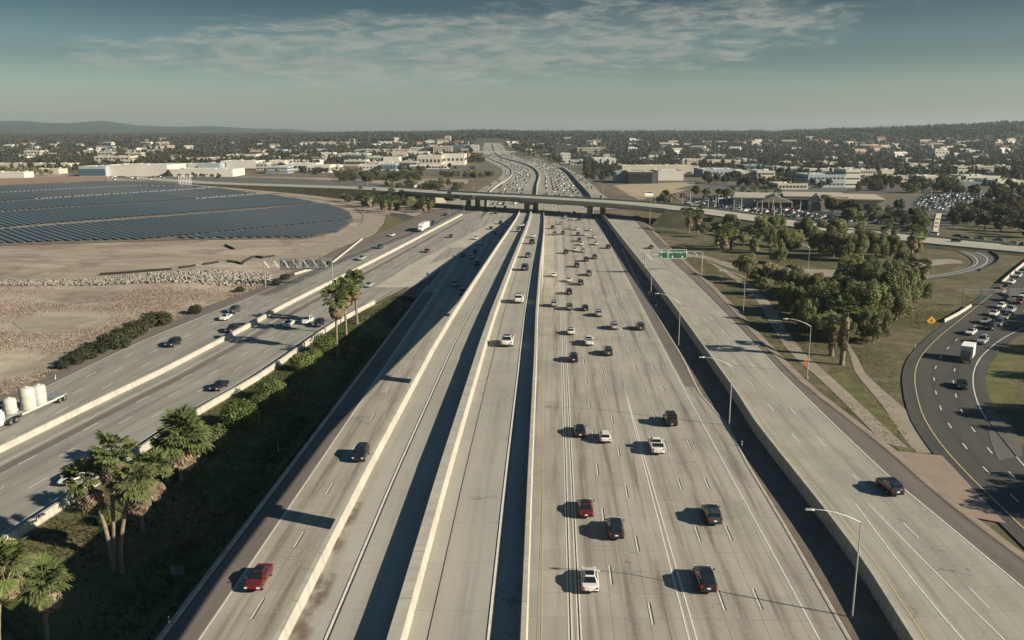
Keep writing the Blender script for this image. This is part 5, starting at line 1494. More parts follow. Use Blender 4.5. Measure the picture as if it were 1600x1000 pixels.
def frond_tf(rg, dead, s):
    """orientation of one frond about the crown centre"""
    az = rg.uniform(0, 6.283)
    el = rg.uniform(-1.5, -.8) if dead else rg.choice([rg.uniform(.75, 1.35), rg.uniform(.1, .8), rg.uniform(-.1, .6), rg.uniform(-.75, 0)])
    return Matrix.Rotation(az, 4, 'Z') @ Matrix.Rotation(el, 4, 'X') @ Matrix.Rotation(rg.uniform(-.35, .35), 4, 'Y'), s * rg.uniform(.85, 1.12)
def palm(x, y, h, label, group, s=1.0, r=.26, lean=(0, 0), detail=True, z=None, ng=36, nd=36, skirt=0.0, seed=1):
    rg = random.Random(seed)
    t = empty('palm_tree', (x, y, gz1(x, y) if z is None else z), 0, label, 'palm tree', group)
    link('trunk', palm_trunk(h, r, lean, skirt > .5), t)
    top = Vector((lean[0], lean[1], h))
    parts = []
    for i in range(ng + nd):
        dead = i >= ng
        mt, k = frond_tf(rg, dead, s)
        off = Vector((0, 0, -rg.uniform(.1, .5 + skirt * h * .62) if dead else rg.uniform(-.25, .25)))
        if dead and skirt > .5: mt = Matrix.Rotation(rg.uniform(0, 6.283), 4, 'Z') @ Matrix.Rotation(rg.uniform(-1.5, -1.25), 4, 'X'); k *= .8
        parts.append((FD[i % 3] if dead else FR[i % 4], Matrix.Translation(top + off) @ mt @ Matrix.Scale(k, 4), dead))
    if detail:
        for me, mt, dead in parts:
            o = link('dead_frond' if dead else 'frond', me, t); o.matrix_local = mt
    else:
        o = link('crown', palm_crown(s, skirt, h, seed % 4), t, top)
    return t
_pc = {}
def palm_crown(s, skirt, h, seed):
    key = (round(s, 1), round(skirt, 1), seed)
    if key in _pc: return _pc[key]
    rg = random.Random(seed + 40); VV, FF, MI = [], [], []; nv = 0
    for i in range(64):
        dead = i >= 30
        mt, k = frond_tf(rg, dead, s)
        mt = Matrix.Translation((0, 0, -rg.uniform(.1, .5 + skirt * 4.2) if dead else 0)) @ mt @ Matrix.Scale(k, 4)
        me = FD[i % 3] if dead else FR[i % 4]
        for v in me.vertices: VV.append(tuple(mt @ v.co))
        for p_ in me.polygons:
            if len(p_.vertices) == 3: FF.append([nv + j for j in p_.vertices]); MI.append(1 if dead else 0)
        nv += len(me.vertices)
    me = np_mesh('crown', np.array(VV), np.array(FF), [M['palm_leaf'], M['palm_dead']], np.array(MI))
    _pc[key] = me
    return me
def palm_px(bx, by, cy, label, group, cx=None, s=1.0, **k):
    """base pixel and crown-centre row -> a palm standing on the ground"""
    q = PG(bx, by)
    h = zat(cy, q.y) - q.z
    lean = (0 if cx is None else xat(cx, cy, q.y) - q.x, 0)
    return palm(q.x, q.y, h, label, group, s=s, lean=lean, **k)
g = 'palms beside the left freeway'
palm_px(178, 893, 748, 'leftmost palm of the near trio, leaning left over the freeway wall', g, cx=136, s=1.26, ng=30, nd=44, skirt=.12, seed=11)
palm_px(183, 893, 706, 'tallest palm of the near trio, upright behind the others', g, cx=176, s=1.2, ng=30, nd=44, skirt=.12, seed=12)
palm_px(190, 897, 750, 'right palm of the near trio with a thick skirt of dead fronds', g, cx=210, s=1.26, ng=30, nd=50, skirt=.15, seed=13)
palm_px(222, 830, 735, 'shorter palm right behind the near trio', g, cx=236, s=1.2, nd=44, skirt=.15, seed=14)
palm_px(283, 750, 684, 'broad bushy palm beside the round shrubs', g, cx=283, s=1.85, ng=56, nd=46, seed=15)
palm_px(262, 752, 705, 'small palm tucked behind the broad bushy palm', g, cx=258, s=1.15, seed=19)
palm_px(2, 1060, 885, 'palm cut off by the left picture edge', g, cx=4, s=1.25, seed=16)
palm_px(76, 1015, 908, 'low dark palm in the bottom left corner', g, cx=68, s=1.15, seed=17)
palm_px(527, 556, 464, 'left and fullest palm of the slender trio by the freeway wall', g, cx=525, s=1.5, r=.3, seed=21, nd=48, skirt=.16)
palm_px(541, 524, 452, 'middle palm of the slender trio by the freeway wall', g, cx=538, s=1.4, r=.3, seed=22, nd=48, skirt=.16)
palm_px(558, 507, 440, 'right and tallest palm of the slender trio by the freeway wall', g, cx=553, s=1.5, r=.3, seed=23, nd=48, skirt=.16)
g = 'palms on the right'
palm_px(1299, 556, 500, 'left shaggy trunked palm of the pair by the trail', g, s=1.3, r=.5, detail=True, skirt=.8, ng=22, nd=70, seed=31)
palm_px(1315, 570, 484, 'right shaggy trunked palm of the pair by the trail', g, s=1.5, r=.55, detail=True, skirt=.8, ng=28, nd=84, seed=32)
for i, (bx, by, cy, s, lab) in enumerate(((1076, 363, 333, 1.5, 'shaggy palm left of its cluster at the bridge end'), (1090, 366, 336, 1.5, 'shaggy palm in front of the cluster at the bridge end'), (1094, 351, 325, 1.2, 'slimmer palm standing above the cluster at the bridge end'),
        (1067, 350, 330, 1.1, 'palm nearest the bridge end'), (1131, 392, 362, 1.7, 'shaggy palm at the left of the group above the dirt track'), (1142, 390, 360, 1.6, 'shaggy palm at the right of the group above the dirt track'), (1122, 386, 366, 1.4, 'low palm left in the group above the dirt track'), (1178, 392, 368, 1.6, 'lone shaggy palm between pepper trees'),
        (1341, 368, 345, 1.5, 'dark palm standing against the cross road'), (1383, 378, 352, 1.4, 'palm left of the brown skirted one at the cross road'), (1396, 374, 358, 1.3, 'palm with a reddish brown skirt at the cross road'), (1424, 398, 362, 1.7, 'left palm of the thick pair at the loop ramp'), (1433, 396, 366, 1.7, 'right palm of the thick pair at the loop ramp'),
        (1441, 443, 416, 1.3, 'right palm of the green pair by the loop ramp'), (1423, 440, 414, 1.3, 'left palm of the green pair by the loop ramp'))):
    palm_px(bx, by, cy, lab, g, s=s, r=.42, detail=False, skirt=.8 if 'shaggy' in lab or 'thick' in lab else .35, seed=50 + i)
g = 'palms left of the bridge'
for i, (bx, by, cy) in enumerate(((568, 323, 306), (577, 325, 308), (602, 331, 314), (611, 334, 312), (598, 330, 312), (663, 331, 315), (672, 333, 316), (628, 318, 303), (612, 316, 300), (688, 288, 283), (700, 290, 283), (1198, 310, 296), (1215, 312, 300), (1176, 306, 298), (1160, 305, 297), (1190, 306, 297))):
    palm_px(bx, by, cy, (f'skirted palm in the grove left of the bridge, {ordl(i)} from its left end' if i < 9 else f'palm in the belt behind the bridge, {ordl(i - 9)} of its palms' if i < 11 else f'tall palm among the car lot lamps, {ordl(i - 11)} of five'), g, s=1.5, r=.4, detail=False, skirt=.7, seed=70 + i)
# ---- shrubs along the left freeway wall
for i, (px, py, h, lab) in enumerate(((370, 668, 3.6, 'largest round green shrub by the freeway wall'), (338, 706, 3.0, 'yellow green shrub beside the broad bushy palm'), (427, 626, 3.3, 'round green shrub second from the big one along the wall'), (408, 640, 2.2, 'small shrub between two round ones at the wall'), (473, 580, 2.8, 'olive shrub in the middle of the wall row'), (490, 566, 2.2, 'low shrub before the slender palm trio'), (508, 551, 3.3, 'green shrub at the foot of the slender palm trio'), (395, 655, 1.6, 'tiny dark shrub beneath the largest round one'), (175, 820, 1.6, 'bright weedy shrub behind the near palm trio'))):
    q = PG(px, py); tree('shrub', q.x, q.y, lab, 'shrubs by the freeway wall', h * 1.28, 1.02, rg=prng)
for i, (px, py, h, w_) in enumerate(((112, 569, 2.2, 1.3), (128, 561, 2.4, 1.4), (145, 554, 2.6, 1.3), (176, 541, 3.4, 1.2), (192, 532, 3.2, 1.2), (186, 545, 2.2, 1.2), (214, 523, 3.0, 1.1), (224, 517, 2.8, 1.1), (242, 510, 3.6, 1.1), (252, 506, 3.2, 1.1), (100, 575, 1.6, 1.3), (305, 490, 2.4, 1.0), (375, 456, 1.6, 1.2), (434, 446, 2.2, 1.0), (446, 437, 2.0, 1.0))):
    q = PG(px, py); tree('dark_shrub', q.x, q.y, f'dark roadside bush along the outer left freeway, {ordl(i)} in the row from the picture edge' if i < 11 else ['reddish lone bush further up the verge', 'low scrub near the gantry', 'dark bush under the sign gantry', 'bush beside the gantry barrier'][i - 11], 'bushes beside the outer left freeway', h, w_, rg=prng)
# ---- named trees on the right
BIG = [(1340, 520, 12.5, 'pepper_tree', 'largest pepper tree of the clump beside the palms'), (1378, 492, 11.5, 'pepper_tree', 'tall pepper tree at the centre of the big clump'), (1414, 478, 10.5, 'pepper_tree', 'pepper tree at the right edge of the big clump'), (1290, 500, 9.5, 'pepper_tree', 'dark pepper tree at the left of the big clump'), (1262, 520, 8.0, 'pepper_tree', 'low pepper tree left of the shaggy palm pair'), (1364, 535, 7.5, 'pepper_tree', 'front pepper tree of the clump overhanging the grass'), (1330, 460, 11, 'pepper_tree', 'rear pepper tree of the big clump'), (1395, 455, 10, 'pepper_tree', 'pepper tree behind the centre of the big clump'), (1236, 488, 7.5, 'pepper_tree', 'small pepper tree beside the lamp on the verge'), (1310, 535, 6.5, 'pepper_tree', 'young pepper tree behind the shaggy palms'), (1432, 472, 7, 'pepper_tree', 'small pepper tree under the green palm pair'),
       (1226, 398, 10, 'pepper_tree', 'round bright pepper tree left of the verge lamp'), (1245, 388, 8, 'olive_tree', 'tan tree behind the round bright pepper tree'), (1200, 384, 9, 'pepper_tree', 'dark pepper tree behind the lone shaggy palm'), (1302, 402, 11, 'pepper_tree', 'broad pepper tree right of the tall verge lamp'), (1325, 408, 11, 'pepper_tree', 'pepper tree over the dirt track'), (1367, 402, 10, 'pepper_tree', 'pepper tree left of the loop ramp'), (1392, 402, 9, 'pepper_tree', 'pepper tree beside the loop ramp palms'), (1350, 440, 8, 'pepper_tree', 'pepper tree shading the dirt track'), (1258, 372, 10, 'pepper_tree', 'pepper tree against the cross road'), (1186, 372, 9.5, 'pepper_tree', 'dark green tree by the cross road kerb'), (1162, 385, 6.5, 'olive_tree', 'small tree between two palm groups'),
       (1100, 371, 6.5, 'olive_tree', 'tan round tree in front of the bridge end palms'), (1150, 368, 7, 'broadleaf_tree', 'dark tree behind the palm group above the track'), (1168, 438, 8.0, 'olive_tree', 'pale olive tree beside the green freeway sign'), (1202, 447, 7.2, 'olive_tree', 'second pale olive tree right of the sign'), (1222, 452, 6.5, 'olive_tree', 'third pale olive tree near the verge'), (1180, 446, 5.5, 'olive_tree', 'small olive tree in front of the pale pair'), (1270, 470, 8, 'pepper_tree', 'pepper tree linking the olives and the big clump'), (1245, 462, 7, 'pepper_tree', 'dark tree right of the olives'),
       (1352, 505, 10.5, 'pepper_tree', 'ragged pepper tree filling the middle of the clump'), (1318, 488, 9.5, 'pepper_tree', 'pepper tree left of centre in the big clump'), (1400, 500, 8.5, 'pepper_tree', 'pepper tree on the right shoulder of the clump'), (1346, 472, 10.5, 'pepper_tree', 'tall crown at the back of the clump'),
       (1215, 412, 7, 'pepper_tree', 'bushy pepper tree in front of the round bright one'), (1280, 394, 9, 'pepper_tree', 'pepper tree just left of the tall verge lamp'), (1345, 396, 9.5, 'pepper_tree', 'pepper tree behind the dirt track'), (1140, 362, 8, 'pepper_tree', 'pepper tree rising behind the group above the track'), (1210, 366, 8.5, 'pepper_tree', 'pepper tree touching the cross road kerb'), (1305, 378, 9.5, 'olive_tree', 'tan crown between pepper trees near the cross road'), (1240, 445, 6, 'olive_tree', 'low olive tree behind the verge lamp'), (1195, 462, 5.5, 'olive_tree', 'low olive bush tree in the shade right of the sign'),
       (1110, 358, 7, 'broadleaf_tree', 'dark tree close behind the bridge end'), (1283, 365, 7, 'olive_tree', 'tan tree by the cross road kerb'), (1410, 420, 6.5, 'pepper_tree', 'dark green tree at the foot of the thick palm pair'), (1385, 355, 7, 'broadleaf_tree', 'bright green tree rising behind palms on the cross road')]
for px, py, h, kd, lab in BIG:
    q = PG(px, py); tree(kd, q.x, q.y, lab, 'trees right of the freeway', h * prng.uniform(.9, 1.12), prng.uniform(.85, 1.05), rg=prng)
for i, (x, y, h) in enumerate(((84, 92, 11), (91, 97, 12), (101, 124, 12), (110, 128, 13), (122, 148, 12), (106, 112, 10), (133, 172, 12), (144, 196, 12), (150, 205, 11))):
    tree('pepper_tree', x, y, f'tree at the right picture edge shading the curving road, {ordl(i)} along it', 'trees past the right picture edge', h, 1.1, rg=prng)
# ---- scattered clusters: (pixel polygon, count, [(kind, h)], place words)
CL = [([(525, 284), (655, 284), (655, 277), (530, 275)], 44, [('thicket_tree', 7.5), ('thicket_tree', 8.5), ('thicket_tree', 6)], 'dark belt behind the cross road'),
      ([(600, 296), (735, 299), (735, 291), (605, 290)], 40, [('olive_tree', 5.5), ('thicket_tree', 5.5), ('thicket_tree', 4.5)], 'belt along the bridge approach'),
      ([(690, 277), (768, 279), (768, 273), (690, 274)], 22, [('olive_tree', 6), ('thicket_tree', 6)], 'clump beside the distant collector lanes'),
      ([(532, 318), (590, 327), (670, 330), (672, 318), (590, 306), (540, 306)], 26, [('olive_tree', 6.5), ('thicket_tree', 7), ('olive_tree', 5)], 'grove under the left end of the bridge'),
      ([(915, 284), (965, 288), (965, 268), (905, 262)], 18, [('broadleaf_tree', 9), ('eucalyptus_tree', 12)], 'row beside the far right carriageway'),
      ([(1100, 289), (1150, 289), (1150, 282), (1100, 280)], 12, [('broadleaf_tree', 9), ('brown_tree', 8)], 'row before the pale warehouse'),
      ([(1150, 293), (1300, 296), (1300, 287), (1150, 286)], 30, [('brown_tree', 8.5), ('broadleaf_tree', 9), ('brown_tree', 7)], 'row before the office blocks'),
      ([(1340, 300), (1500, 304), (1500, 288), (1340, 290)], 40, [('broadleaf_tree', 9), ('brown_tree', 9), ('thicket_tree', 8)], 'belt behind the car dealer roof'),
      ([(1480, 352), (1610, 374), (1610, 322), (1500, 330)], 62, [('brown_tree', 7), ('brown_tree', 8.5), ('thicket_tree', 7), ('broadleaf_tree', 6.5)], 'brown thicket right of the pylon sign'),
      ([(1500, 315), (1610, 330), (1610, 300), (1560, 300)], 26, [('broadleaf_tree', 9), ('brown_tree', 9)], 'wood behind the pale far car lot'),
      ([(1275, 334), (1320, 338), (1320, 328), (1285, 326)], 9, [('broadleaf_tree', 8)], 'round trees before the dealer'),
      ([(1320, 348), (1450, 360), (1450, 335), (1330, 332)], 26, [('broadleaf_tree', 8), ('thicket_tree', 5.5), ('pepper_tree', 7)], 'trees of the middle car lot'),
      ([(1010, 322), (1060, 331), (1080, 312), (1030, 310)], 8, [('broadleaf_tree', 6), ('olive_tree', 6)], 'bushes beside the billboard'),
      ([(1085, 312), (1240, 322), (1200, 302), (1090, 300)], 10, [('olive_tree', 7), ('broadleaf_tree', 7)], 'trees around the car lot lamps'),
      ([(0, 279), (130, 273), (130, 266), (0, 268)], 22, [('broadleaf_tree', 8), ('olive_tree', 8)], 'row behind the reddish terrace'),
      ([(410, 272), (540, 275), (540, 266), (415, 264)], 20, [('olive_tree', 6), ('thicket_tree', 6.5)], 'planting left of the mall'),
      ([(500, 275), (740, 266), (740, 261), (500, 268)], 30, [('thicket_tree', 5), ('olive_tree', 5.5), ('broadleaf_tree', 7)], 'planting along the mall front'),
      ([(255, 276), (345, 279), (345, 276), (255, 275)], 10, [('brown_tree', 6.5), ('broadleaf_tree', 5)], 'row before the white warehouse')]
vr = random.Random(21)
def pt_in(poly):
    while True:
        x = vr.uniform(min(p_[0] for p_ in poly), max(p_[0] for p_ in poly)); y = vr.uniform(min(p_[1] for p_ in poly), max(p_[1] for p_ in poly))
        r_ = False
        for i in range(len(poly)):
            a, b = poly[i], poly[i - 1]
            if (a[1] > y) != (b[1] > y) and x < (b[0] - a[0]) * (y - a[1]) / (b[1] - a[1]) + a[0]: r_ = not r_
        if r_: return x, y
for poly, n, kinds_, words_ in CL:
    pts = sorted(pt_in(poly) for _ in range(n))
    for i, (px, py) in enumerate(pts):
        kd, h = vr.choice(kinds_); q = PG(px, py)
        if near_ov(q.x, q.y)[1] < 17: continue
        kn = {'broadleaf_tree': 'dark green tree', 'olive_tree': 'olive green tree', 'brown_tree': 'brownish tree', 'eucalyptus_tree': 'tall dark tree', 'pepper_tree': 'green tree', 'thicket_tree': 'low bushy tree'}[kd]
        tree(kd, q.x, q.y, f'{kn}, {ordl(i)} from left in the {words_}', words_, h * vr.uniform(.8, 1.25), vr.uniform(.9, 1.2), rg=vr)
# ---- the wooded suburb: one mass of far crowns
rng = np.random.default_rng(8)
def low_crown(seed, shape, w, h, base, n, leaf):
    r_ = np.random.default_rng(seed)
    return leaf_cloud(r_, lobes_for(r_, shape, w, h, base), n, leaf, tri=True, fill=.1)
LOWS = [low_crown(1, 'round', 4.4, 9, 1.0, 70, 2.4), low_crown(2, 'tall', 3.6, 14, 2, 70, 2.4), low_crown(3, 'round', 5, 8, .6, 60, 2.8), low_crown(4, 'cone', 3.4, 15, 1, 54, 2.2), low_crown(5, 'flat', 5.5, 8, 1, 54, 2.6)]
LOWF = [low_crown(6, 'round', 5.5, 10, 0, 26, 4.6), low_crown(7, 'tall', 4.2, 14, 1, 26, 4.2)]
MFX = xfun(med_far); CFX = xfun(col_far); RFX = xfun(rrr_far); SFX = xfun(sbl_far); NFX = xfun(nbr_far)
def free(x, y):
    if 1400 < y < 2750 and float(SFX(y)) - 26 < x < float(NFX(y)) + 22: return False
    if y <= 1400 and float(CFX(y)) - 30 < x < float(RFX(y)) + 25: return False
    px = 800 + F * x / (y * _cp + (CH - 0) * _sp)
    if px < 760: 
        lim = np.interp(px, [-200, 130, 260, 420, 520, 600, 700, 760], [1060, 1080, 1150, 1250, 1300, 1500, 1500, 1350])
    else:
        lim = np.interp(px, [860, 920, 1000, 1100, 1200, 1300, 1400, 1500, 1700], [1500, 1050, 1150, 980, 900, 860, 800, 760, 640])
    return y > lim
BUILT = []     # (x, y, r) footprints, filled by the buildings
# ================================================================== buildings
WALLC = {'white': simple('white_wall', (.52, .50, .44), .85, .05, .05), 'cream': simple('cream_wall', (.455, .41, .33), .85, .06, .05), 'tan': simple('tan_wall', (.43, .37, .28), .85, .06, .05),
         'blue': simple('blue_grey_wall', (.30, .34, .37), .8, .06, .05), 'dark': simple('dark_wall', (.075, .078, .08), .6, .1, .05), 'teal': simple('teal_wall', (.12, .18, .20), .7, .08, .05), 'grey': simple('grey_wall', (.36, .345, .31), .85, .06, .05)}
ROOFC = {'white': simple('white_roof', (.50, .48, .43), .9, .06, .06), 'grey': simple('grey_roof', (.33, .315, .28), .9, .1, .06), 'tan': simple('tan_roof', (.38, .33, .26), .9, .08, .06), 'red': simple('red_tile_roof', (.27, .10, .07), .85, .12, .2), 'dark': simple('dark_roof', (.13, .12, .105), .9, .15, .2)}
UNIT_BOX = MB(); UNIT_BOX.box((0, 0, .5), (1, 1, 1), None)
def unit(mat):
    key = 'u' + mat.name
    if key not in _cm:
        b = MB(); b.box((0, 0, .5), (1, 1, 1), mat); _cm[key] = b.mesh('block')
    return _cm[key]
def win_mesh(glass_mat):
    key = 'w' + glass_mat.name
    if key not in _cm:
        b = MB()
        for x, z, a, c in ((-.47, 0, .06, 1), (.47, 0, .06, 1), (0, -.47, .88, .06), (0, .47, .88, .06), (0, 0, .05, .88)): b.box((x, -.09, z), (a, .22, c), M['sign_back'])
        b.face([(-.45, -.03, -.45), (.45, -.03, -.45), (.45, -.03, .45), (-.45, -.03, .45)], glass_mat)
        _cm[key] = b.mesh('window')
    return _cm[key]
def building(l, r, by, ty, wall, roof, label, depth=None, win=None, floors=1, rot=0.0, gl='win_glass', name='building', units=3, facade=None, z=None, group=None):
    """pixel extents of the front wall -> a block with parapet, roof, rooftop units and windows"""
    cx_, q = (l + r) / 2, None
    q = PG(cx_, by); Y = q.y
    wd = xat(r, by, Y) - xat(l, by, Y)
    h = max(2.5, zat(ty, Y) - q.z)
    d = depth or max(12, min(70, wd * .6))
    t = empty(name, (q.x, Y, q.z), R(rot), label, 'building', group)
    BUILT.append((q.x, Y + d / 2, max(wd, d) * .62))
    link('wall', unit(WALLC[wall]), t, (0, d / 2, -.6), None, (wd, d, h + .6))
    link('roof', unit(ROOFC[roof]), t, (0, d / 2, h), None, (wd - 1.0, d - 1.0, .12))
    for x, y, a, b in ((0, .2, wd + .12, .5), (0, d - .2, wd + .12, .5), (-wd / 2 + .2, d / 2, .5, d - .9), (wd / 2 - .2, d / 2, .5, d - .9)):
        link('parapet', unit(WALLC[wall]), t, (x, y, h - .3), None, (a, b, 1.1))
    rg_ = random.Random(int(l * 7 + r))
    for i in range(units):
        link('roof_unit', unit(ROOFC['grey' if i % 2 else 'white']), t, (rg_.uniform(-.4, .4) * wd, d * rg_.uniform(.25, .8), h + .1), None, (rg_.uniform(2, 5), rg_.uniform(2, 4), rg_.uniform(1.2, 2.2)))
    if facade:      # glazed strip or coloured face filling part of the front
        for f0, f1, z0, z1, m in facade:
            b = MB(); b.box(((f0 + f1 - 1) / 2 * wd, -.12, (z0 + z1) / 2 * h), ((f1 - f0) * wd, .5, (z1 - z0) * h), M.get(m) or WALLC[m]); b.build('glazing' if 'glass' in m or 'facade' in m else 'panel', t)
    if win:
        n, ww, wh = win; fh = h / floors
        for f in range(floors):
            for i in range(n):
                o = link('window', win_mesh(M[gl]), t, ((i + .5) / n * wd * .94 - wd * .47, -.02, fh * (f + .55)), None, (wd / n * ww, 1, fh * wh))
            sd_ = max(2, int(n * d / wd))
            sx = -1 if q.x > 0 else 1
            for i in range(min(sd_, 10)):
                link('window', win_mesh(M[gl]), t, (sx * (wd / 2 + .02), d * (i + .5) / min(sd_, 10), fh * (f + .55)), (0, 0, sx * math.pi / 2), (d / min(sd_, 10) * ww, 1, fh * wh))
    return t
B = building
B(167, 262, 275, 259, 'white', 'white', 'long windowless white warehouse behind the solar field', 60)
B(124, 166, 275.5, 261, 'blue', 'white', 'blue glazed end of the long white warehouse', 40, facade=[(.02, .98, .1, .8, 'blue_glass')], name='office_block')
B(262, 364, 276, 265.5, 'white', 'white', 'white warehouse with dark arched openings along its front', 45, facade=[(i / 8 + .03, i / 8 + .085, 0, .4, 'dark') for i in range(6)], name='warehouse')
B(309, 344, 264, 256, 'blue', 'grey', 'blue grey block standing on the white warehouse roofs', 25, name='warehouse')
B(345, 400, 263, 252.5, 'white', 'white', 'high white warehouse right of the blue grey block', 50, name='warehouse')
B(240, 310, 263, 257, 'white', 'white', 'low pale warehouse left of the blue grey block', 40, name='warehouse')
B(-20, 105, 263, 256.5, 'cream', 'white', 'long cream shed at the left edge behind trees', 40, name='warehouse')
B(-10, 38, 278, 270, 'white', 'white', 'low white shed by the reddish terrace at the left edge', 20, name='warehouse')
B(46, 92, 272, 265, 'cream', 'tan', 'cream shed half hidden by the row of trees', 22, name='warehouse')
B(148, 204, 257, 245, 'cream', 'white', 'two level cream building above the long warehouse', 30, (8, .6, .4), 2, name='office_block')
B(153, 177, 248, 238, 'grey', 'grey', 'small grey building among trees above the cream one', 20, (4, .6, .4), 2, name='office_block')
B(196, 221, 248, 239, 'tan', 'tan', 'small tan building right of the grey one among trees', 20, (4, .6, .4), 2, name='office_block')
B(38, 64, 246, 236, 'cream', 'white', 'pale house front among dark trees at far left', 20, (5, .5, .4), 2, name='office_block')
B(354, 400, 250, 242, 'cream', 'white', 'cream office with a dark window band above the warehouses', 40, (8, .9, .35), 1, name='office_block')
B(415, 450, 271, 261, 'blue', 'grey', 'blue grey office wrapped in olive trees', 30, (7, .7, .4), 2, gl='blue_glass', name='office_block')
B(400, 418, 266, 256, 'cream', 'white', 'narrow cream block left of the blue grey office', 20, (3, .6, .4), 2, name='office_block')
B(450, 494, 267, 256, 'white', 'white', 'white low store right of the blue grey office', 35, (6, .7, .3), 1, name='shop_building')
B(480, 516, 270, 259, 'white', 'white', 'white store with a dark roof edge left of the mall', 35, (6, .6, .35), 1, name='shop_building')
B(500, 530, 267, 259, 'cream', 'grey', 'cream store behind the dark edged one', 30, (5, .6, .35), 1, name='shop_building')
B(532, 574, 252, 240.5, 'grey', 'white', 'showroom with a big oversailing pale roof', 50, (7, .85, .5), 1, gl='blue_glass', name='showroom', facade=[(.18, .6, .1, .85, 'blue_glass')])
B(538, 572, 259, 251, 'cream', 'grey', 'low glazed store below the oversailing roof', 20, (9, .8, .5), 1, name='shop_building')
B(560, 595, 266, 258, 'white', 'white', 'white store with small square windows by the dark tree belt', 30, (6, .35, .3), 1, name='shop_building')
B(595, 619, 267, 256.5, 'blue', 'white', 'blue glazed store beside the square windowed one', 30, (5, .7, .6), 1, gl='blue_glass', name='shop_building')
B(599, 623, 254, 246.5, 'white', 'white', 'bright white block in the middle of the mall', 40, name='shop_building')
B(575, 600, 252, 245, 'cream', 'grey', 'cream block behind the bright white one', 30, (5, .6, .4), 1, name='shop_building')
B(623, 652, 263, 253, 'grey', 'grey', 'grey store with a deep shaded front right in the mall', 30, (5, .8, .6), 1, name='shop_building')
B(652, 690, 260, 244, 'cream', 'white', 'mall hall with a pale gabled front', 60, (6, .5, .3), 1, name='mall_hall')
B(690, 726, 258, 242, 'white', 'white', 'broad white mall hall nearest the freeway', 70, (5, .5, .25), 1, name='mall_hall')
B(640, 668, 246, 238, 'white', 'white', 'white mall block behind the gabled hall', 50, name='mall_hall')
B(605, 640, 245, 238, 'cream', 'tan', 'wide cream mall block with hipped roof', 50, name='mall_hall')
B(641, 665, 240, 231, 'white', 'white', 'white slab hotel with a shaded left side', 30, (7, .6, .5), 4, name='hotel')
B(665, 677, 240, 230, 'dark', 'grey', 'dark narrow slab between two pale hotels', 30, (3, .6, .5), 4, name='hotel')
B(677, 706, 240, 229, 'cream', 'white', 'cream hotel slab at the right of the pair', 30, (7, .6, .5), 4, name='hotel')
B(708, 734, 236, 227, 'teal', 'grey', 'teal glazed office slab near the distant freeway', 30, (7, .8, .6), 4, gl='blue_glass', name='office_block')
B(735, 748, 237, 227, 'white', 'white', 'white block touching the distant freeway', 30, (3, .6, .4), 4, name='office_block')
B(695, 704, 221, 213, 'white', 'white', 'pale twin tower on the skyline', 30, (3, .6, .5), 5, name='tower_block')
B(866, 885, 240, 225.5, 'dark', 'dark', 'dark glass office block right of the far freeway', 30, (6, .9, .6), 6, gl='dark_facade', name='office_block')
B(885, 902, 240, 227, 'dark', 'dark', 'lower dark glass wing of the office block', 30, (5, .9, .6), 5, gl='dark_facade', name='office_block')
B(902, 940, 241, 231.5, 'cream', 'white', 'office block with long dark window bands', 40, (6, .96, .42), 3, gl='dark_facade', name='office_block')
B(876, 891, 255, 240, 'white', 'white', 'white tower like block beside the far freeway', 25, (3, .35, .3), 3, name='office_block')
B(891, 915, 258, 251, 'blue', 'grey', 'low grey block in shade below the white tower', 30, (4, .5, .3), 1, name='warehouse')
B(903, 940, 250, 242, 'dark', 'grey', 'low dark fronted warehouse behind the far carriageway', 30, name='warehouse')
B(928, 962, 258, 247.5, 'white', 'white', 'white warehouse with a slanting shadow on its front', 50, (5, .3, .3), 1, name='warehouse')
B(963, 981, 285, 270, 'blue', 'white', 'pale blue end block of the dark glazed showroom', 30, facade=[(.68, 1, 0, 1, 'white')], name='showroom')
B(981, 1028, 287, 269.5, 'dark', 'white', 'showroom with a huge dark glass front', 45, facade=[(.02, .8, .02, .92, 'dark_facade')], name='showroom')
B(1028, 1068, 282, 268, 'white', 'white', 'blank white showroom hall beside the dark glass front', 45, name='showroom')
B(972, 1092, 271, 260, 'cream', 'white', 'long cream roofed hall behind the showrooms', 40, name='warehouse', units=6)
B(1063, 1092, 260, 249.5, 'cream', 'tan', 'cream office with a row of small square windows', 30, (6, .4, .25), 2, name='office_block')
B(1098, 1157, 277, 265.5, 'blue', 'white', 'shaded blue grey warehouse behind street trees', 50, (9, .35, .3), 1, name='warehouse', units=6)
B(1157, 1182, 283, 269, 'white', 'white', 'white two storey office left of the palms', 35, (5, .6, .28), 2, name='office_block')
B(1182, 1210, 284, 268, 'cream', 'white', 'cream two storey office with paired windows', 35, (4, .75, .28), 2, name='office_block')
B(1163, 1204, 269, 259, 'teal', 'white', 'teal banded office behind the two storey ones', 35, (7, .9, .5), 2, gl='blue_glass', name='office_block')
B(1225, 1264, 275, 263, 'blue', 'white', 'blue banded office with dark window strips', 35, (8, .9, .4), 2, gl='blue_glass', name='office_block')
B(1207, 1225, 274, 262, 'cream', 'white', 'small cream office left of the blue banded one', 25, (3, .6, .35), 2, name='office_block')
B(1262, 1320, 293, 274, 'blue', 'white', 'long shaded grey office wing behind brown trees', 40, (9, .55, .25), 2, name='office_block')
B(1320, 1343, 293, 266, 'white', 'white', 'tall white corner block of the grey office wing', 30, (4, .75, .2), 3, gl='dark_facade', name='office_block')
B(1264, 1322, 273, 265, 'cream', 'white', 'cream office roofline behind the grey wing', 30, (9, .6, .35), 1, name='office_block')
B(1343, 1368, 279, 266, 'cream', 'white', 'cream office with tall dark windows right of the corner block', 30, (6, .5, .4), 2, name='office_block')
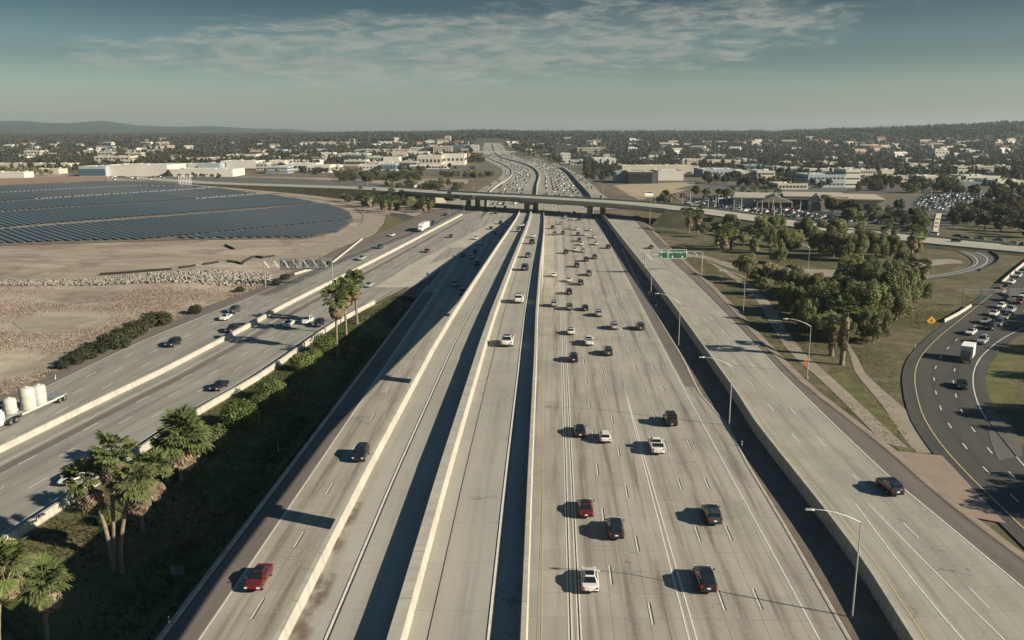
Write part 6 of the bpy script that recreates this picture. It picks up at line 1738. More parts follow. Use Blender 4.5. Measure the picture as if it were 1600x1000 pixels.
B(1390, 1446, 285, 277, 'cream', 'tan', 'low cream office partly behind dark trees', 30, (8, .5, .35), 1, name='office_block')
B(1445, 1500, 289, 277, 'cream', 'white', 'pale long office with a row of square windows', 35, (11, .55, .35), 1, name='office_block')
B(1509, 1563, 285, 276, 'white', 'white', 'pale office with wide dark windows at the right', 35, (9, .7, .4), 1, name='office_block')
B(1500, 1556, 290, 285, 'teal', 'grey', 'low teal shed before the wide windowed office', 20, name='warehouse')
B(1556, 1610, 291, 283, 'white', 'white', 'white shed cut by the right picture edge', 30, name='warehouse')
B(1496, 1522, 272, 260.5, 'cream', 'white', 'cream apartment block left of three on the slope', 25, (5, .5, .35), 2, name='apartment_block')
B(1527, 1552, 270, 260, 'cream', 'white', 'cream apartment block middle of three on the slope', 25, (5, .5, .35), 2, name='apartment_block')
B(1562, 1582, 270, 260, 'cream', 'white', 'cream apartment block right of three on the slope', 25, (4, .5, .35), 2, name='apartment_block')
B(1414, 1452, 263, 256, 'tan', 'tan', 'long tan building on the wooded slope', 25, (6, .5, .35), 1, name='office_block')
B(1460, 1482, 248, 236, 'white', 'grey', 'white house high on the wooded right slope', 20, (4, .4, .3), 2, name='house')
B(20, 60, 262, 258, 'white', 'white', 'long low white roof left of the cream shed behind trees', 40, name='warehouse')
B(266, 350, 253, 248, 'cream', 'white', 'long low cream roof above the warehouses among trees', 40, name='warehouse', units=5)
B(420, 500, 257, 251.5, 'white', 'white', 'long low white roof behind the blue grey office', 40, name='warehouse', units=5)
B(500, 540, 250, 245, 'cream', 'white', 'cream roof left of the oversailing showroom', 40, name='shop_building')
B(640, 700, 264, 259, 'white', 'white', 'low white arcade along the mall front', 22, (12, .6, .5), 1, name='shop_building')
B(565, 640, 238.5, 233.5, 'cream', 'white', 'pale row of flats behind the mall', 30, (10, .5, .4), 2, name='apartment_block')
B(470, 560, 226, 222, 'cream', 'white', 'distant pale terrace of buildings among tall trees', 40, name='apartment_block')
B(590, 625, 225, 221.5, 'white', 'white', 'distant white roofs left of the skyline towers', 40, name='apartment_block')
B(1100, 1160, 257, 251, 'cream', 'white', 'long cream roof behind the shaded warehouse', 40, name='warehouse', units=5)
B(1225, 1310, 259, 253.5, 'tan', 'tan', 'long tan roof above the blue banded office', 40, name='warehouse', units=5)
B(1360, 1412, 272, 266.5, 'cream', 'white', 'long pale roof right of the tall windowed office', 40, name='warehouse')
B(1215, 1262, 296, 288, 'cream', 'white', 'low pale building before the blue banded office', 30, (8, .6, .4), 1, name='shop_building')
mr = random.Random(31)
for region, n, place in (((405, 640, 238, 262), 30, 'among the mall buildings'), ((640, 735, 236, 258), 10, 'beside the mall halls'), ((940, 1200, 246, 262), 16, 'behind the showrooms'), ((20, 340, 238, 254), 14, 'above the long warehouses'), ((1210, 1590, 247, 268), 18, 'among the right hand offices')):
    for i, px in enumerate(sorted(mr.uniform(region[0], region[1]) for _ in range(n))):
        by = mr.uniform(region[2], region[3]); w_ = mr.uniform(9, 26); hpx = mr.uniform(3.2, 6.5)
        wl = mr.choice(['white', 'white', 'cream', 'grey', 'white', 'blue']); 
        B(px - w_ / 2, px + w_ / 2, by, by - hpx, wl, mr.choice(['white', 'white', 'grey', 'tan']), f'low {"blue grey" if wl == "blue" else wl} commercial block, {ordl(i)} from left of those {place}', 28, (mr.randint(3, 7), .6, .4) if mr.random() < .6 else None, 1, units=2, name='commercial_block')
# car dealer with a gabled entrance tower
q = PG(1275, 330); Yd = q.y
t = empty('car_dealer_building', (q.x, Yd, q.z), R(-16), 'tan roofed car dealer with a gabled entrance tower', 'building')
BUILT.append((q.x, Yd + 30, 70))
tw = xat(1287, 330, Yd) - xat(1264, 330, Yd); th = zat(303, Yd) - q.z
mb = MB(); hw_ = tw / 2; gh = th - hw_ * .95
mb.grid([[(-hw_, 0, -.5), (hw_, 0, -.5), (hw_, 0, gh), (0, 0, th), (-hw_, 0, gh)], [(-hw_, 12, -.5), (hw_, 12, -.5), (hw_, 12, gh), (0, 12, th), (-hw_, 12, gh)]], WALLC['cream'], True)
mb.cap([(-hw_, 0, -.5), (hw_, 0, -.5), (hw_, 0, gh), (0, 0, th), (-hw_, 0, gh)], WALLC['cream']); mb.cap([(-hw_, 12, -.5), (hw_, 12, -.5), (hw_, 12, gh), (0, 12, th), (-hw_, 12, gh)], WALLC['cream'], True)
mb.build('tower', t)
mb = MB(); mb.grid([[(-hw_ * .72, -.25, gh + .2), (hw_ * .72, -.25, gh + .2), (0, -.25, th - .8)], [(-hw_ * .72, .1, gh + .2), (hw_ * .72, .1, gh + .2), (0, .1, th - .8)]], WALLC['dark'], True); mb.cap([(-hw_ * .72, -.25, gh + .2), (hw_ * .72, -.25, gh + .2), (0, -.25, th - .8)], WALLC['dark']); mb.build('gable', t)
mb = MB(); mb.box((0, -.1, 2.2), (tw * .6, .4, 4.4), M['win_glass']); mb.build('door', t)
mb = MB(); mb.box((0, -.15, gh - 1.2), (tw * .5, .3, .9), M['trim']); mb.build('sign_band', t)
for x0, x1, y0, y1, h, rm, wl in ((-50, -hw_, 14, 66, 6.2, 'tan', 'cream'), (hw_, 40, 10, 60, 6.8, 'tan', 'cream')):
    link('wall', unit(WALLC[wl]), t, ((x0 + x1) / 2, (y0 + y1) / 2, -.5), None, (x1 - x0, y1 - y0, h + .5)); link('roof', unit(ROOFC[rm]), t, ((x0 + x1) / 2, (y0 + y1) / 2, h), None, (x1 - x0 + 2, y1 - y0 + 2, .6))
link('roof', unit(ROOFC['tan']), t, (0, 36, th - 3.2), None, (tw + 30, 46, .7)); link('wall', unit(WALLC['cream']), t, (0, 36, -.5), None, (tw + 28, 44, th - 2.9))
mb = MB(); mb.grid([[(-36, 1, 4.8), (-14, 1, 4.8), (-25, 1, 9.0)], [(-36, 30, 4.8), (-14, 30, 4.8), (-25, 30, 9.0)]], ROOFC['dark'], True); mb.cap([(-36, 1, 4.8), (-14, 1, 4.8), (-25, 1, 9.0)], ROOFC['tan']); mb.build('hall_roof', t)
mb = MB(); mb.box((-25, 1.6, 2.3), (20, .5, 4.6), M['dark_facade']); mb.build('glazing', t)
for x in (-35.5, -28.5, -21.5, -14.5):
    mb = MB(); mb.box((x, 1.2, 2.4), (.7, .7, 4.8), WALLC['cream']); mb.build('pillar', t)
for i in range(7):
    mb = MB(); mb.box((hw_ + 3 + i * 4.6, 9.9, 2.4), (3.2, .4, 3.2), M['dark_facade']); mb.build('window', t)
# small far houses showing between the crowns
hr = random.Random(77)
def house_proto(wall, roof):
    b = MB(); b.box((0, 0, 2.6), (15, 10, 6.2), WALLC[wall]); w_ = b.mesh('wall')
    b = MB(); b.grid([[(-8, -5.6, 5.6), (8, -5.6, 5.6)], [(-7, 0, 8.4), (7, 0, 8.4)], [(-8, 5.6, 5.6), (8, 5.6, 5.6)]], ROOFC[roof]); b.face([(-8, 5.6, 5.6), (-8, -5.6, 5.6), (-7, 0, 8.4)], ROOFC[roof]); b.face([(8, -5.6, 5.6), (8, 5.6, 5.6), (7, 0, 8.4)], ROOFC[roof]); r_ = b.mesh('roof')
    return w_, r_
HP = [house_proto(a, b) for a, b in (('cream', 'tan'), ('white', 'grey'), ('cream', 'red'), ('white', 'white'), ('tan', 'tan'), ('grey', 'dark'))]
HN = ['tan roofed', 'grey roofed', 'red roofed', 'white roofed', 'sandy roofed', 'dark roofed']
nh = 0
while nh < 210:
    px = hr.uniform(0, 1600); py = hr.choice([hr.uniform(219, 232), hr.uniform(228, 252), hr.uniform(222, 240)])
    q = PG(px, py)
    if not free(q.x, q.y) or any((q.x - a) ** 2 + (q.y - b) ** 2 < (c + 10) ** 2 for a, b, c in BUILT): continue
    i = hr.randrange(6)
    side = 'left of the far freeway' if px < 760 else ('on the wooded right slope' if px > 1180 else 'right of the far freeway')
    t = empty('house', (q.x, q.y, q.z), hr.uniform(-.6, .6), f'small {HN[i]} house glimpsed between trees {side}', 'house', f'small {HN[i]} houses {side}')
    s = hr.uniform(.8, 1.5); t.scale = (s * hr.uniform(1, 1.8), s, s)
    link('wall', HP[i][0], t); link('roof', HP[i][1], t)
    BUILT.append((q.x, q.y, 9 * s)); nh += 1
# ---- fill the wooded suburb
VV, FF = [], []; nv = 0; npts = 0
BA = np.array(BUILT)
y = 640.0
while y < 5600:
    step = 8.5 + (y - 600) * .009
    halfw = y * .68 + 40
    dx = 7.5 + y * .0026
    xs = np.arange(-halfw, halfw, dx) + rng.uniform(-dx * .5, dx * .5, int(math.ceil(2 * halfw / dx)))[:len(np.arange(-halfw, halfw, dx))]
    for x in xs:
        yy = y + rng.uniform(-.5, .5) * step
        # clumps and clearings
        cl_ = math.sin(x * .006 + yy * .0021) + math.sin(x * .017 - yy * .006 + 1.7) + .8 * math.sin(x * .0031 - yy * .011)
        if rng.random() > .74 + .2 * cl_: continue
        if not free(x, yy): continue
        d2 = (BA[:, 0] - x) ** 2 + (BA[:, 1] - yy) ** 2
        if (d2 < BA[:, 2] ** 2).any(): continue
        # keep the view to a building's front open
        front = (np.abs(BA[:, 0] * (yy / BA[:, 1]) - x) < BA[:, 2] * .8) & (BA[:, 1] > yy) & (BA[:, 1] - yy < 130) & (BA[:, 2] > 12)
        if front.any() and rng.random() < .72: continue
        if yy < 1900: V_, F_ = LOWS[rng.integers(len(LOWS))]
        else: V_, F_ = LOWF[rng.integers(2)]
        s = rng.uniform(.6, 1.2) * (1 + (.22 if yy > 2500 else 0)); a = rng.uniform(0, 6.28); c_, s_ = math.cos(a), math.sin(a)
        W_ = np.empty_like(V_); W_[:, 0] = (V_[:, 0] * c_ - V_[:, 1] * s_) * s + x; W_[:, 1] = (V_[:, 0] * s_ + V_[:, 1] * c_) * s + yy
        W_[:, 2] = V_[:, 2] * s + gz1(x, yy)
        VV.append(W_); FF.append(F_ + nv); nv += len(V_); npts += 1
    y += step
VV = np.concatenate(VV); FF = np.concatenate(FF)
tone = np.random.default_rng(4).integers(0, 8, npts)
mi = []
for i, t_ in enumerate(tone): pass
tag(link('suburb_woodland', np_mesh('suburb_woodland', VV, FF, [M['far_leaf']])), 'dark wooded suburb stretching to the skyline', 'woodland', kind='stuff')
print('far trees', npts, 'faces', len(FF), 'cars', N_CARS[0], 'left over', len(left_over))
# ================================================================== solar field
def inpoly(c, x, y):
    r_ = False
    for i in range(len(c)):
        a, b = c[i], c[i - 1]
        if (a.y > y) != (b.y > y) and x < (b.x - a.x) * (y - a.y) / (b.y - a.y) + a.x: r_ = not r_
    return r_
SF = [P(a, b) for a, b in ((-260, 392), (-100, 386), (0, 380.5), (130, 376), (280, 373), (400, 371.5), (480, 371), (522, 362), (543, 350), (549, 341), (540, 331), (515, 321), (470, 312), (400, 302), (310, 291), (240, 285), (165, 283.5), (60, 288), (0, 291), (-120, 297), (-300, 306))]
poly_sheet('solar_field_soil', [(-270, 394), (0, 384), (280, 375), (480, 373), (530, 362), (553, 345), (545, 329), (515, 319), (400, 300), (240, 283), (165, 282), (0, 289), (-300, 304)], M['dirt_strip'], .03)
LANES_S = [(P(-200, 383), P(0, 357.5), P(400, 327), P(545, 312)), (P(-200, 346), P(0, 330.5), P(375, 307), P(500, 297)), (P(-200, 324), P(0, 315.5), P(312, 295), P(420, 287))]
def lane_dist(p_):
    best = 1e9
    for ln_ in LANES_S:
        for a, b in zip(ln_, ln_[1:]):
            d = b - a; t_ = max(0, min(1, (p_ - a).dot(d) / d.length_squared)); best = min(best, (a + d * t_ - p_).length)
    return best
for ln_ in LANES_S:
    l = smooth_line(list(ln_), 10); ribbon('access_track', offset(l, -2.2), offset(l, 2.2), M['trail'], .05, n=50)
sd_ = Vector((.66, -.75, 0)).normalized(); se_ = Vector((.75, .66, 0)).normalized()
nseg = 0; extra = []
pan = MB()
for k_ in range(0, 110):
    u_ = 20 + k_ * 3.5
    run = None; s = -1000.0
    while s < 200:
        p_ = sd_ * (s) + se_ * u_
        ok = inpoly(SF, p_.x, p_.y) and lane_dist(p_) > 3.6
        if ok and run is None: run = s
        if run is not None and (not ok or s - run > 96):
            if s - run > 8: extra.append((u_, run, s - (1.2 if ok else 0)))
            run = None
        s += 2.0
extra.sort(key=lambda e: (se_ * e[0] + sd_ * e[1]).y)
_sm = {}
def solar_row(L):
    L = round(L / 4) * 4
    if L not in _sm:
        w_ = 1.12; tl = .06
        b = MB(); c_, s_ = math.cos(tl) * w_, math.sin(tl) * w_
        # tilted toward the light, long axis along local x
        lo, hi = (-c_, .62 - s_ * .8), (c_, .62 + s_ * .8)
        nb_ = max(2, int(L / 12))
        for i in range(nb_):
            x0, x1 = -L / 2 + L / nb_ * i + .12, -L / 2 + L / nb_ * (i + 1) - .12
            a = [(x0, lo[0], lo[1]), (x1, lo[0], lo[1]), (x1, hi[0], hi[1]), (x0, hi[0], hi[1])]
            b.face(a, M['solar'], [(x0, 0), (x1, 0), (x1, 2.24), (x0, 2.24)])
            b.face([(p_[0], p_[1], p_[2] - .08) for p_ in a][::-1], M['sign_back'])
            b.face([a[3], a[2], (a[2][0], a[2][1], a[2][2] - .08), (a[3][0], a[3][1], a[3][2] - .08)], M['steel'])
        f = MB()
        for i in range(nb_ + 1):
            x = -L / 2 + L / nb_ * i * .98 + .3
            f.box((x, c_ * .5, .36), (.12, .12, .8), M['sign_back']); f.box((x, -c_ * .5, .25), (.12, .12, .6), M['sign_back'])
        _sm[L] = (b.mesh('panel_table'), f.mesh('mounting_frame'))
    return _sm[L], L
ang = math.atan2(sd_.y, sd_.x)
for i, (u_, a, b) in enumerate(extra[:300]):
    (pm, fm), L = solar_row(b - a)
    q = se_ * u_ + sd_ * (a + b) / 2
    t = empty('solar_panel_row', (q.x, q.y, 0), ang, 'long tilted row of dark blue solar panels in the fenced field', 'solar panels', 'rows of the solar field')
    link('panel_table', pm, t); tag(link('mounting_frame', fm, t), kind='stuff')
if extra[300:]:
    mb = MB()
    for u_, a, b in extra[300:]:
        q = [se_ * (u_ + d) + sd_ * t_ for d, t_ in ((-1.1, a), (-1.1, b), (1.1, b), (1.1, a))]
        mb.face([p_ + Vector((0, 0, .62)) for p_ in q], M['solar'], [(0, 0), (b - a, 0), (b - a, 2.24), (0, 2.24)])
        mb.face([q[1] + Vector((0, 0, .05)), q[2] + Vector((0, 0, .05)), q[2] + Vector((0, 0, .6)), q[1] + Vector((0, 0, .6))], M['sign_back'])
    tag(mb.build('distant_solar_rows'), 'farthest rows of the solar field merging into a blue grey sheet', 'solar panels', kind='stuff')
print('solar rows', len(extra))
# ================================================================== street furniture
def lamp(bx, by, tx, ty, ax, ay, label, zb=None, double=False, rad=.10, group='street lamps', kind='arm'):
    """pole from base pixel to top pixel, curved arm to the luminaire pixel"""
    q = PG(bx, by) if zb is None else P(bx, by, zb)
    H = zat(ty, q.y) - q.z
    t = empty('street_lamp', q, 0, label, 'street lamp', group)
    mb = MB(); mb.tube([(0, 0, 0), (0, 0, H * .5), (0, 0, H)], [rad, rad * .8, rad * .55], M['grey_pole'], 7); mb.build('pole', t)
    mb = MB(); mb.tube([(0, 0, -.35), (0, 0, .32)], rad * 2.6, M['barrier_old'], 9); mb.build('footing', t)
    if kind == 'arm':
        dx = xat(ax, ay, q.y) - q.x; dz = zat(ay, q.y) - q.z - H
        pts = [(0, 0, H - .9)] + [(dx * f, 0, H - .9 + (dz + .9) * math.sin(f * math.pi / 2) ** .8) for f in (.25, .5, .75, .95)]
        pts = [(0, 0, H - .1)] + [(dx * f, 0, H - .1 + (dz + .1) * (1 - (1 - f) ** 2)) for f in (.25, .5, .75, .94)]
        mb = MB(); mb.tube(pts, [rad * .5] * 4 + [rad * .35], M['grey_pole'], 6); mb.build('arm', t)
        mb = MB(); s = 1 if dx > 0 else -1
        rows = [[(pts[-1][0] + s * f * .85, w_ * .17, pts[-1][2] + h_) for w_, h_ in ((-1, -.04), (-.7, .09), (.7, .09), (1, -.04), (.6, -.10), (-.6, -.10))] for f in (0, .3, 1.0)]
        rows = [[(x, y * k_, z) for x, y, z in r] for r, k_ in zip(rows, (.5, 1, .6))]
        mb.grid(rows if s < 0 else [r[::-1] for r in rows], M['grey_pole'], True); mb.cap(rows[0], M['grey_pole']); mb.cap(rows[-1], M['grey_pole']); mb.build('lamp_head', t)
    return t
g = 'lamps on the dirt strip'
lamp(1331, 968, 1344, 815, 1268, 796, 'nearest tall lamp with a double bend arm on the dirt strip', group=g)
lamp(1139, 667, 1143, 572, 1098, 558, 'second lamp along the dirt strip', group=g)
lamp(1060, 542, 1060, 474, 1027, 458.5, 'third lamp along the dirt strip, short pale arm', group=g)
lamp(1017, 463, 1017, 406, 1000, 392, 'fourth lamp along the dirt strip, left of the sign gantry', group=g)
g = 'lamps on the right verge'
lamp(1261, 591, 1266, 509, 1228, 498, 'lamp with a curved arm and an orange box on the right verge', group=g)
lamp(1161, 491, 1162, 433, 1124, 423, 'lamp with a curved arm beside the olive trees', group=g)
lamp(1262, 428, 1263, 387, 1257, 383, 'short lamp beside the dirt track', group=g)
lamp(1015, 356, 1015, 305, 1005, 298, 'lamp before the right end of the bridge', group=g)
g = 'lamps on the cross road'
lamp(1351, 366, 1352, 345, 1361, 333, 'lamp leaning over the cross road behind the dark palm', zb=2.5, group=g)
lamp(1024, 324, 1024, 308, 1030, 304, 'hooked lamp on the bridge right of centre', zb=8.2, group=g)
lamp(942, 313, 942, 290, 950, 287, 'lamp on the far kerb of the bridge over the right carriageway', zb=8.2, group=g)
lamp(786, 306, 786, 286, 792, 284, 'lamp on the far kerb of the bridge over the southbound lanes', zb=8.2, group=g)
lamp(725, 337, 725, 318, 740, 309, 'lamp with a curved arm before the left pier', group=g)
lamp(702, 335, 702, 326, 702, 320, 'short lamp left of the left pier', group=g, kind='none')
lamp(740, 299, 740, 283, 733, 280, 'lamp beside the collector behind the bridge', group=g)
lamp(574, 292, 574, 276, 580, 273, 'hooked lamp in the dark tree belt', zb=0, group=g)
lamp(1599, 388, 1599, 363, 1588, 357, 'lamp at the right picture edge over the cross road', group=g)
g = 'pale lamps of the car lot'
for i, px in enumerate((1049, 1066, 1078, 1106, 1118, 1122, 1146, 1158, 1178, 1190, 1207, 1217)):
    by = 328 - (i % 3) * 4 + (px - 1049) * .04
    lamp(px, by, px, by - 20, px, by - 22, f'white lamp post of the car lot, {ordl(i)} from its bridge end', group=g, kind='none', rad=.3)
for i, (px, by) in enumerate(((1209, 338), (1220, 337), (1250, 330), (1402, 330), (1454, 312), (1484, 312), (1531, 312), (1478, 330))):
    lamp(px, by, px, by - 16, px, by - 18, f'pale lamp post in the far car lots, {ordl(i)} from the left', group='pale lamps of the far lots', kind='none', rad=.3)
# overhead sign gantries
def gantry(name, label, bl, tl, br, tr, zt_pair, panels, th=1.0):
    steel = M['sign_back'] if th < 1 else M['steel']
    """two posts (base, top pixels) and a truss; panels = (px0, px1, py0, py1, painter)"""
    q0, q1 = PG(*bl), PG(*br)
    h0 = zat(tl, q0.y) - q0.z; h1 = zat(tr, q1.y) - q1.z
    t = empty(name, q0, 0, label, 'sign gantry')
    o = q0
    rel = lambda v: v - o
    for q, h in ((q0, h0), (q1, h1)):
        mb = MB(); mb.tube([rel(q), rel(q + Vector((0, 0, h)))], .18 * th, steel, 8); mb.build('post', t)
    zl, zh = zt_pair
    mb = MB(); n = 14
    for z in (zl, zh):
        for dy in (-.5, .5): mb.tube([rel(Vector((q0.x, q0.y + dy, z))), rel(Vector((q1.x, q1.y + dy, z)))], .065 * th, steel, 5)
    for i in range(n):
        a, b = q0.lerp(q1, i / n), q0.lerp(q1, (i + 1) / n)
        for dy in (-.5, .5):
            za, zb_ = (zl, zh) if i % 2 else (zh, zl)
            mb.tube([rel(Vector((a.x, a.y + dy, za))), rel(Vector((b.x, b.y + dy, zb_)))], .04 * th, steel, 4)
    tag(mb.build('truss', t), kind=None)
    return t, q0, q1
# left gantry, its signs seen from behind
t, q0, q1 = gantry('sign_gantry', 'steel gantry over the outer left freeway, sign backs toward the viewer', (415, 449), 408, (520, 446), 407, (zat(420, P(415, 449).y), zat(407.5, P(415, 449).y)), [])
for a, b in ((.215, .50), (.545, .88)):
    x0, x1 = lerp(q0.x, q1.x, a), lerp(q0.x, q1.x, b); yy = lerp(q0.y, q1.y, (a + b) / 2) + .75
    zl, zh = zat(421, yy), zat(404, yy)
    mb = MB(); mb.box(((x0 + x1) / 2 - q0.x, yy - q0.y, (zl + zh) / 2 - q0.z), (x1 - x0, .08, zh - zl), M['sign_back']); pn = mb.build('sign_panel', t)
    n = 5
    for i in range(n):
        x = lerp(x0, x1, (i + .5) / n)
        mb = MB(); mb.box((x - q0.x, yy - .1 - q0.y, (zl + zh) / 2 - q0.z), (.12, .1, zh - zl + .2), M['steel']); mb.build('stiffener', pn)
# right gantry with the green sign
t, q0, q1 = gantry('sign_gantry', 'green overhead sign gantry above the right carriageway reading NORTH and Lake Forest Dr', (1007, 430), 393, (1096, 428.5), 393.5, (zat(402.5, P(1007, 430).y), zat(395, P(1007, 430).y)), [])
def text(body, size, loc, parent, name='lettering', align='CENTER', mat='sign_white'):
    c = bpy.data.curves.new(name, 'FONT'); c.body = body; c.size = size; c.align_x = align; c.align_y = 'CENTER'; c.extrude = .012; c.resolution_u = 3
    c.materials.append(M[mat])
    tmp = bpy.data.objects.new('lettering_curve', c)
    me = bpy.data.meshes.new_from_object(tmp); bpy.data.objects.remove(tmp)
    return link(name, me, parent, loc, (math.pi / 2, 0, 0))
ysn = (q0.y + q1.y) / 2 - .8
for a, b, kind in ((1028.5, 1043.6, 0), (1044.4, 1073, 1)):
    x0, x1 = xat(a, 397, ysn), xat(b, 397, ysn); zl, zh = zat(404, ysn), zat(389.5, ysn)
    w_, h_ = x1 - x0, zh - zl; c = Vector(((x0 + x1) / 2, ysn, (zl + zh) / 2)) - q0
    mb = MB(); mb.box(c, (w_, .1, h_), M['sign_green']); pn = mb.build('sign_panel', t)
    mb = MB()
    for dx, dz, ww, hh in ((0, h_ / 2 - .07, w_ - .08, .09), (0, -h_ / 2 + .07, w_ - .08, .09), (-w_ / 2 + .07, 0, .09, h_ - .1), (w_ / 2 - .07, 0, .09, h_ - .1)): mb.box(c + Vector((dx, -.065, dz)), (ww, .03, hh), M['sign_white'])
    mb.build('border', pn)
    def arrow(x, z, s):
        mb = MB(); p_ = c + Vector((x, -.075, z))
        f = lambda dx, dz: p_ + Vector((dx * s, 0, dz * s))
        mb.face([f(-.14, .5), f(-.14, 0), f(.14, 0), f(.14, .5)], M['sign_white']); mb.face([f(-.48, .05), f(0, -.5), f(.48, .05)], M['sign_white']); mb.build('arrow', pn)
    if kind == 0:
        mb = MB(); s = .62; p_ = c + Vector((-w_ * .22, -.075, h_ * .2))
        sh_ = [(-1, .8), (-.5, .95), (0, .8), (.5, .95), (1, .8), (.95, .1), (.55, -.6), (0, -1), (-.55, -.6), (-.95, .1)]
        mb.face([p_ + Vector((x * s, 0, z * s)) for x, z in sh_][::-1], M['sign_white']); mb.face([p_ + Vector((x * s * .86, -.01, z * s * .86)) for x, z in sh_][::-1], M['sign_blue']); mb.build('shield', pn)
        text('5', 1.0, c + Vector((-w_ * .22, -.10, h_ * .19)), pn)
        text('NORTH', .82, c + Vector((w_ * .2, -.08, h_ * .22)), pn)
        arrow(-w_ * .2, -h_ * .30, .8)
    else:
        text('Lake Forest Dr', 1.12, c + Vector((0, -.08, h_ * .2)), pn)
        arrow(-w_ * .27, -h_ * .30, .8); arrow(w_ * .27, -h_ * .30, .8)
# frame over the exit queue
t, q0, q1 = gantry('sign_gantry', 'slim overhead frame with blue green panels above the queue of cars', (1503, 481), 452, (1625, 478), 452, (zat(459, P(1503, 481).y), zat(454.5, P(1503, 481).y)), [], .6)
for a, b in ((.24, .31), (.55, .68)):
    x0, x1 = lerp(q0.x, q1.x, a), lerp(q0.x, q1.x, b); yy = q0.y + .7
    mb = MB(); mb.box(((x0 + x1) / 2 - q0.x, .7, zat(456, yy) - q0.z), (x1 - x0, .08, 2.2), M['sign_back']); mb.build('sign_panel', t)
def post_sign(px, by, ty, w_, h_, mat, label, back=False, diamond=False, legs=1, arrow_mark=False, z=None):
    q = PG(px, by) if z is None else P(px, by, z)
    H = zat(ty, q.y) - q.z
    t = empty('road_sign', q, 0, label, 'road sign')
    for i in range(legs):
        x = 0 if legs == 1 else (-.3 + .6 * i) * w_
        mb = MB(); mb.box((x, .08, H / 2), (.1, .08, H), M['trunk']); mb.build('post', t)
    mb = MB(); 
    if diamond:
        r_ = w_ * .7
        mb.grid([[(0, d, H - 2 * r_), (r_, d, H - r_), (0, d, H), (-r_, d, H - r_)] for d in (0, .05)], M[mat], True); mb.cap([(0, 0, H - 2 * r_), (r_, 0, H - r_), (0, 0, H), (-r_, 0, H - r_)], M[mat])
    else: mb.box((0, 0, H - h_ / 2), (w_, .05, h_), M[mat])
    pn = mb.build('sign_panel', t)
    if arrow_mark:
        b = MB(); cz = H - w_ * .7
        b.face([(-.10, -.02, cz - .4), (.10, -.02, cz - .4), (.10, -.02, cz + .1), (-.10, -.02, cz + .1)], M['trim']); b.face([(-.3, -.02, cz + .05), (.3, -.02, cz + .05), (0, -.02, cz + .45)], M['trim']); b.build('arrow', pn)
    return t
post_sign(280, 922, 884, 1.5, 1.1, 'sign_back', 'grey sign back on two legs in the shaded ditch', legs=2)
post_sign(668, 441, 426, .9, .9, 'sign_blue', 'small blue green sign at the tip of the maroon gore')
post_sign(1455, 505, 494, 1.7, 1.7, 'sign_yellow', 'orange yellow diamond warning sign beside the curving road', diamond=True, arrow_mark=True)
post_sign(1258, 578, 564, .55, .9, 'orange', 'orange red box sign hung on the verge lamp line')
post_sign(650, 296, 289, 2.8, 2.4, 'sign_white', 'white sign on the far kerb at the bridge start')
post_sign(1144, 344, 335, 4.0, 2.6, 'sign_white', 'white panelled sign on the near kerb of the cross road', z=4.5, legs=2)
post_sign(1533, 470, 459, 1.0, 1.4, 'sign_green', 'teal sign under the overhead frame at the queue')
for i, (px, py, lab) in enumerate(((87, 594, 'white marker post by the outer left shoulder near the bushes'), (265, 980, 'white marker post in the dark ditch near the curb'), (435, 705, 'thin white marker in the shaded ditch'), (1159, 700, 'marker post on the dirt strip past the second lamp'), (1025, 482, 'white marker post on the dirt strip by the third lamp'), (1013, 462, 'white marker post by the gantry foot'), (985, 416, 'white marker post at the foot of the retaining wall, far'), (965, 384, 'farthest white marker post on the dirt strip'), (1358, 685, 'white post on the verge below the trail'), (1430, 543, 'thin pale stake in the grass left of the curving road'))):
    q = PG(px, py); mb = MB(); mb.tube([(0, 0, -.2), (0, 0, 1.1)], .07, M['sign_white'], 6); mb.tube([(0, 0, .75), (0, 0, .95)], .078, M['trim'], 6); tag(mb.build('marker_post', None, q), lab, 'marker post', 'roadside marker posts')
for i in range(9):
    q = PG(280 + i * 2.35, 288.5); mb = MB(); mb.tube([(0, 0, 0), (0, 0, 8.5)], .16, M['sign_white'], 6); mb.tube([(0, 0, 8.5), (0, 0, 8.8)], .25, M['sign_white'], 6)
    tag(mb.build('flag_pole', None, q), 'bare white pole in the close row behind the solar field', 'flag pole', 'row of white poles behind the solar field')
# leaning pylon sign and billboard
q = PG(1461, 362); H = zat(334, q.y) - q.z; w_ = xat(1467, 350, q.y) - xat(1458, 350, q.y)
t = empty('pylon_sign', q, R(8), 'tall pale curved pylon sign beside the cross road', 'pylon sign')
mb = MB(); mb.grid([[(-w_ / 2 + f * f * .8, -.5, H * f), (w_ / 2 + f * f * .8, -.5, H * f * 1.02), (w_ / 2 + f * f * .8, .5, H * f * 1.02), (-w_ / 2 + f * f * .8, .5, H * f)] for f in (0, .25, .5, .75, 1)], WALLC['cream'], True); mb.cap([(-w_ / 2 + .8, -.5, H), (w_ / 2 + .8, -.5, H * 1.02), (w_ / 2 + .8, .5, H * 1.02), (-w_ / 2 + .8, .5, H)], WALLC['cream']); mb.build('slab', t)
for f in (.3, .5, .72):
    mb = MB(); mb.box((f * f * .8, -.56, H * f), (w_ * .6, .1, .8), M['sign_back']); mb.build('sign_plate', t)
q = PG(1014, 308); H = zat(298, q.y) - q.z; w_ = xat(1020, 303, q.y) - xat(1007, 303, q.y)
t = empty('billboard', q, 0, 'small white billboard with a dark headline on the bare lot', 'billboard')
mb = MB(); mb.box((0, 0, H * .55), (w_, .3, H * .8), M['sign_white']); pn = mb.build('sign_panel', t)
mb = MB(); mb.box((0, -.2, H * .78), (w_ * .9, .1, H * .2), M['trim']); mb.build('headline_band', pn)
for s in (-1, 1):
    mb = MB(); mb.box((s * w_ * .46, .25, H / 2), (.3, .2, H), M['dark_metal']); mb.build('post', t)
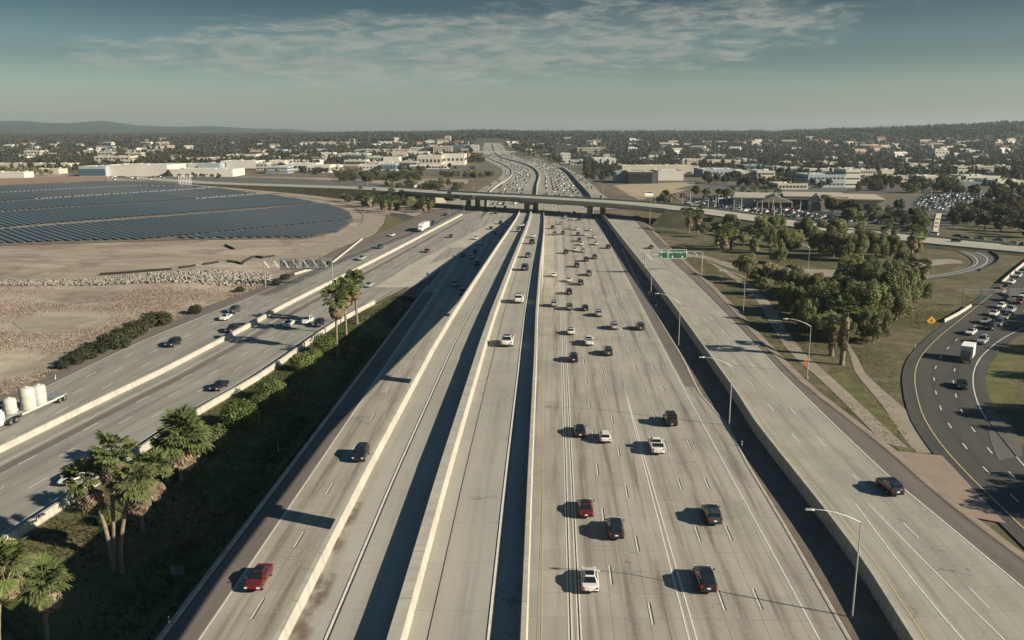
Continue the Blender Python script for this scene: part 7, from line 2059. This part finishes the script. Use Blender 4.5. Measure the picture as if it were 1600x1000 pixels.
# silt fences
for i, (pts, lab) in enumerate((([(156, 430), (200, 427), (235, 424), (268, 422)], 'long black silt sock on the bare earth above the riprap'), ([(281, 419.5), (305, 416), (330, 412.5), (355, 409.5), (378, 413.5)], 'dashed black silt sock right of the long one'), ([(378, 413.5), (390, 405), (400, 402), (412, 404), (428, 401)], 'kinked black silt sock near the gantry'), ([(366, 390), (352, 384)], 'short black stub of silt sock high on the earth bank'))):
    l = smooth_line([PG(a, b) for a, b in pts], 3.0)
    t = empty('silt_sock', l[0], 0, lab, 'erosion barrier')
    for k_ in range(0, len(l) - 1):
        if i == 1 and k_ % 3 == 2: continue
        mb = MB(); mb.tube([l[k_] - l[0] + Vector((0, 0, .38)), l[k_ + 1] - l[0] + Vector((0, 0, .38))], .42, M['wattle'], 6); mb.build('sock_segment', t)
# riprap band
rr_ = np.random.default_rng(12)
top_, bot_ = [P(a, b) for a, b in ((-60, 449), (0, 446), (90, 442.5), (175, 439), (260, 432.5), (330, 428), (400, 425), (425, 427))], [P(a, b) for a, b in ((-60, 455), (0, 452.5), (90, 451), (175, 449.5), (260, 449.5), (330, 449), (400, 446), (420, 440))]
A, _ = resample(smooth_line(top_, 4), 60); Bq, _ = resample(smooth_line(bot_, 4), 60)
base_v = np.array([(1, 0, 0), (-1, 0, 0), (0, 1, 0), (0, -1, 0), (0, 0, 1), (0, 0, -1)], float); base_f = np.array([(0, 2, 4), (2, 1, 4), (1, 3, 4), (3, 0, 4), (2, 0, 5), (1, 2, 5), (3, 1, 5), (0, 3, 5)])
VV, FF = [], []
for i in range(2900):
    f = rr_.random() * 58.9; k_ = int(f); q = A[k_].lerp(A[k_ + 1], f - k_).lerp(Bq[k_].lerp(Bq[k_ + 1], f - k_), rr_.beta(1.3, 1.3))
    s = rr_.uniform(.2, .62) * (.8 + (.35 if f > 28 else 0))
    v = base_v * rr_.uniform(.6, 1.25, (6, 3)) * s + rr_.normal(size=(6, 3)) * .1
    a = rr_.random() * 6.28; c_, s_ = math.cos(a), math.sin(a)
    w_ = np.stack([v[:, 0] * c_ - v[:, 1] * s_ + q.x, v[:, 0] * s_ + v[:, 1] * c_ + q.y, v[:, 2] * .8 + gz1(q.x, q.y) + .3], 1)
    VV.append(w_); FF.append(base_f + i * 6)
tag(link('riprap', np_mesh('riprap', np.concatenate(VV), np.concatenate(FF), [M['rock']])), 'band of pale broken rocks across the bare earth', 'rocks', kind='stuff')
# grass and weeds
def tufts(name, n, sampler, mat, hmin, hmax, wd, label, seed):
    r_ = np.random.default_rng(seed); P_ = []
    while len(P_) < n:
        q = sampler(r_)
        if q is not None: P_.append(q)
    P_ = np.array(P_); m = len(P_); P_[:, 2] = gz(P_[:, 0], P_[:, 1])
    k_ = 3; a = r_.uniform(0, 6.28, (m, k_)); h = r_.uniform(hmin, hmax, (m, k_)); 
    V = np.empty((m, k_, 3, 3))
    bx, by_ = np.cos(a) * wd, np.sin(a) * wd; jx, jy = r_.normal(size=(m, k_)) * wd * .8, r_.normal(size=(m, k_)) * wd * .8
    for j, (sx, sz) in enumerate(((-1, 0), (1, 0), (0, 1))):
        V[:, :, j, 0] = P_[:, None, 0] + jx + (bx * sx if j < 2 else r_.normal(size=(m, k_)) * wd * .7)
        V[:, :, j, 1] = P_[:, None, 1] + jy + (by_ * sx if j < 2 else r_.normal(size=(m, k_)) * wd * .7)
        V[:, :, j, 2] = P_[:, None, 2] + (h if j == 2 else -.05)
    tag(link(name, np_mesh(name, V.reshape(-1, 3), np.arange(m * k_ * 3).reshape(-1, 3), [M[mat]])), label, 'grass', kind='stuff')
def s_ditch(r_):
    y = r_.uniform(30, 262); t_ = r_.random(); xl, xr = float(LFWR(y)) + .8, SBEx(y) - 4.0
    x = lerp(xl, xr, t_)
    if math.sin(x * .35 + y * .11) + math.sin(x * .12 - y * .21 + 2) + 1.0 * (y < 150) < r_.uniform(-1.2, 1.0): return None
    return (x, y, 0)
tufts('ditch_grass', 19000, s_ditch, 'grass_blade', .08, .32, .12, 'rough green grass in the ditch below the palms', 1)
def s_left(r_):
    px, py = r_.uniform(-20, 430), r_.uniform(440, 615); q = P(px, py)
    if q.x > float(LFOUT(q.y)) - .8: return None
    d = float(LFOUT(q.y)) - q.x
    if math.sin(q.x * .16 + q.y * .05) + math.sin(q.x * .07 - q.y * .13 + 2) + 1.5 * math.exp(-d / 22) < r_.uniform(-.3, 1.8): return None
    return (q.x, q.y, 0)
tufts('dry_weeds', 13000, s_left, 'dry_blade', .1, .38, .16, 'dry reddish weeds on the bare earth beside the left freeway', 2)
def s_right(r_):
    y = r_.uniform(75, 330); x = r_.uniform(float(RRO(y)) + 3.5, float(RRO(y)) + 75)
    if x > float(xfun(exL)(y)) - 4 and y < 300: return None
    if math.sin(x * .13 + y * .06) + math.sin(x * .05 - y * .11 + 1) < r_.uniform(-.6, 1.4): return None
    px = 800 + F * x / (y * _cp + CH * _sp)
    if px > 1640: return None
    return (x, y, 0)
tufts('verge_grass', 15000, s_right, 'verge_blade', .06, .2, .16, 'patchy olive grass on the verge under the pepper trees', 3)
# ================================================================== haze
k = bpy.data.materials.new('haze_air'); k.use_nodes = True; k.node_tree.nodes.clear()
o_ = k.node_tree.nodes.new('ShaderNodeOutputMaterial'); v_ = k.node_tree.nodes.new('ShaderNodeVolumePrincipled')
v_.inputs['Color'].default_value = (.66, .80, .88, 1); v_.inputs['Density'].default_value = .000068; v_.inputs['Anisotropy'].default_value = .2
k.node_tree.links.new(v_.outputs[0], o_.inputs[1])
mb = MB(); mb.box((0, 5950, 126), (18400, 12300, 260), k)
tag(mb.build('haze'), kind='stuff')
